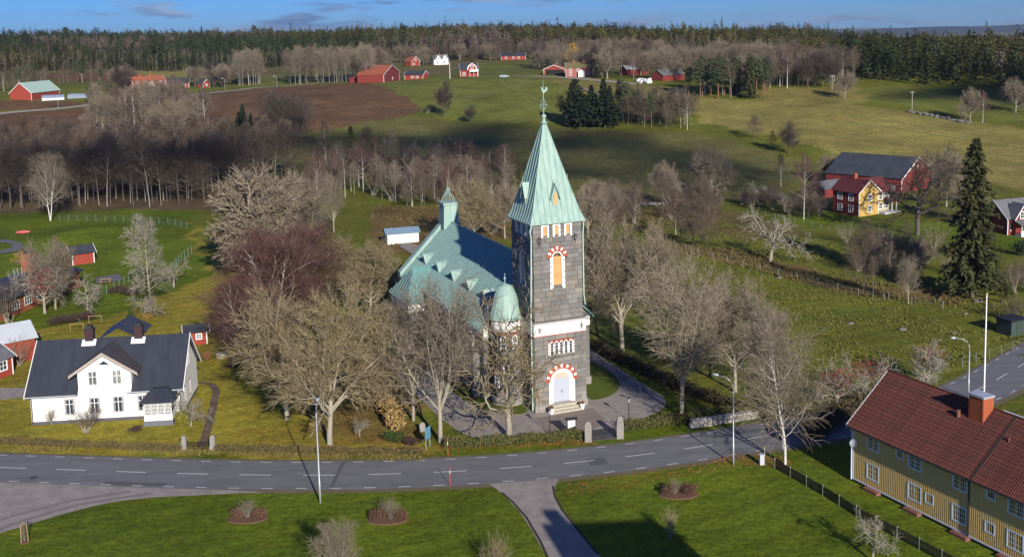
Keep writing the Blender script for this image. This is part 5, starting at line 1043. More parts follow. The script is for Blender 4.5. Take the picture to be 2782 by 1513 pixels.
leafbush(375, 812, 1.2, 1.6, ochreleaf, 'ball of orange-leaved shrub in the orchard', seed=2); leafbush(990, 1113, .9, 1.5, bxg, 'clipped green bush left of the churchyard sign', seed=3, n_=1400, size=.1); leafbush(1030, 1118, .9, .9, darkbush, 'dark brown low shrub beside the clipped green bush', seed=4)
leafbush(458, 1072, .7, 2.1, M('yellow_green_leaves', (.28, .24, .02), (.16, .16, .02), 4, .9), 'yellow-green climber at the porch corner', seed=5, n_=700); leafbush(268, 1080, .6, .8, M('yellow_green_leaves', (.28, .24, .02)), 'small yellow shrub before the white house', seed=6, n_=300); leafbush(345, 1083, .9, .5, darkbush, 'low purplish flower bed on the front lawn', seed=7, n_=400)
leafbush(330, 800, .7, 1.6, bxg, 'small young spruce in the orchard', 'spruce_tree', seed=8, n_=500, cone=True, cat='tree'); leafbush(50, 665, 1.6, 2.6, ochreleaf, 'yellowing shrub by the black flat roof', seed=9, n_=500, size=.2)
for k, (vx, vy, r, h) in enumerate([(160, 812, 2.6, 1.3), (200, 808, 2.2, 1.2), (300, 735, 1.6, 1.), (330, 742, 1.6, 1.)]): leafbush(vx, vy, r, h, darkbush, ['wide dark raspberry patch left in the orchard', 'dark raspberry patch right of the wide one', 'low dark shrub left of the lichen tree', 'low dark shrub just left of the lichen trunk'][k], seed=20+k, n_=1500, size=.16)
leafbush(178, 925, .9, 1.6, rust, 'rusty little bush by the white house rear corner', seed=31); leafbush(520, 905, .6, 1.3, rust, 'red-brown shrub by the small red hut', seed=32); leafbush(2560, 640, 2.2, 3.0, needle_dk, 'dark yew bush by the red cottage', seed=33, n_=900, size=.25)
# three oval flower beds with stem clumps
soil = M('bark_mulch', (.16, .085, .05), (.10, .055, .035), 3, .95, .5, 12)
for k, (vx, vy, lb) in enumerate([(623, 1303, 'left'), (976, 1306, 'middle'), (1707, 1243, 'right')]):
    B = gp(vx, vy); o = empty('flower_bed', B, 0, 'oval mulched shrub bed, %s of the three on the front lawn' % lb, 'flower bed', None)
    MB().lathe([(1.75, .0), (1.65, .07), (0, .1)], 24).build('soil', soil, o).scale = (1, .62, 1)
    for i, (dx, dy) in enumerate([[(-1.05, .3), (1.1, .25), (-.8, -.1), (.95, -.15)], [(-1.1, .2), (1.0, .3), (-.6, .35), (1.2, -.1), (-1.0, -.25)], [(-.9, .2), (1.25, .3), (.7, .3), (-.4, .35), (.9, -.2), (-1.0, -.2)]][k]):
        V, T = leafcloud(140+i, 420, .09, [(0, 0, .42)], [(.55, .5, .42)]); link('foliage', npmesh('foliage', V, T=T, mat=brownb), o, loc=(dx, dy, .05))
    a, b = PROTO['fine_shrub']
    for nm, me in (('stems', a), ('twigs', b)): link(nm, me, o, loc=((0, .2, -.3)[k], 0, .05), rot=(0, 0, k*2.), scale=((1.9, 2.5, 1.6)[k], (1.9, 2.3, 1.6)[k], (2.1, 2.3, 1.7)[k]))
# ---- far forest: one mass, merged
def forest_mesh(name, protoV, n_seed, pts, hs_, cols, mat):
    rg = np.random.default_rng(n_seed); n_ = len(pts); which = rg.integers(0, len(protoV), n_); Vs, Ts, Cs, o = [], [], [], 0
    for w_ in range(len(protoV)):
        V, T = protoV[w_]; ix = np.where(which == w_)[0]
        if not len(ix): continue
        a = rg.random(len(ix))*6.28; c, s = np.cos(a), np.sin(a); h = hs_[ix]; ws = h*rg.uniform(.85, 1.25, len(ix))
        x = (V[None, :, 0]*c[:, None]-V[None, :, 1]*s[:, None])*ws[:, None]+pts[ix, 0:1]; y = (V[None, :, 0]*s[:, None]+V[None, :, 1]*c[:, None])*ws[:, None]+pts[ix, 1:2]; z = V[None, :, 2]*h[:, None]+pts[ix, 2:3]
        Vs.append(np.stack([x, y, z], -1).reshape(-1, 3)); Ts.append((T[None]+(np.arange(len(ix))*len(V))[:, None, None]).reshape(-1, 3)+o); Cs.append(np.repeat(cols[ix], len(V), 0)); o += len(ix)*len(V)
    return npmesh(name, np.concatenate(Vs), T=np.concatenate(Ts), mat=mat, colors=np.concatenate(Cs))
fm = bpy.data.materials.new('forest_foliage'); fm.use_nodes = True; t = fm.node_tree; vc = t.nodes.new('ShaderNodeVertexColor'); vc.layer_name = 'Col'; t.links.new(vc.outputs['Color'], t.nodes['Principled BSDF'].inputs['Base Color']); t.nodes['Principled BSDF'].inputs['Roughness'].default_value = .95; t.nodes['Principled BSDF'].inputs['Specular IOR Level'].default_value = .1
FE = np.array([[gp(vx, vy)[0]/gp(vx, vy)[1], gp(vx, vy)[1]] for vx, vy in [(-200, 190), (0, 185), (300, 176), (560, 178), (800, 165), (950, 150), (1150, 147), (1330, 140), (1600, 138), (1900, 150), (2060, 165), (2130, 208), (2300, 214), (2450, 214), (2576, 228), (2750, 250)]]); FE = FE[np.argsort(FE[:, 0])]
rg = np.random.default_rng(5); pts = []; 
for y0, y1, sp_ in ((400, 760, 4.6), (760, 1150, 6.2), (1150, 1700, 9.5)):
    ys_ = np.arange(y0, y1, sp_)
    for y in ys_:
        xs_ = np.arange(-.56*y, .62*y, sp_); pts.append(np.stack([xs_+rg.normal(0, sp_*.33, len(xs_)), y+rg.normal(0, sp_*.33, len(xs_))], -1))
pts = np.concatenate(pts); edge = np.interp(pts[:, 0]/pts[:, 1], FE[:, 0], FE[:, 1])+8*np.sin(pts[:, 0]*.06)
pts = pts[pts[:, 1] > edge]; pts = np.concatenate([pts, terr(pts[:, 0], pts[:, 1])[:, None]-.3], 1)
big = np.sin(pts[:, 0]*.013+1.3)+np.sin(pts[:, 1]*.017+pts[:, 0]*.006)+rg.normal(0, .5, len(pts)); hs_ = np.clip(13.5+2.2*big+rg.normal(0, 2.6, len(pts)), 7, 24); hs_ = np.where(rg.random(len(pts)) < .03, hs_+4, hs_)
c_olive, c_dark, c_blue = np.array([.080, .072, .022]), np.array([.034, .046, .018]), np.array([.050, .068, .036]); u = rg.random((len(pts), 1)); olive = (ss(-.6, .8, np.sin(pts[:, 0]*.011+pts[:, 1]*.009)+rg.normal(0, .35, len(pts))))[:, None]
cols = (c_dark*(1-olive)+c_olive*olive)*(1-.25*(u < .3))+c_blue*.25*(u > .75); cols *= rg.uniform(.7, 1.25, (len(pts), 1)); brn = (np.sin(pts[:, 0]*.021+2)+np.sin(pts[:, 1]*.027+pts[:, 0]*.01)+rg.normal(0, .5, len(pts))) > 1.45; cols[brn] = np.array([.125, .098, .078])*rg.uniform(.7, 1.2, (brn.sum(), 1))
pv = [conifer(200+i, 34, 4, R=(.11, .13, .09, .15)[i], t0=.12, spray=.085, droop=.7, pw=.95, jag=.3) for i in range(4)]; pv += [leafcloud(210+q, 150, .05, [(0, 0, .82), (.07, 0, .7), (-.06, .05, .74), (0, -.05, .6)], [(.10, .10, .13)]*4, .5) for q in range(2)]
near = pts[:, 1] < edge.min()-1e9
tag(link('forest', forest_mesh('forest', pv, 6, pts, hs_, cols, fm)), 'dense spruce and pine forest covering the far hills', 'forest', kind='stuff')
print('forest trees', len(pts))
# pale stems along the forest edge (trunks one sees between crowns)
e_pts = []
for f in np.linspace(-.47, .27, 170):
    y = np.interp(f, FE[:, 0], FE[:, 1])-rg.uniform(0, 7); x = f*y+rg.normal(0, 1); e_pts.append((x, y, float(terr(x, y))-.2))
mbv = []; 
lvl = grow(300, e_pts, [[rg.normal(0, .03), rg.normal(0, .03), 1] for _ in e_pts], rg.uniform(9, 15, len(e_pts)), [.07]*len(e_pts), [dict(k=3, w=.02, up=.05, m=4, tip=.3, c=9, t0=.45, a0=.7, a1=.5, ls=[.2, .2, .1], rr=.5, rmin=.05), dict(k=2, w=.1, up=.1, m=3, tip=.3, c=4, t0=.2, a0=.7, a1=.5, ls=[.5, .5], rr=.6, rmin=.04), dict(k=2, w=.1, up=.05, m=3, tip=.4)])
Vs, Qs, o = [], [], 0
for P, r_, m_ in lvl: V, Q = tubes_np(P, r_, m_); Vs.append(V); Qs.append(Q+o); o += len(V)
tag(link('forest_edge', npmesh('forest_edge', np.concatenate(Vs), np.concatenate(Qs), mat=M('pale_edge_stems', (.24, .20, .16), (.13, .10, .08), .3, .95))), 'band of pale bare stems along the forest edge', 'forest edge', kind='stuff')
# ================================================================ FARMS AND OUTBUILDINGS
def barn(name, label, vl, vr, depth, wh_, rh, wall, roof, axis='u', wins=(), doors=(), trim=True, over=.35, base=None, cat='house', z=None, extra_h=0, sidewins=(), chim=(), roofname='roof'):
    A_ = gp(*vl); B_ = gp(*vr); d = B_-A_; L_b = float(np.hypot(d[0], d[1])); rz = math.atan2(d[1], d[0]); zz = float(min(A_[2], B_[2])) if z is None else z
    o = empty(name, (A_[0], A_[1], zz), rz, label, cat)
    W_, D_ = L_b, depth
    w_ = MB().box(0, W_, 0, D_, -1.0, wh_)
    if axis == 'u': w_.fprism((0, 0, 0, 1, -1, 0), [(0, wh_), (D_, wh_), (D_/2, rh-.15)], -.15, 0).fprism((W_, 0, 0, 1, 1, 0), [(0, wh_), (D_, wh_), (D_/2, rh-.15)], -.15, 0)
    else: w_.fprism(F_front(0), [(0, wh_), (W_, wh_), (W_/2, rh-.15)], -.15, 0).fprism(F_back(D_), [(0, wh_), (W_, wh_), (W_/2, rh-.15)], -.15, 0)
    w_ = w_.build('wall', wall, o)
    if axis == 'u':
        sl_ = (rh-wh_)/(D_/2); ze_ = wh_-sl_*over+.06
        r_ = MB().quadslab([(-over, -over, ze_), (W_+over, -over, ze_), (W_+over, D_/2, rh), (-over, D_/2, rh)], .1).quadslab([(W_+over, D_+over, ze_), (-over, D_+over, ze_), (-over, D_/2, rh), (W_+over, D_/2, rh)], .1).build(roofname, roof, o)
        if trim:
            for x_ in (-over-.05, W_+over): 
                m_ = MB()
                for y0 in (-over, D_+over): m_.hexa([(x_, y0, ze_-.18), (x_+.06, y0, ze_-.18), (x_+.06, D_/2, rh-.18), (x_, D_/2, rh-.18), (x_, y0, ze_+.06), (x_+.06, y0, ze_+.06), (x_+.06, D_/2, rh+.06), (x_, D_/2, rh+.06)])
                m_.build('barge_board', trimw, r_)
    else:
        sl_ = (rh-wh_)/(W_/2); ze_ = wh_-sl_*over+.06
        r_ = MB().quadslab([(-over, D_+over, ze_), (-over, -over, ze_), (W_/2, -over, rh), (W_/2, D_+over, rh)], .1).quadslab([(W_+over, -over, ze_), (W_+over, D_+over, ze_), (W_/2, D_+over, rh), (W_/2, -over, rh)], .1).build(roofname, roof, o)
        if trim:
            m_ = MB()
            for x0 in (-over, W_+over): m_.hexa([(x0, -over-.06, ze_-.18), (x0, -over, ze_-.18), (W_/2, -over, rh-.18), (W_/2, -over-.06, rh-.18), (x0, -over-.06, ze_+.06), (x0, -over, ze_+.06), (W_/2, -over, rh+.06), (W_/2, -over-.06, rh+.06)])
            m_.build('barge_board', trimw, r_)
    if trim:
        for x_ in (-.03, W_-.12): MB().box(x_, x_+.15, -.04, .1, -.2, wh_-.02).build('corner_board', trimw, o)
    for (a, z0, w2, h2) in wins: window(o, F_front(0), a*W_-w2/2, a*W_+w2/2, z0, z0+h2, trimw, 2, (.5,), .11)
    for (sd_, a, z0, w2, h2) in sidewins: window(o, F_right(W_) if sd_ == 'r' else F_left(0), a*D_-w2/2, a*D_+w2/2, z0, z0+h2, trimw, 2, (.5,), .11)
    for (a, w2, h2, mt) in doors: MB().fbox(F_front(0), a*W_-w2/2, a*W_+w2/2, 0, .05, 0, h2).build('door', mt, o)
    for (a, b_, s_) in chim:
        c_ = MB().box(a*W_-s_, a*W_+s_, b_*D_-s_, b_*D_+s_, rh-1.2, rh+1.0).build('chimney', brickred, o)
    o['_dims'] = [W_, D_]; del o['_dims']
    return o, W_, D_
redroof = M('red_tile_far', (.30, .085, .045), (.22, .065, .04), .6, .85); rust_roof = M('orange_red_sheet', (.40, .11, .05), (.30, .09, .05), .5, .7); greenroof = M('pale_green_sheet', (.40, .52, .44), (.32, .44, .38), .5, .7); oliveroof = M('mossy_roof', (.17, .145, .06), (.12, .10, .045), .8, .9); blackdoor = M('dark_opening', (.02, .02, .02), rough=.9)
ochre = M('yellow_panel', (.52, .34, .095), (.43, .28, .08), 1., .8, stretch=(4, 4, .3)); whitewood = M('white_board', (.72, .72, .70), (.62, .62, .60), 2, .8, stretch=(4, 4, .4)); silver = M('grey_metal_roof', (.50, .53, .56), (.42, .45, .48), .5, .45, spec=.4); paleblue_roof = M('blue_grey_sheet', (.20, .30, .38), (.15, .24, .32), .6, .55); maroon = M('maroon_roof', (.13, .030, .028), (.09, .024, .024), .6, .6); slate_r = M('dark_barn_roof', (.060, .066, .08), (.035, .04, .05), .5, .75, .2, 3)
# near left
o, W_, D_ = barn('red_barn', 'red board barn with pale grey metal roof at the left edge', (-70, 935), (92, 902), 5.2, 3.0, 4.6, redlite, silver, trim=False)
o, W_, D_ = barn('red_outbuilding', 'small red outbuilding with dark roof cut by the left edge', (-90, 985), (34, 940), 6, 2.4, 4.0, redlite, roofgrey, wins=((.8, .9, 1., 1.1),), trim=True)
barn('garden_hut', 'tiny red hut with black roof right behind the white house', (468, 870), (522, 864), 2.6, 1.9, 2.5, redlite, roofdark, wins=((.62, .8, .6, .6),), cat='hut')
barn('white_shed', 'white board shed with blue-grey metal roof behind the churchyard', (975, 616), (1054, 608), 3.6, 2.2, 2.9, whitewood, paleblue_roof, trim=False, doors=((.62, 2.2, 1.9, M('shed_door', (.66, .66, .65), rough=.7)),), cat='shed', chim=())
o, W_, D_ = barn('red_shed', 'red shed with black roof and white trim behind the brick school', (183, 668), (238, 660), 3.4, 2.2, 3.3, redlite, roofdark, wins=(), cat='shed')
# brick school with chimney
SA = gp(10, 806); SB_ = gp(203, 722); d = SB_-SA; Ls_ = float(np.hypot(d[0], d[1])); rz = math.atan2(d[1], d[0]); sch = empty('brick_school', (SA[0]-d[0]*.5, SA[1]-d[1]*.5, 0), rz, 'low red-brick building with black felt roof and square chimney at the left', 'building'); Ls_ *= 1.5
sbr = M('school_brick', (.34, .105, .05), (.27, .085, .045), 4, .9, .2, 20)
MB().box(0, Ls_, 0, 9, -.2, 2.9).fprism((Ls_, 0, 0, 1, 1, 0), [(0, 2.9), (9, 2.9), (4.5, 4.0)], -.2, 0).build('wall', sbr, sch)
MB().quadslab([(-.5, -.6, 2.85), (Ls_+.3, -.6, 2.85), (Ls_+.3, 4.5, 4.1), (-.5, 4.5, 4.1)], .14).quadslab([(Ls_+.3, 9.6, 2.85), (-.5, 9.6, 2.85), (-.5, 4.5, 4.1), (Ls_+.3, 4.5, 4.1)], .14).build('roof', roofdark, sch)
for k in range(5): window(sch, F_front(0), Ls_-6.2-k*3.2, Ls_-4.4-k*3.2, .9, 2.1, trimw, 3, (.5,), .08)
scc = MB().box(Ls_-7.3, Ls_-5.5, 4.0, 5.6, 3.3, 6.9).build('chimney', sbr, sch); MB().box(Ls_-7.0, Ls_-5.8, 4.3, 5.3, 6.9, 7.5).build('chimney_cowl', iron, scc)
for k in range(3): MB().tube([(Ls_-9-k, 4.5, 4.0), (Ls_-9-k, 4.5, 5.3)], .05, 5).build('vent_pipe', zinc, sch)
# barn, red/yellow house and cottage at the right
o, W_, D_ = barn('long_barn', 'long dark red barn with black roof and white-edged gable', (2268, 486), (2345, 470), 19.5, 4.0, 8.2, redwood, slate_r, 'v', wins=((.48, 5.4, .8, .9),), doors=((.6, 2.6, 3.0, M('barn_door', (.24, .04, .03), rough=.9)),), cat='barn', sidewins=(('l', .12, 1.2, 1.2, .9), ('l', .3, 1.2, 1.2, .9), ('l', .42, 1.2, 1.2, .9), ('l', .6, 1.2, 1.2, .9)))
o, W_, D_ = barn('two_storey_house', 'two-storey house, yellow gable front and dark red side wall, maroon roof', (2160, 546), (2210, 538), 7.4, 5.2, 7.6, ochre, maroon, 'v', wins=((.55, 3.1, 1.0, 1.3), (.55, .8, 1.0, 1.3)), over=.4)
MB().box(-.03, -.01, .0, D_, -.2, 5.15).build('side_cladding', redwood, o)
for a in (.3, .72):
    for z0 in (.8, 3.2): window(o, F_left(-.03), a*D_-.55, a*D_+.55, z0, z0+1.35, trimw, 2, (.5,), .12)
mb = MB().box(W_, W_+4.2, 1.2, 7.2, -.2, 4.6).fprism((W_+4.2, 0, 0, 1, 1, 0), [(1.2, 4.6), (7.2, 4.6), (4.2, 7.1)], -.15, 0).build('cross_wing', ochre, o)
MB().quadslab([(W_-1.8, .7, 4.4), (W_+5.1, .7, 4.4), (W_+5.1, 4.2, 7.3), (W_-1.8, 4.2, 7.3)], .1).quadslab([(W_+5.1, 7.7, 4.4), (W_-1.8, 7.7, 4.4), (W_-1.8, 4.2, 7.3), (W_+5.1, 4.2, 7.3)], .1).build('wing_roof', maroon, mb)
for a in (W_+1.0, W_+2.9):
    for z0 in (.8, 2.9): window(mb, F_front(1.2), a, a+1.3, z0, z0+1.3, trimw, 3, (.5,), .1)
MB().box(W_+.2, W_+4.8, -1.6, 1.2, -.2, .45).build('terrace', M('pale_deck', (.45, .45, .45), rough=.9), o)
for a in (W_+3.3, W_+4.6): MB().box(a, a+.12, -.6, -.48, .45, 2.6).build('porch_post', trimw, o)
MB().quadslab([(W_+2.6, -1.0, 2.5), (W_+5.0, -1.0, 2.5), (W_+5.0, 1.2, 3.0), (W_+2.6, 1.2, 3.0)], .1).build('porch_roof', maroon, o)
MB().box(W_*.5-.35, W_*.5+.35, 3.6, 4.3, 6.6, 8.6).build('chimney', brickred, o)
barn('brown_shed', 'low brown-roofed shed left of the red and yellow house', (2075, 500), (2150, 488), 5, 2.3, 3.8, redwood, roofgrey, trim=False, cat='shed')
o, W_, D_ = barn('red_cottage', 'red cottage with white porch cut by the right edge', (2534, 592), (2600, 584), 7, 3.3, 6.2, redwood, roofgrey, 'u', wins=((.2, .9, 1., 1.3),))
mb = MB().box(.9, 4.2, -1.0, 0, 0, 3.4).fprism(F_front(-1.0), [(.9, 3.4), (4.2, 3.4), (2.55, 5.7)], -1.2, 0).build('front_gable', redwood, o); window(mb, F_front(-1.0), 2.0, 3.1, 3.2, 4.4, trimw, 2, (.5,), .12)
for sg in (-1, 1): MB().hexa([(2.55+sg*2.1, -1.4, 2.95), (2.55, -1.4, 5.85), (2.55, 1.8, 5.85), (2.55+sg*2.1, 1.8, 2.95), (2.55+sg*2.1, -1.4, 3.1), (2.55, -1.4, 6.0), (2.55, 1.8, 6.0), (2.55+sg*2.1, 1.8, 3.1)]).build('gable_roof', roofgrey, mb); MB().hexa([(2.55+sg*2.1, -1.46, 2.85), (2.55, -1.46, 5.75), (2.55, -1.41, 5.75), (2.55+sg*2.1, -1.41, 2.85), (2.55+sg*2.1, -1.46, 3.12), (2.55, -1.46, 6.02), (2.55, -1.41, 6.02), (2.55+sg*2.1, -1.41, 3.12)]).build('barge_board', trimw, mb)
pm_ = MB().box(.9, 4.3, -2.6, -1.0, 0, .35).build('porch', trimw, o)
for a in (.95, 2.0, 3.1, 4.15): MB().box(a, a+.1, -2.55, -2.45, .35, 2.3).build('porch_post', trimw, pm_)
MB().box(.9, 2.0, -2.52, -2.48, .35, 1.1).box(3.1, 4.25, -2.52, -2.48, .35, 1.1).build('porch_rail', trimw, pm_); MB().quadslab([(.6, -2.9, 2.25), (4.6, -2.9, 2.25), (4.6, -1.0, 2.9), (.6, -1.0, 2.9)], .1).build('porch_roof', roofgrey, pm_); MB().box(2.3, 3.0, -1.06, -1.0, .35, 2.2).build('door', M('green_door', (.03, .12, .09), rough=.6), pm_)
# playhouse on stilts
B = gp(1790, 506); ph = empty('playhouse', B, .3, 'small wooden playhouse on stilts under a bare tree', 'playhouse'); pw_ = M('raw_timber', (.42, .28, .15), (.34, .22, .12), 2, .85)
MB().box(-1, 1, -1, 1, 1.2, 2.6).build('cabin', pw_, ph); MB().quadslab([(-1.2, -1.3, 2.6), (1.2, -1.3, 2.6), (1.2, 1.2, 3.0), (-1.2, 1.2, 3.0)], .06).build('roof', pw_, ph)
for sx in (-.9, .9):
    for sy in (-.9, .9): MB().box(sx-.06, sx+.06, sy-.06, sy+.06, -.1, 1.2).build('leg', pw_, ph)
MB().fbox(F_front(-1), -.4, .1, 0, .03, 1.5, 2.3).build('door', blackdoor, ph)
# far farms
barn('green_roofed_barn', 'red barn with pale green roof at the far left', (80, 253), (150, 236), 9.5, 3.2, 7.4, redlite, greenroof, 'u', cat='barn', trim=True)
B = gp(98, 258)
def tunnel(va, vb, r, label):
    A_, B_ = gp(*va), gp(*vb); d = B_-A_; L2 = float(np.hypot(d[0], d[1])); o = empty('greenhouse', (A_[0], A_[1], A_[2]), math.atan2(d[1], d[0]), label, 'greenhouse'); mb = MB(); n_ = 8
    for x_ in (0, L2): mb.v += [(x_, r-r*math.cos(math.pi*i/n_), r*math.sin(math.pi*i/n_)) for i in range(n_+1)]
    mb.f += [(i, i+1, n_+2+i, n_+1+i)[::-1] for i in range(n_)]+[tuple(range(n_+1))[::-1], tuple(range(n_+1, 2*n_+2))]
    mb.build('cover', M('plastic_sheet', (.24, .28, .35), (.18, .22, .29), .5, .3, spec=.5), o)
    for k in range(7): MB().tube([(L2*k/6, r-(r+.04)*math.cos(math.pi*i/8), (r+.04)*math.sin(math.pi*i/8)) for i in range(9)], .05, 4).build('hoop', zinc, o)
tunnel((106, 254), (162, 251), 2.2, 'plastic tunnel greenhouse nearest the green-roofed barn'); tunnel((170, 249), (225, 246), 2., 'plastic tunnel greenhouse further right of the barn')
o, W_, D_ = barn('farmhouse', 'long two-storey red farmhouse with white glazed porch', (334, 229), (417, 226), 8, 4.6, 6.4, redlite, rust_roof, wins=((.15, .9, 1.1, 1.3), (.83, .9, 1.1, 1.3), (.15, 3.1, 1.1, 1.2), (.4, 3.2, .9, .8), (.58, 3.2, .9, .8), (.83, 3.1, 1.1, 1.2)), chim=((.33, .5, .35), (.65, .5, .35)))
mb = MB().box(W_*.3, W_*.68, -2.2, 0, 0, 2.2).fprism(F_front(-2.2), [(W_*.28, 2.2), (W_*.7, 2.2), (W_*.49, 3.5)], -2.2, 0).build('porch', trimw, o)
for k in range(5): MB().fbox(F_front(-2.2), W_*.31+k*W_*.073, W_*.31+k*W_*.073+.8, 0, .02, .5, 1.9).build('pane', glass, mb)
barn('outbuilding', 'low red outbuilding with black roof right of the long farmhouse', (421, 224), (476, 221), 6, 2.6, 4.4, redlite, roofdark, wins=((.12, .8, .9, 1.2), (.8, .8, 1., 1.)), doors=((.55, 3, 2.2, blackdoor),), cat='outbuilding')
barn('small_shed', 'tiny red shed with white corners near the far lane', (511, 222), (528, 220), 4, 2.3, 3.9, redlite, roofdark, 'v', wins=((.5, .8, .8, .9),), cat='shed')
barn('big_red_barn', 'big red barn with orange sheet roof above the ploughed field', (966, 208), (1005, 203), 12, 4.2, 7.8, redwood, rust_roof, 'v', wins=((.55, 1.2, 1.2, 1.),), cat='barn')
barn('lean_to', 'grey-roofed lean-to beside the big red barn', (920, 208), (944, 206), 8, 2.2, 3.4, redwood, roofgrey, cat='shed', trim=False)
barn('garage', 'low red garage with black roof right of the big barn', (1018, 202), (1064, 199), 6, 2.5, 4.2, redlite, roofdark, wins=((.43, .9, 1.2, .8), (.7, .9, 1.2, .8)), cat='garage')
o, W_, D_ = barn('gambrel_house', 'red house with curved gambrel front gable and white balcony', (1158, 194), (1202, 193), 7, 3.2, 6.3, redlite, roofdark, wins=((.22, .7, 1., 1.2),), over=.3)
MB().fprism(F_front(-.8), [(W_*.42, 0), (W_*.95, 0), (W_*.95, 3.4), (W_*.88, 4.9), (W_*.68, 6.0), (W_*.48, 4.9), (W_*.42, 3.4)], -2, 0).build('front_gable', redlite, o)
MB().fprism(F_front(-.8), [(W_*.38, 3.2), (W_*.45, 5.0), (W_*.68, 6.25), (W_*.91, 5.0), (W_*.98, 3.2), (W_*.93, 3.2), (W_*.87, 4.8), (W_*.68, 5.85), (W_*.49, 4.8), (W_*.43, 3.2)], -.3, .15).build('barge_board', trimw, o)
window(o, F_front(-.8), W_*.6, W_*.76, 3.9, 5.0, trimw, 2, (.5,), .1)
MB().box(W_*.52, W_*1.02, -2.6, -.8, 2.35, 2.5).box(W_*.52, W_*1.02, -2.6, -2.5, 2.5, 3.3).build('balcony', trimw, o)
for a in (.53, .75, 1.0): MB().box(W_*a-.06, W_*a+.06, -2.55, -2.43, 0, 2.35).build('porch_post', trimw, o)
o, W_, D_ = barn('white_farmhouse', 'white farmhouse with twin gables on the far slope', (1092, 164), (1128, 163), 7, 3.6, 6.2, whitewood, roofgrey, wins=((.25, .9, 1., 1.2), (.7, .9, 1., 1.2)), chim=((.5, .5, .3),))
for a in (.3, .78): MB().fprism(F_front(-.3), [(a*W_-1.8, 3.4), (a*W_+1.8, 3.4), (a*W_, 5.9)], -3, 0).build('front_gable', whitewood, o); window(o, F_front(-.3), a*W_-.4, a*W_+.4, 3.7, 4.7, trimw, 2, (.5,), .08)
barn('cottage', 'little red and white cottage left of the white farmhouse', (1036, 167), (1056, 166), 6, 2.8, 5.6, redlite, redroof, 'v', wins=((.5, 3., .9, 1.), (.3, .7, .9, 1.)))
barn('ranch_house', 'low red house with black roof on the ridge above the green field', (1261, 152), (1322, 150), 8, 2.6, 4.6, redlite, roofdark, wins=((.2, .8, 1., 1.2), (.5, .8, 1., 1.2), (.72, .8, 1., 1.2)))
barn('gable_house', 'small red gable house at the edge of the far wood', (1372, 140), (1391, 139), 8, 3.4, 6.2, redlite, redroof, 'v', wins=((.5, 3.2, .8, .9),))
barn('carport', 'wide red carport with white-edged gable and dark opening', (1368, 189), (1420, 188), 9, 2.6, 4.6, redlite, redroof, 'v', doors=((.5, 8, 2.3, blackdoor),), cat='carport')
o, W_, D_ = barn('long_farmhouse', 'faded red farmhouse with mossy roof and white porch', (1424, 195), (1492, 193), 8, 4.2, 6.6, M('faded_red_board', (.33, .12, .09), (.27, .10, .08), 1.5, .85), oliveroof, wins=((.17, .8, 1., 1.2), (.17, 2.7, 1., 1.), (.45, 2.7, 1., 1.), (.82, .8, 1., 1.2)), chim=((.3, .5, .3), (.68, .5, .3)))
MB().box(W_*.45, W_*.68, -1.6, 0, 0, 2.2).fprism(F_front(-1.6), [(W_*.43, 2.2), (W_*.7, 2.2), (W_*.565, 3.3)], -1.6, 0).build('porch', trimw, o)
barn('wood_house', 'small red house peeping out of the far broadleaf wood', (1536, 156), (1560, 155), 7, 3, 5.4, redlite, redroof, 'v', wins=((.5, 2.9, .9, .9),))
barn('machine_shed', 'shed with pale metal roof right of the faded farmhouse', (1578, 190), (1632, 187), 7, 2.8, 4.6, redwood, silver, trim=False, cat='shed')
barn('dark_shed', 'dark timber shed behind the silage bales', (1668, 205), (1722, 202), 7, 2.8, 5, redwood, roofgrey, trim=False, cat='shed')
bale = MB().lathe([(0, 0), (.6, 0), (.66, .1), (.66, 1.1), (.6, 1.2), (0, 1.2)], 10).mesh('silage_bale', M('white_wrap', (.62, .65, .66), (.5, .53, .55), 2, .5)); rb = random.Random(4)
for k in range(14):
    B = gp(1602+rb.uniform(0, 38), 203+rb.uniform(0, 9)); tag(link('silage_bale', bale, loc=(B[0], B[1], B[2])), 'white wrapped silage bale in the heap by the dark shed', 'bale', 'silage bales')
def car(vx, vy, rz, c, label):
    B = gp(vx, vy); o = empty('car', B, rz, label, 'car'); cm = M('car_paint_'+label.split()[0], c, rough=.3, spec=.5)
    MB().fprism((0, -.85, 1, 0, 0, -1), [(-2.1, .3), (2.1, .3), (2.15, .75), (1.3, .95), (.7, 1.45), (-1.3, 1.45), (-1.9, .95), (-2.15, .8)], -1.7, 0).build('body', cm, o)
    MB().fprism((0, -.855, 1, 0, 0, -1), [(1.1, .95), (.65, 1.38), (-1.2, 1.38), (-1.7, .95)], -1.71, .001).build('windows', glass, o)
    for x_ in (-1.35, 1.35):
        for y_ in (-.86, .7): MB().tube([(x_, y_, .32), (x_, y_+.16, .32)], .32, 10).build('wheel', iron, o)
car(1062, 197, .1, (.7, .7, .7), 'white car parked beside the low red garage'); car(1268, 196, .2, (.35, .42, .45), 'pale teal car parked on the far green field')
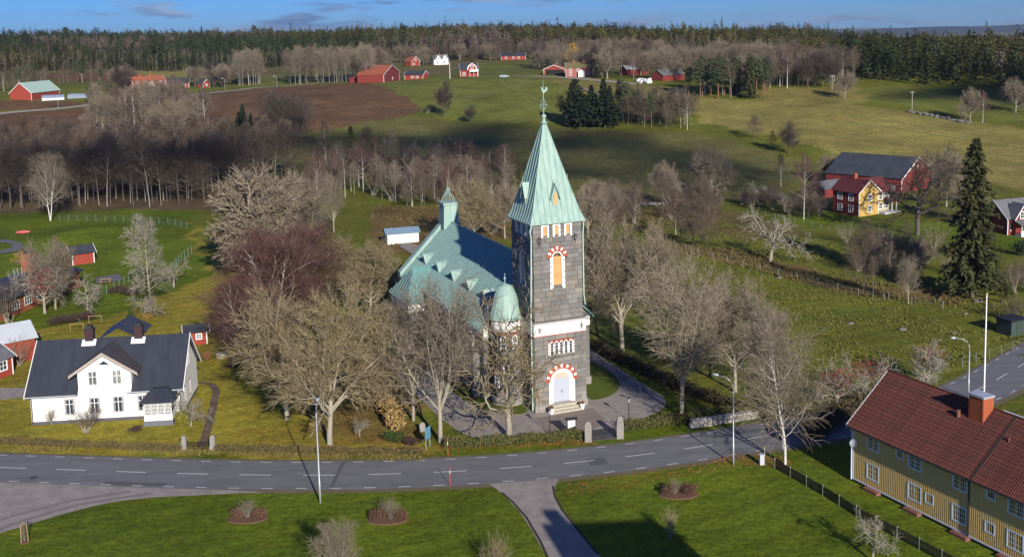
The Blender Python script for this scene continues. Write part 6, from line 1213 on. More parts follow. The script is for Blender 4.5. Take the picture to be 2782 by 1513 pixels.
# unseen house inferred from its shadow, height stretched so it stays below the frame
s1, s2 = gp(1372, 1316), gp(1620, 1306); hR = 21.5; off_ = np.array([math.sin(SUN_AZ), -math.cos(SUN_AZ)])*hR/math.tan(SUN_EL); q1, q2 = s1[:2]+off_, s2[:2]+off_; d = q2-q1; Lr = float(np.hypot(*d)); rz = math.atan2(d[1], d[0])
o = empty('shadow_house', (q1[0], q1[1], 0), rz, 'tall gabled house below the picture edge casting its shadow on the drive', 'house')
MB().box(0, Lr, -4, 4, -.1, hR-3.2).fprism((0, 0, 0, 1, -1, 0), [(-4, hR-3.2), (4, hR-3.2), (0, hR-.2)], -.2, 0).fprism((Lr, 0, 0, 1, 1, 0), [(-4, hR-3.2), (4, hR-3.2), (0, hR-.2)], -.2, 0).build('wall', redwood, o)
MB().quadslab([(-.4, -4.4, hR-3.45), (Lr+.4, -4.4, hR-3.45), (Lr+.4, 0, hR), (-.4, 0, hR)], .1).quadslab([(Lr+.4, 4.4, hR-3.45), (-.4, 4.4, hR-3.45), (-.4, 0, hR), (Lr+.4, 0, hR)], .1).build('roof', tilered, o)
MB().box(-.6+1.2, .6+1.2, -.4, .4, hR-1, hR+1).build('chimney', brickred, o)
# ================================================================ STREET FURNITURE
def street_lamp(vx, vy, vtop, arm_az, label, al_=1.5, B=None):
    B = gp(vx, vy) if B is None else B; h = hgt(B, vtop); o = empty('street_lamp', B, arm_az, label, 'street lamp', 'street lamps along the road')
    MB().tube([(0, 0, -.1), (0, 0, 2), (0, 0, 2.02), (0, 0, h-1.3)], [.09, .085, .065, .055], 8).build('pole', zinc, o, True)
    MB().tube([(0, 0, h-1.3), (.04, 0, h-.8), (.25, 0, h-.35), (.7, 0, h-.05), (al_, 0, h)], [.055, .05, .045, .04, .04], 7).build('arm', zinc, o, True)
    hd = MB().lathe([(0, -.02), (.1, .0), (.13, .06), (.08, .14), (0, .16)], 10).build('lamp_head', zinc, o, True, loc=(al_+.2, 0, h)); hd.scale = (2.6, 1.2, 1.2)
    MB().lathe([(0, -.05), (.08, -.03), (.1, .0)], 10).build('lamp_glass', M('lamp_diffuser', (.6, .6, .58), rough=.3), hd)
street_lamp(806, 1265, 1022, R_(95), 'steel street lamp on the near lawn left of the picture centre'); street_lamp(1845, 1168, 950, R_(150), 'steel street lamp on the near verge by the weeping birch'); street_lamp(2436, 1000, 852, R_(170), 'steel street lamp behind the tiled roof near the road bend')
for (vx, vy, vt, lb) in ((806, 0, 0, ''),): pass
redp = M('red_marker', (.55, .05, .04), rough=.5)
for vx, vy, vt, lb in ((1127, 1147, 1100, 'thin red snow pole at the churchyard hedge'), (1133, 1221, 1172, 'thin red snow pole at the near road edge')):
    B = gp(vx, vy); h = hgt(B, vt); o = empty('snow_pole', B, 0, lb, 'snow pole'); MB().tube([(0, 0, 0), (0, 0, h*.62)], .03, 6).tube([(0, 0, h*.78), (0, 0, h)], .03, 6).build('pole', redp, o); MB().tube([(0, 0, h*.62), (0, 0, h*.78)], .032, 6).build('reflective_band', trimw, o)
B = gp(1916, 1168); o = empty('cable_cabinet', B, .2, 'grey cable cabinet with a slim marker post by the fence', 'cabinet'); MB().box(-.22, .22, -.16, .16, 0, .95).build('body', M('cabinet_grey', (.45, .48, .50), rough=.5), o); MB().box(-.25, .25, -.19, .19, .95, 1.0).build('lid', M('cabinet_grey', (.45, .48, .50)), o); MB().tube([(.2, -.2, 0), (.2, -.2, 1.55)], .025, 6).build('marker_post', M('cabinet_grey', (.45, .48, .50)), o); MB().tube([(.2, -.2, 1.55), (.2, -.2, 1.8)], .03, 6).build('marker_tip', M('yellow_marker', (.65, .45, .03), rough=.5), o)
# notice board
B = gp(1438, 1096); o = empty('notice_board', B, R_(10), 'white-sheeted notice board with little roof left of the church gate', 'notice board')
for x_ in (-.42, .42): MB().box(x_-.04, x_+.04, -.04, .04, 0, 1.7).build('post', iron, o)
MB().box(-.48, .48, -.05, .05, .75, 1.75).build('panel', iron, o); MB().quadslab([(-.6, -.25, 1.72), (.6, -.25, 1.72), (.6, 0, 1.95), (-.6, 0, 1.95)], .04).quadslab([(.6, .25, 1.72), (-.6, .25, 1.72), (-.6, 0, 1.95), (.6, 0, 1.95)], .04).build('roof', iron, o)
for x0, x1, z0, z1 in ((-.38, -.02, 1.25, 1.66), (.0, .38, 1.35, 1.66), (-.38, -.1, .85, 1.22), (-.08, .2, .95, 1.22), (.05, .38, 1.02, 1.33)): MB().box(x0, x1, -.07, -.052, z0, z1).build('notice_sheet', trimw, o)
# gates
def stone_post(vx, vy, vt, label, w_=.34):
    B = gp(vx, vy); h = hgt(B, vt); rg = np.random.default_rng(int(vx)); V = []
    for z, s_ in ((-.1, 1.1), (.25, 1.05), (h*.5, 1.), (h*.85, .9), (h, .62)): V += [(x*w_*s_+rg.normal(0, .025), y*w_*.8*s_+rg.normal(0, .025), z+rg.normal(0, .03)) for x, y in ((-1, -1), (1, -1), (1, 1), (-1, 1))]
    mb = MB(); mb.v = V
    for j in range(4):
        for i in range(4): mb.f.append((4*j+i, 4*j+(i+1) % 4, 4*j+4+(i+1) % 4, 4*j+4+i))
    mb.f.append((16, 17, 18, 19)); return tag(mb.build('gate_post', stonegrey, None, loc=B), label, 'gate post'), B, h
_, B1, h1 = stone_post(1480, 1110, 1060, 'rough granite gate post, left of the church gate'); _, B2, h2 = stone_post(1560, 1101, 1048, 'rough granite gate post, right of the church gate')
def iron_gate(B1, B2, h, n_, label, scroll=True):
    d = (B2-B1)[:2]; L_g = float(np.hypot(*d)); o = empty('iron_gate', B1, math.atan2(d[1], d[0]), label, 'gate'); mb = MB()
    MB().tube([(.35, 0, .15), (L_g-.35, 0, .15)], .022, 4).tube([(.35, 0, h*.55), (L_g-.35, 0, h*.55)], .018, 4).tube([(.35, 0, h*.85), (L_g-.35, 0, h*.85)], .022, 4).build('rail', iron, o)
    for k in range(n_+1):
        x_ = .35+(L_g-.7)*k/n_; MB().tube([(x_, 0, .05), (x_, 0, h*(1.08 if k in (0, n_//2, n_) else .95))], .018 if k not in (0, n_//2, n_) else .035, 4).build('bar', iron, o)
        if scroll and k < n_: c = x_+(L_g-.7)/n_/2; MB().tube([(c+.12*math.cos(t), 0, h*.7+.12*math.sin(t)) for t in np.linspace(0, 6.28, 9)], .014, 4).tube([(c+.12*math.cos(t), 0, h*.35+.14*math.sin(t)) for t in np.linspace(0, 6.28, 9)], .014, 4).build('scroll', iron, o)
iron_gate(B1, B2, 1.25, 14, 'black wrought-iron church gate between granite posts')
_, B1, h1 = stone_post(464, 1131, 1096, 'weathered granite post left of the garden gate', .26); _, B2, h2 = stone_post(536, 1131, 1095, 'weathered granite post right of the garden gate', .26); iron_gate(B1, B2, .9, 14, 'thin iron garden gate in front of the sleeper path', False)
# iron fence run left of gate
Ba, Bb = gp(1445, 1083), gp(1484, 1078)
# church lamps, urns, gravestones, sign
for vx, vy, vt, lb in ((1383, 1094, 1028, 'black lantern on a post left of the church gate'), (1582, 1058, 998, 'black lantern on a post right of the church gate')):
    B = gp(vx, vy); h = hgt(B, vt); o = empty('lantern_post', B, 0, lb, 'lantern'); MB().tube([(0, 0, 0), (0, 0, .6), (0, 0, .62), (0, 0, h-.55)], [.07, .06, .035, .03], 8).build('post', iron, o); MB().lathe([(.05, h-.55), (.1, h-.52), (.17, h-.2), (.17, h-.18)], 6).build('lantern_glass', M('lantern_glass', (.35, .38, .38), rough=.2), o); MB().lathe([(.2, h-.18), (.12, h-.06), (.04, h-.02), (0, h+.05)], 6).build('lantern_cap', iron, o)
for u_, lb in ((1.35, 'white plant urn left of the portal steps'), (4.95, 'white plant urn right of the portal steps')):
    p = Matrix.Rotation(AL, 3, 'Z')@Vector((u_, -1.05, 0)); o = empty('plant_urn', (CA[0]+p.x, CA[1]+p.y, 0), 0, lb, 'urn'); MB().lathe([(0, 0), (.17, 0), (.2, .1), (.3, .6), (.31, .66), (.26, .66), (.24, .6), (0, .58)], 12).build('pot', trimw, o, True); V, T = leafcloud(150, 160, .1, [(0, 0, .75)], [(.27, .27, .17)]); link('plant', npmesh('plant', V, T=T, mat=rust), o)
gsm = M('gravestone', (.30, .29, .28), (.2, .2, .19), 4, .8)
for k, (vx, vy) in enumerate([(1527, 885), (1557, 898), (1583, 912), (1630, 940), (1655, 955), (1675, 965), (1063, 1085), (1615, 985)]):
    B = gp(vx, vy); o = empty('gravestone', (B[0], B[1], 0), .4, 'upright grey headstone on the grass beside the church, %s' % ['nearest the tower', 'second from the tower', 'third from the tower', 'fourth from the tower', 'fifth from the tower', 'farthest right in the row', 'left of the gravel yard', 'by the gravel edge on the right'][k], 'gravestone')
    MB().fprism(F_front(0), [(-.3, .12), (.3, .12), (.3, .75), (.18, .9), (0, .95), (-.18, .9), (-.3, .75)], -.12, 0).build('slab', gsm, o); MB().box(-.4, .4, -.08, .2, -.05, .12).build('base', stonegrey, o)
B = gp(1072, 1131); h = hgt(B, 1078); o = empty('road_sign', B, R_(70), 'blue road sign seen edge-on at the churchyard corner', 'sign'); MB().tube([(0, 0, 0), (0, 0, h)], .035, 6).tube([(.9, 0, 0), (.9, 0, h*.95)], .035, 6).build('post', zinc, o); MB().box(-.15, 1.05, -.04, -.01, h*.45, h).build('panel', M('sign_blue', (.10, .28, .42), rough=.4), o)
# picket fence
pk = np.array(VP([(1950, 1178), (2060, 1240), (2165, 1305), (2300, 1375), (2450, 1455)])); sgl = np.linalg.norm(np.diff(pk[:, :2], axis=0), axis=1); pa = np.concatenate([[0], np.cumsum(sgl)]); fo = empty('picket_fence', pk[0], 0, 'low dark picket fence running down to the lower right', 'fence'); fw = M('dark_stained_wood', (.030, .024, .022), (.02, .016, .015), 3, .9)
fpt = lambda s: (float(np.interp(s, pa, pk[:, 0])-pk[0, 0]), float(np.interp(s, pa, pk[:, 1])-pk[0, 1]))
pm_ = MB().box(-.04, .04, -.012, .012, .08, .86).add([(-.04, -.012, .86), (.04, -.012, .86), (0, -.012, .93), (-.04, .012, .86), (.04, .012, .86), (0, .012, .93)], [(0, 1, 2), (5, 4, 3), (1, 4, 5, 2), (3, 0, 2, 5)]).mesh('picket', fw); npk = 0
for s in np.arange(.1, pa[-1], .125):
    if npk >= 298: break
    x, y = fpt(s); x2, y2 = fpt(min(s+.3, pa[-1])); x0_, y0_ = fpt(max(s-.3, 0)); link('picket', pm_, fo, loc=(x, y, 0), rot=(0, 0, math.atan2(y2-y0_, x2-x0_))); npk += 1
for s in np.arange(0, pa[-1], 2.2):
    x, y = fpt(s); MB().box(-.05, .05, -.05, .05, -.05, .98).build('post', M('grey_post', (.2, .2, .19), rough=.9), fo, loc=(x, y+.06, 0)); x2, y2 = fpt(min(s+2.2, pa[-1]))
    MB().tube([(x, y+.03, .25), (x2, y2+.03, .25)], .03, 4).tube([(x, y+.03, .7), (x2, y2+.03, .7)], .03, 4).build('rail', fw, fo)
# retaining wall of big stones
Wa, Wb = gp(1735, 1077), gp(1890, 1052); d = Wb-Wa; L_w = float(np.hypot(d[0], d[1])); o = empty('stone_wall', Wa, math.atan2(d[1], d[0]), 'low wall of big pale granite blocks at the bend', 'wall'); x = 0; rs = random.Random(9); ws_ = M('pale_granite', (.40, .37, .32), (.27, .25, .22), 2, .9, .4, 8, rand=.15); blkW = bevbox('stone_block', ws_)
while x < L_w:
    l_ = rs.uniform(.6, 1.3)
    for z_, h_ in ((0, .42), (.43, .4)): link('stone_block', blkW, o, loc=(x+l_/2+(.2 if z_ else 0), rs.uniform(-.05, .05), z_+h_/2), rot=(0, 0, rs.uniform(-.06, .06)), scale=(l_-.03, .55, h_))
    x += l_
# stone heaps and boulders
def boulder_me(seed):
    rg = np.random.default_rng(seed); mb = MB(); mb.lathe([(.0, -.3), (.75, -.15), (1, .15), (.8, .5), (.4, .68), (0, .72)], 7); mb.v = [(x*(1+rg.normal(0, .1)), y*(1+rg.normal(0, .1)), z*(1+rg.normal(0, .1))) for x, y, z in mb.v]; return mb.mesh('boulder', stonegrey)
bms = [boulder_me(i) for i in range(4)]
for q_ in bms: q_.materials[0] = M('field_stone', (.19, .18, .165), (.12, .115, .105), 3, .95)
o = empty('stone_heap', gp(1640, 518), 0, 'heap of pale field stones under the bare tree at the field edge', 'stone heap')
for k in range(40): link('stone', bms[k % 4], o, loc=(rs.gauss(0, 2.6), rs.gauss(0, .9), rs.uniform(0, .5)), rot=(0, 0, rs.uniform(0, 6)), scale=[rs.uniform(.25, .6)]*3)
def fieldwall(pts, label, n_):
    P = np.array(VP(pts)); sg_ = np.linalg.norm(np.diff(P[:, :2], axis=0), axis=1); pa_ = np.concatenate([[0], np.cumsum(sg_)]); o = empty('field_wall', P[0], 0, label, 'wall')
    for k in range(n_):
        s = rs.uniform(0, pa_[-1]); x, y = np.interp(s, pa_, P[:, 0])+rs.gauss(0, .5), np.interp(s, pa_, P[:, 1])+rs.gauss(0, .5); link('stone', bms[k % 4], o, loc=(x-P[0, 0], y-P[0, 1], float(terr(x, y))-P[0, 2]+rs.uniform(0, .5)), rot=(0, 0, rs.uniform(0, 6)), scale=[rs.uniform(.3, .75)]*3)
fieldwall([(1430, 215), (1500, 238), (1530, 255)], 'stone wall along the right side of the far green field', 110); fieldwall([(1040, 405), (1100, 418), (1180, 428)], 'old stone wall at the near edge of the dark field', 120); fieldwall([(240, 358), (330, 362), (420, 364)], 'stone wall at the foot of the ploughed field', 90); fieldwall([(2290, 283), (2380, 300), (2440, 312)], 'stone bank between the tan and green fields', 80)
for k, (vx, vy, s_) in enumerate([(2400, 840, .35), (2140, 815, .4), (1960, 700, .4), (1850, 640, .35), (2460, 760, .6), (2430, 790, .3), (2320, 950, .4), (2270, 830, .45)]): tag(link('boulder', bms[k % 4], loc=gp(vx, vy), scale=(s_*1.3, s_, s_)), 'grey boulder lying in the pasture grass', 'boulder', 'boulders in the pasture')
# wire fences with posts
def wirefence(pts, step, h, label, mat, wires=(.5, .9), r=.05, net=False):
    P = np.array(VP(pts)); sg_ = np.linalg.norm(np.diff(P[:, :2], axis=0), axis=1); pa_ = np.concatenate([[0], np.cumsum(sg_)]); o = empty('wire_fence', P[0], 0, label, 'fence'); me = MB().tube([(0, 0, -.1), (0, 0, h)], r, 5).mesh('post', mat); prev = None; mw = MB()
    for s in np.arange(0, pa_[-1], step):
        x, y = float(np.interp(s, pa_, P[:, 0])), float(np.interp(s, pa_, P[:, 1])); z = float(terr(x, y))-P[0, 2]; q = np.array([x-P[0, 0], y-P[0, 1], z]); link('post', me, o, loc=q, rot=(rs.gauss(0, .04), rs.gauss(0, .04), 0))
        if prev is not None:
            for wz in wires: mw.tube([prev+[0, 0, h*wz], q+[0, 0, h*wz]], .005, 3, False)
        prev = q
    mw.build('wire', zinc, o)
wirefence([(1640, 600), (1760, 640), (1900, 678), (2040, 712), (2170, 745), (2300, 768), (2420, 780)], 4.2, 1.05, 'rough post and wire fence across the pasture', M('grey_post', (.2, .2, .19)), r=.07)
wirefence([(1880, 535), (2000, 560), (2110, 590), (2170, 605)], 3, 1.1, 'garden fence below the red and yellow house', M('grey_post', (.2, .2, .19)), r=.05)
wirefence([(150, 556), (300, 558), (430, 566), (482, 578)], 2.6, 1.5, 'chain-link fence at the far edge of the playing lawn', M('fence_green', (.16, .26, .20), rough=.6), tuple(np.linspace(.05, 1, 8)), .035); wirefence([(482, 640), (455, 660), (440, 680)], 2.2, 1.8, 'taller green mesh fence beside the round tree', M('fence_green', (.16, .26, .20)), tuple(np.linspace(.05, 1, 8)), .04); wirefence([(335, 700), (290, 730), (245, 748)], 2.2, 1.4, 'green mesh fence by the brick school', M('fence_green', (.16, .26, .20)), tuple(np.linspace(.05, 1, 7)), .04)
wirefence([(2576, 872), (2500, 900), (2400, 930)], 2.6, 1.2, 'wire fence beside the far road bend', M('grey_post', (.2, .2, .19)), r=.05)
# power poles
for vx, vy, vt, lb in ((2093, 228, 190, 'wooden power pole by the far birch edge'), (2294, 284, 231, 'wooden power pole on the bank between the fields')):
    B = gp(vx, vy); h = hgt(B, vt); o = empty('power_pole', B, .3, lb, 'power pole'); MB().tube([(0, 0, -.2), (0, 0, h)], .12, 6).build('pole', M('grey_pole_wood', (.36, .33, .29), rough=.9), o); MB().box(-.9, .9, -.06, .06, h-.35, h-.2).build('crossarm', M('grey_pole_wood', (.36, .33, .29)), o)
    for x_ in (-.8, 0, .8): MB().lathe([(.06, h-.2), (.07, h-.05), (0, h)], 6, (x_, 0, 0)).build('insulator', trimw, o)
# staked young tree, planter, picnic table, kayak, frames, transformer hut
B = gp(62, 1362); o = empty('young_tree', B, 0, 'newly planted sapling tied to three stakes at lower left', 'tree')
for a in (0, 2.1, 4.2): MB().tube([(.3*math.cos(a), .3*math.sin(a), 0), (.26*math.cos(a), .26*math.sin(a), 1.6)], .035, 6).build('stake', pw_, o)
a_, b_ = PROTO['fine_shrub']; link('trunk', a_, o, scale=(.7, .7, 2.3)); link('twigs', b_, o, scale=(.7, .7, 2.3)); MB().lathe([(.45, .0), (.4, .05), (0, .06)], 12).build('mulch_ring', soil, o)
B = gp(556, 898); o = tag(MB().lathe([(.5, 0), (.62, 0), (.66, .5), (.56, .5), (.5, .35), (0, .33)], 16).build('planter', M('concrete', (.42, .37, .33), (.34, .3, .27), 4, .9), None, loc=B), 'round concrete planter on the lawn behind the white house', 'planter')
B = gp(266, 712); o = empty('picnic_table', B, .3, 'small wooden picnic table by the red shed', 'table'); MB().box(-.9, .9, -.4, .4, .68, .74).build('table_top', pw_, o)
for y_ in (-.75, .75): MB().box(-.9, .9, y_-.13, y_+.13, .4, .45).build('bench', pw_, o)
for x_ in (-.7, .7): MB().box(x_-.05, x_+.05, -.7, .7, .3, .38).box(x_-.05, x_+.05, -.3, -.2, 0, .68).box(x_-.05, x_+.05, .2, .3, 0, .68).build('leg', pw_, o)
B = gp(58, 588); o = tag(MB().lathe([(0, -1.6), (.25, -1.1), (.36, 0), (.25, 1.1), (0, 1.6)], 8).build('rowing_boat', M('pink_red_hull', (.55, .10, .12), rough=.5), None, True, loc=(B[0], B[1], .2)), 'pink-red upturned toy boat on the playing lawn', 'boat'); o.rotation_euler = (0, R_(90), .2)
for k, (vx, vy, lb) in enumerate([(194, 832, 'white timber frame among the raspberries, nearer one'), (240, 812, 'white timber frame among the raspberries, farther one')]):
    B = gp(vx, vy); o = empty('timber_frame', B, .15, lb, 'frame'); MB().box(-.9, .9, -.03, .03, 1.0, 1.06).build('beam', pw_, o)
    for x_ in (-.86, .86): MB().box(x_-.03, x_+.03, -.03, .03, 0, 1.0).build('leg', pw_, o)
B = gp(2545, 838); o = empty('pump_hut', B, .4, 'dark green hut with black lid at the right edge of the pasture', 'hut'); MB().box(-1.4, 1.4, -1.2, 1.2, -.1, 1.9).build('wall', M('dark_green_panel', (.05, .075, .06), (.035, .055, .045), 3, .7), o); MB().box(-1.55, 1.55, -1.35, 1.35, 1.9, 2.1).build('roof', iron, o); MB().fbox(F_front(-1.2), -.5, .5, 0, .04, 0, 1.7).build('door', M('green_door2', (.04, .06, .05), rough=.6), o)
B = gp(2085, 489)
# hedges
def hedge(pts, w_, h, n_, mat, label, seed, size=.16):
    P = np.array(VP(pts)); sg_ = np.linalg.norm(np.diff(P[:, :2], axis=0), axis=1); pa_ = np.concatenate([[0], np.cumsum(sg_)]); rg = np.random.default_rng(seed); s = rg.random(n_)*pa_[-1]
    x, y = np.interp(s, pa_, P[:, 0]), np.interp(s, pa_, P[:, 1]); hh = h*(1+.18*np.sin(s*1.7)+.1*np.sin(s*4.1)); C_ = np.stack([x+rg.uniform(-.5, .5, n_)*w_, y+rg.uniform(-.5, .5, n_)*w_, rg.random(n_)**.7*hh], -1)-[P[0, 0], P[0, 1], 0]
    a = _nrm(rg.normal(size=(n_, 3))+[0, 0, .9]); b_ = _nrm(np.cross(a, rg.normal(size=(n_, 3)))); sz = size*rg.uniform(.5, 1.4, (n_, 1)); V = np.stack([C_-b_*sz*.35, C_+b_*sz*.35, C_+a*sz*1.4], 1).reshape(-1, 3)
    o = empty('hedge', (P[0, 0], P[0, 1], 0), 0, label, 'hedge'); link('foliage', npmesh('foliage', V, T=np.arange(len(V)).reshape(-1, 3), mat=mat), o)
    st_ = MB()
    for q in np.arange(0, pa_[-1], .5): xx, yy = np.interp(q, pa_, P[:, 0])-P[0, 0], np.interp(q, pa_, P[:, 1])-P[0, 1]; st_.tube([(xx, yy, -.05), (xx+rs.uniform(-.1, .1), yy, h*.7)], .02, 3, False)
    tag(st_.build('stems', bark_dk, o), kind='stuff')
hg_br = M('brown_hedge', (.155, .105, .045), (.085, .08, .028), .9, .95); hg_gr = M('green_brown_hedge', (.13, .125, .04), (.075, .08, .025), 1.2, .95)
hedge([(-80, 1112), (150, 1122), (455, 1134)], .7, .55, 9000, hg_br, 'trimmed brown hedge along the road left of the garden gate', 1); hedge([(546, 1134), (820, 1140), (1060, 1142)], .7, .52, 8500, hg_br, 'trimmed brown hedge along the road right of the garden gate', 2)
hedge([(1125, 1128), (1300, 1116), (1468, 1104)], .9, .85, 7000, hg_gr, 'clipped hedge between churchyard gravel and road', 3); hedge([(1572, 1084), (1650, 1072), (1735, 1060), (1880, 1040)], 1.2, .9, 6500, hg_gr, 'clipped hedge right of the church gate', 4)
hedge([(1500, 880), (1600, 930), (1720, 985), (1870, 1040)], 1.4, 1.1, 7000, M('dark_hedge', (.10, .07, .035), (.06, .05, .025), 1, .95), 'dark hedge behind the gravestones', 5, .2); hedge([(905, 940), (945, 1000), (1000, 1085)], 1.6, 1.7, 5200, M('straw_reeds', (.42, .29, .11), (.30, .2, .08), 1.2, .95), 'tall straw-coloured dry grass beside the churchyard trees', 6, .3)
hedge([(2030, 1110), (2110, 1062), (2200, 1015), (2270, 990)], 2.2, 1.5, 6000, M('dark_hedge', (.10, .07, .035)), 'dark bushy hedge behind the weeping birch', 7, .22); hedge([(1760, 320), (1850, 340), (1960, 372), (2080, 412)], 2.2, 1.3, 5200, M('dark_hedge', (.10, .07, .035)), 'dark bank of scrub between the dark and tan fields', 8, .5)
hedge([(2150, 262), (2290, 290), (2440, 318), (2600, 345)], 2., .9, 5000, hg_br, 'brown overgrown bank between the tan and green fields', 9, .5)
# rough grass tufts in the pasture and leaf litter on the verges
def tufts(name, poly, n_, h, wd, mat, label, seed):
    W_ = VP(poly); rg = np.random.default_rng(seed); lo = np.min(np.array(W_)[:, :2], 0); hi = np.max(np.array(W_)[:, :2], 0); p = rg.uniform(lo, hi, (n_*3, 2)); p = p[inpoly(W_, p[:, 0], p[:, 1])][:n_]; cl_ = np.sin(p[:, 0]*.5)+np.sin(p[:, 1]*.43+p[:, 0]*.2)+rg.normal(0, .7, len(p)); p = p[cl_ > -.2]; m_ = len(p)
    C_ = np.repeat(np.stack([p[:, 0], p[:, 1], terr(p[:, 0], p[:, 1])-.02], -1), 4, 0); k = len(C_); a = rg.random(k)*6.28; d = np.stack([np.cos(a), np.sin(a), 0*a], -1); s = np.repeat(rg.uniform(.5, 1.3, m_), 4)[:, None]; sd_ = np.stack([-d[:, 1], d[:, 0], 0*a], -1)
    V = np.stack([C_+d*.06*s-sd_*wd*s, C_+d*.06*s+sd_*wd*s, C_+d*rg.uniform(.1, .35, (k, 1))*s+np.array([0, 0, 1.])*h*s], 1).reshape(-1, 3)
    tag(link(name, npmesh(name, V, T=np.arange(len(V)).reshape(-1, 3), mat=mat)), label, 'grass', kind='stuff')
tufts('rough_grass', [(1500, 590), (1700, 530), (2100, 620), (2380, 725), (2576, 765), (2576, 900), (2380, 930), (2200, 960), (1900, 900), (1650, 800), (1500, 780)], 16000, .22, .10, M('tussock_grass', (.18, .165, .04), (.10, .115, .025), .25, .95), 'rough tussock grass of the pasture', 1)
tufts('dry_grass', [(-50, 1135), (460, 1145), (1060, 1160), (1060, 1150), (900, 1125), (450, 1120), (-50, 1108)], 5000, .22, .05, M('dry_verge_grass', (.22, .16, .05), (.13, .12, .03), .6, .95), 'dry grass along the road hedge', 2)
tufts('ditch_grass', [(1640, 600), (1900, 640), (2100, 700), (2420, 740), (2420, 770), (2100, 740), (1900, 680), (1640, 625)], 5000, .5, .10, M('ditch_sedge', (.17, .13, .05), (.11, .09, .035), .4, .95), 'brown sedge along the pasture ditch', 3)
tufts('meadow_grass', [(930, 520), (1280, 520), (1290, 600), (1060, 640), (930, 600)], 2600, .3, .10, M('ditch_sedge', (.26, .18, .06)), 'yellow meadow grass behind the church', 4)
rg = np.random.default_rng(9); lv_ = []
for poly, n_ in (([(560, 1130), (1060, 1155), (1500, 1115), (1480, 1100), (1060, 1120), (900, 1040), (600, 1080)], 2600), ([(1100, 1130), (1500, 1118), (1500, 1100), (1100, 1115)], 1500), ([(1780, 1160), (1990, 1180), (1990, 1150), (1850, 1140)], 800), ([(1420, 1215), (1850, 1150), (1850, 1180), (1430, 1250)], 900)):
    W_ = VP(poly); lo = np.min(np.array(W_)[:, :2], 0); hi = np.max(np.array(W_)[:, :2], 0); p = rg.uniform(lo, hi, (n_*3, 2)); lv_.append(p[inpoly(W_, p[:, 0], p[:, 1])][:n_])
p = np.concatenate(lv_); C_ = np.stack([p[:, 0], p[:, 1], np.full(len(p), .03)], -1); a = _nrm(rg.normal(size=(len(p), 3))*[1, 1, .35]); b_ = _nrm(np.cross(a, [0, 0, 1.])); s = rg.uniform(.04, .1, (len(p), 1)); V = np.stack([C_-b_*s, C_+b_*s, C_+a*s*1.6], 1).reshape(-1, 3)
tag(link('fallen_leaves', npmesh('fallen_leaves', V, T=np.arange(len(V)).reshape(-1, 3), mat=M('leaf_litter', (.34, .15, .04), (.22, .10, .03), 2, .9))), 'orange fallen leaves on the verges', 'leaves', kind='stuff')

B = gp(1132, 199); h = hgt(B, 158); o = empty('mast', B, 0, 'slim white mast on the far slope left of the gambrel house', 'mast'); MB().tube([(0, 0, -.2), (0, 0, h)], [.14, .09], 6).build('pole', trimw, o); MB().lathe([(0, h-.02), (.16, h+.04), (.12, h+.2), (0, h+.24)], 6).build('cap', trimw, o)
for vx, vy, vt, lb in ((566, 226, 198, 'small lamp post on the far lane, left one'), (697, 219, 193, 'small lamp post on the far lane, right one'), (147, 275, 250, 'small lamp post by the far left field lane')):
    B = gp(vx, vy); h = hgt(B, vt); o = empty('lane_lamp', B, 0, lb, 'lamp post'); MB().tube([(0, 0, -.1), (0, 0, h-.4), (-.3, 0, h), (-.9, 0, h+.1)], .06, 5).build('pole', zinc, o); MB().box(-1.4, -.8, -.12, .12, h+.05, h+.18).build('lamp_head', trimw, o)
# ================================================================ CLOUDS (they cast the dark bands over the fields)
cm_ = M('cloud_white', (.85, .85, .86), rough=1., spec=0.)
t = cm_.node_tree; tr_ = t.nodes.new('ShaderNodeBsdfTransparent'); ms = t.nodes.new('ShaderNodeMixShader'); ms.inputs[0].default_value = .22      # thin cloud lets part of the sun through
t.links.new(t.nodes['Principled BSDF'].outputs[0], ms.inputs[2]); t.links.new(tr_.outputs[0], ms.inputs[1]); t.links.new(ms.outputs[0], t.nodes['Material Output'].inputs['Surface'])
def cloud(blobs, hc, label, seed, kk=3):
    """blobs: ground-shadow ellipses (x, y, rx, ry); the cloud floats towards the sun from them"""
    rg = np.random.default_rng(seed); mb = MB(); off = SV/SV[2]*hc
    for x, y, rx, ry in blobs:
        for k in range(kk):
            ax, ay = rg.normal(0, .28, 2); s = rg.uniform(.55, .8); o = len(mb.v); mb.lathe([(0, -.35), (.5, -.32), (.86, -.2), (1, 0), (.86, .4), (.5, .72), (0, .85)], 14)
            mb.v[o:] = [(x+ax*rx+vx*rx*s+off[0], y+ay*ry+vy*ry*s+off[1], hc+vz*min(rx, ry)*s*.35) for vx, vy, vz in mb.v[o:]]
    tag(mb.build('cloud', cm_, None, True), label, 'cloud', kind='stuff')
G = lambda vx, vy: tuple(gp(vx, vy)[:2])
def shade(items, hc, label, seed, kk=3): cloud([(*G(vx, vy), rx, ry) for vx, vy, rx, ry in items], hc, label, seed, kk)
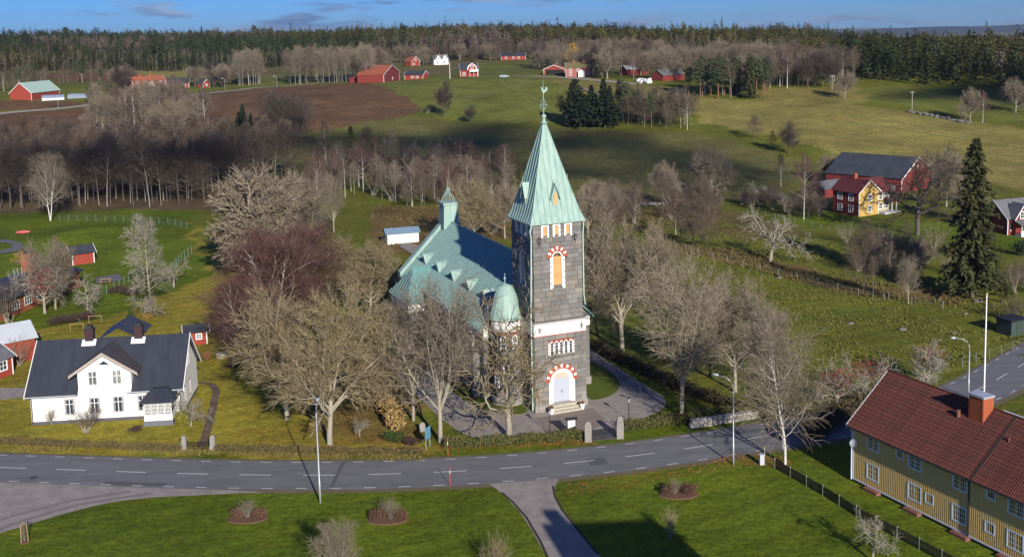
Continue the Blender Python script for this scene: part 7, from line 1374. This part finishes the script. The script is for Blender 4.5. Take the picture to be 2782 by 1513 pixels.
shade([(900, 350, 26, 30), (1100, 340, 26, 28), (1300, 350, 26, 30), (1500, 360, 24, 30), (1680, 390, 20, 28), (1850, 430, 16, 18), (1180, 300, 18, 16), (1020, 400, 20, 18), (1400, 420, 18, 16), (1200, 405, 20, 14), (1560, 440, 16, 12), (1720, 460, 14, 10), (1900, 480, 12, 9), (1050, 440, 18, 10)], 420, 'flat grey cloud shading the middle field', 1)
shade([(60, 470, 20, 22), (200, 470, 22, 22), (340, 465, 22, 22), (480, 450, 20, 22), (620, 430, 20, 22), (740, 410, 18, 22), (650, 340, 22, 20), (730, 320, 20, 18)], 420, 'flat grey cloud shading the left wood', 2, 2)
shade([(2350, 205, 26, 22), (2480, 215, 28, 22), (2620, 225, 30, 24), (2250, 212, 22, 10), (2420, 200, 30, 26), (2560, 205, 32, 28), (2700, 215, 32, 28), (2330, 195, 24, 20), (2500, 225, 24, 12)], 420, 'flat grey cloud shading the right forest edge', 3, 4)
# distant blue ridges
def ridge(name, y, x0, x1, hz, amp, seed, c):
    rg = np.random.default_rng(seed); xs_ = np.linspace(x0, x1, 160); ph = rg.random(6)*6.28; z = hz+sum(amp/(k+1)*np.sin(xs_*(.0006*(k+1)**1.4)+ph[k]) for k in range(6))+rg.normal(0, 2, 160)
    V = np.concatenate([np.stack([xs_, np.full(160, y-600.), np.full(160, -60.)], -1), np.stack([xs_, np.full(160, float(y)), z], -1), np.stack([xs_, np.full(160, y+800.), np.full(160, -60.)], -1)]); i = np.arange(159)
    Q = np.concatenate([np.stack([i, i+1, i+161, i+160], -1), np.stack([i+160, i+161, i+321, i+320], -1)]); tag(link(name, npmesh(name, V, Q, mat=M(name+'_wood', *c, .01, .95), smooth=True)), kind='structure')
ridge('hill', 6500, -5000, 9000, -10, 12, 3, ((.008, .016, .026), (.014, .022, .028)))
# ================================================================ HAZE
hm = bpy.data.materials.new('haze'); hm.use_nodes = True; t = hm.node_tree; t.nodes.remove(t.nodes['Principled BSDF']); pvn = t.nodes.new('ShaderNodeVolumePrincipled'); pvn.inputs['Color'].default_value = (.62, .76, .95, 1); pvn.inputs['Density'].default_value = .00006; pvn.inputs['Anisotropy'].default_value = .2
t.links.new(pvn.outputs[0], t.nodes['Material Output'].inputs['Volume'])
if True:
    o = MB().box(-6500, 9500, -900, 9000, -75, 130).build('haze', hm); tag(o, kind='stuff')
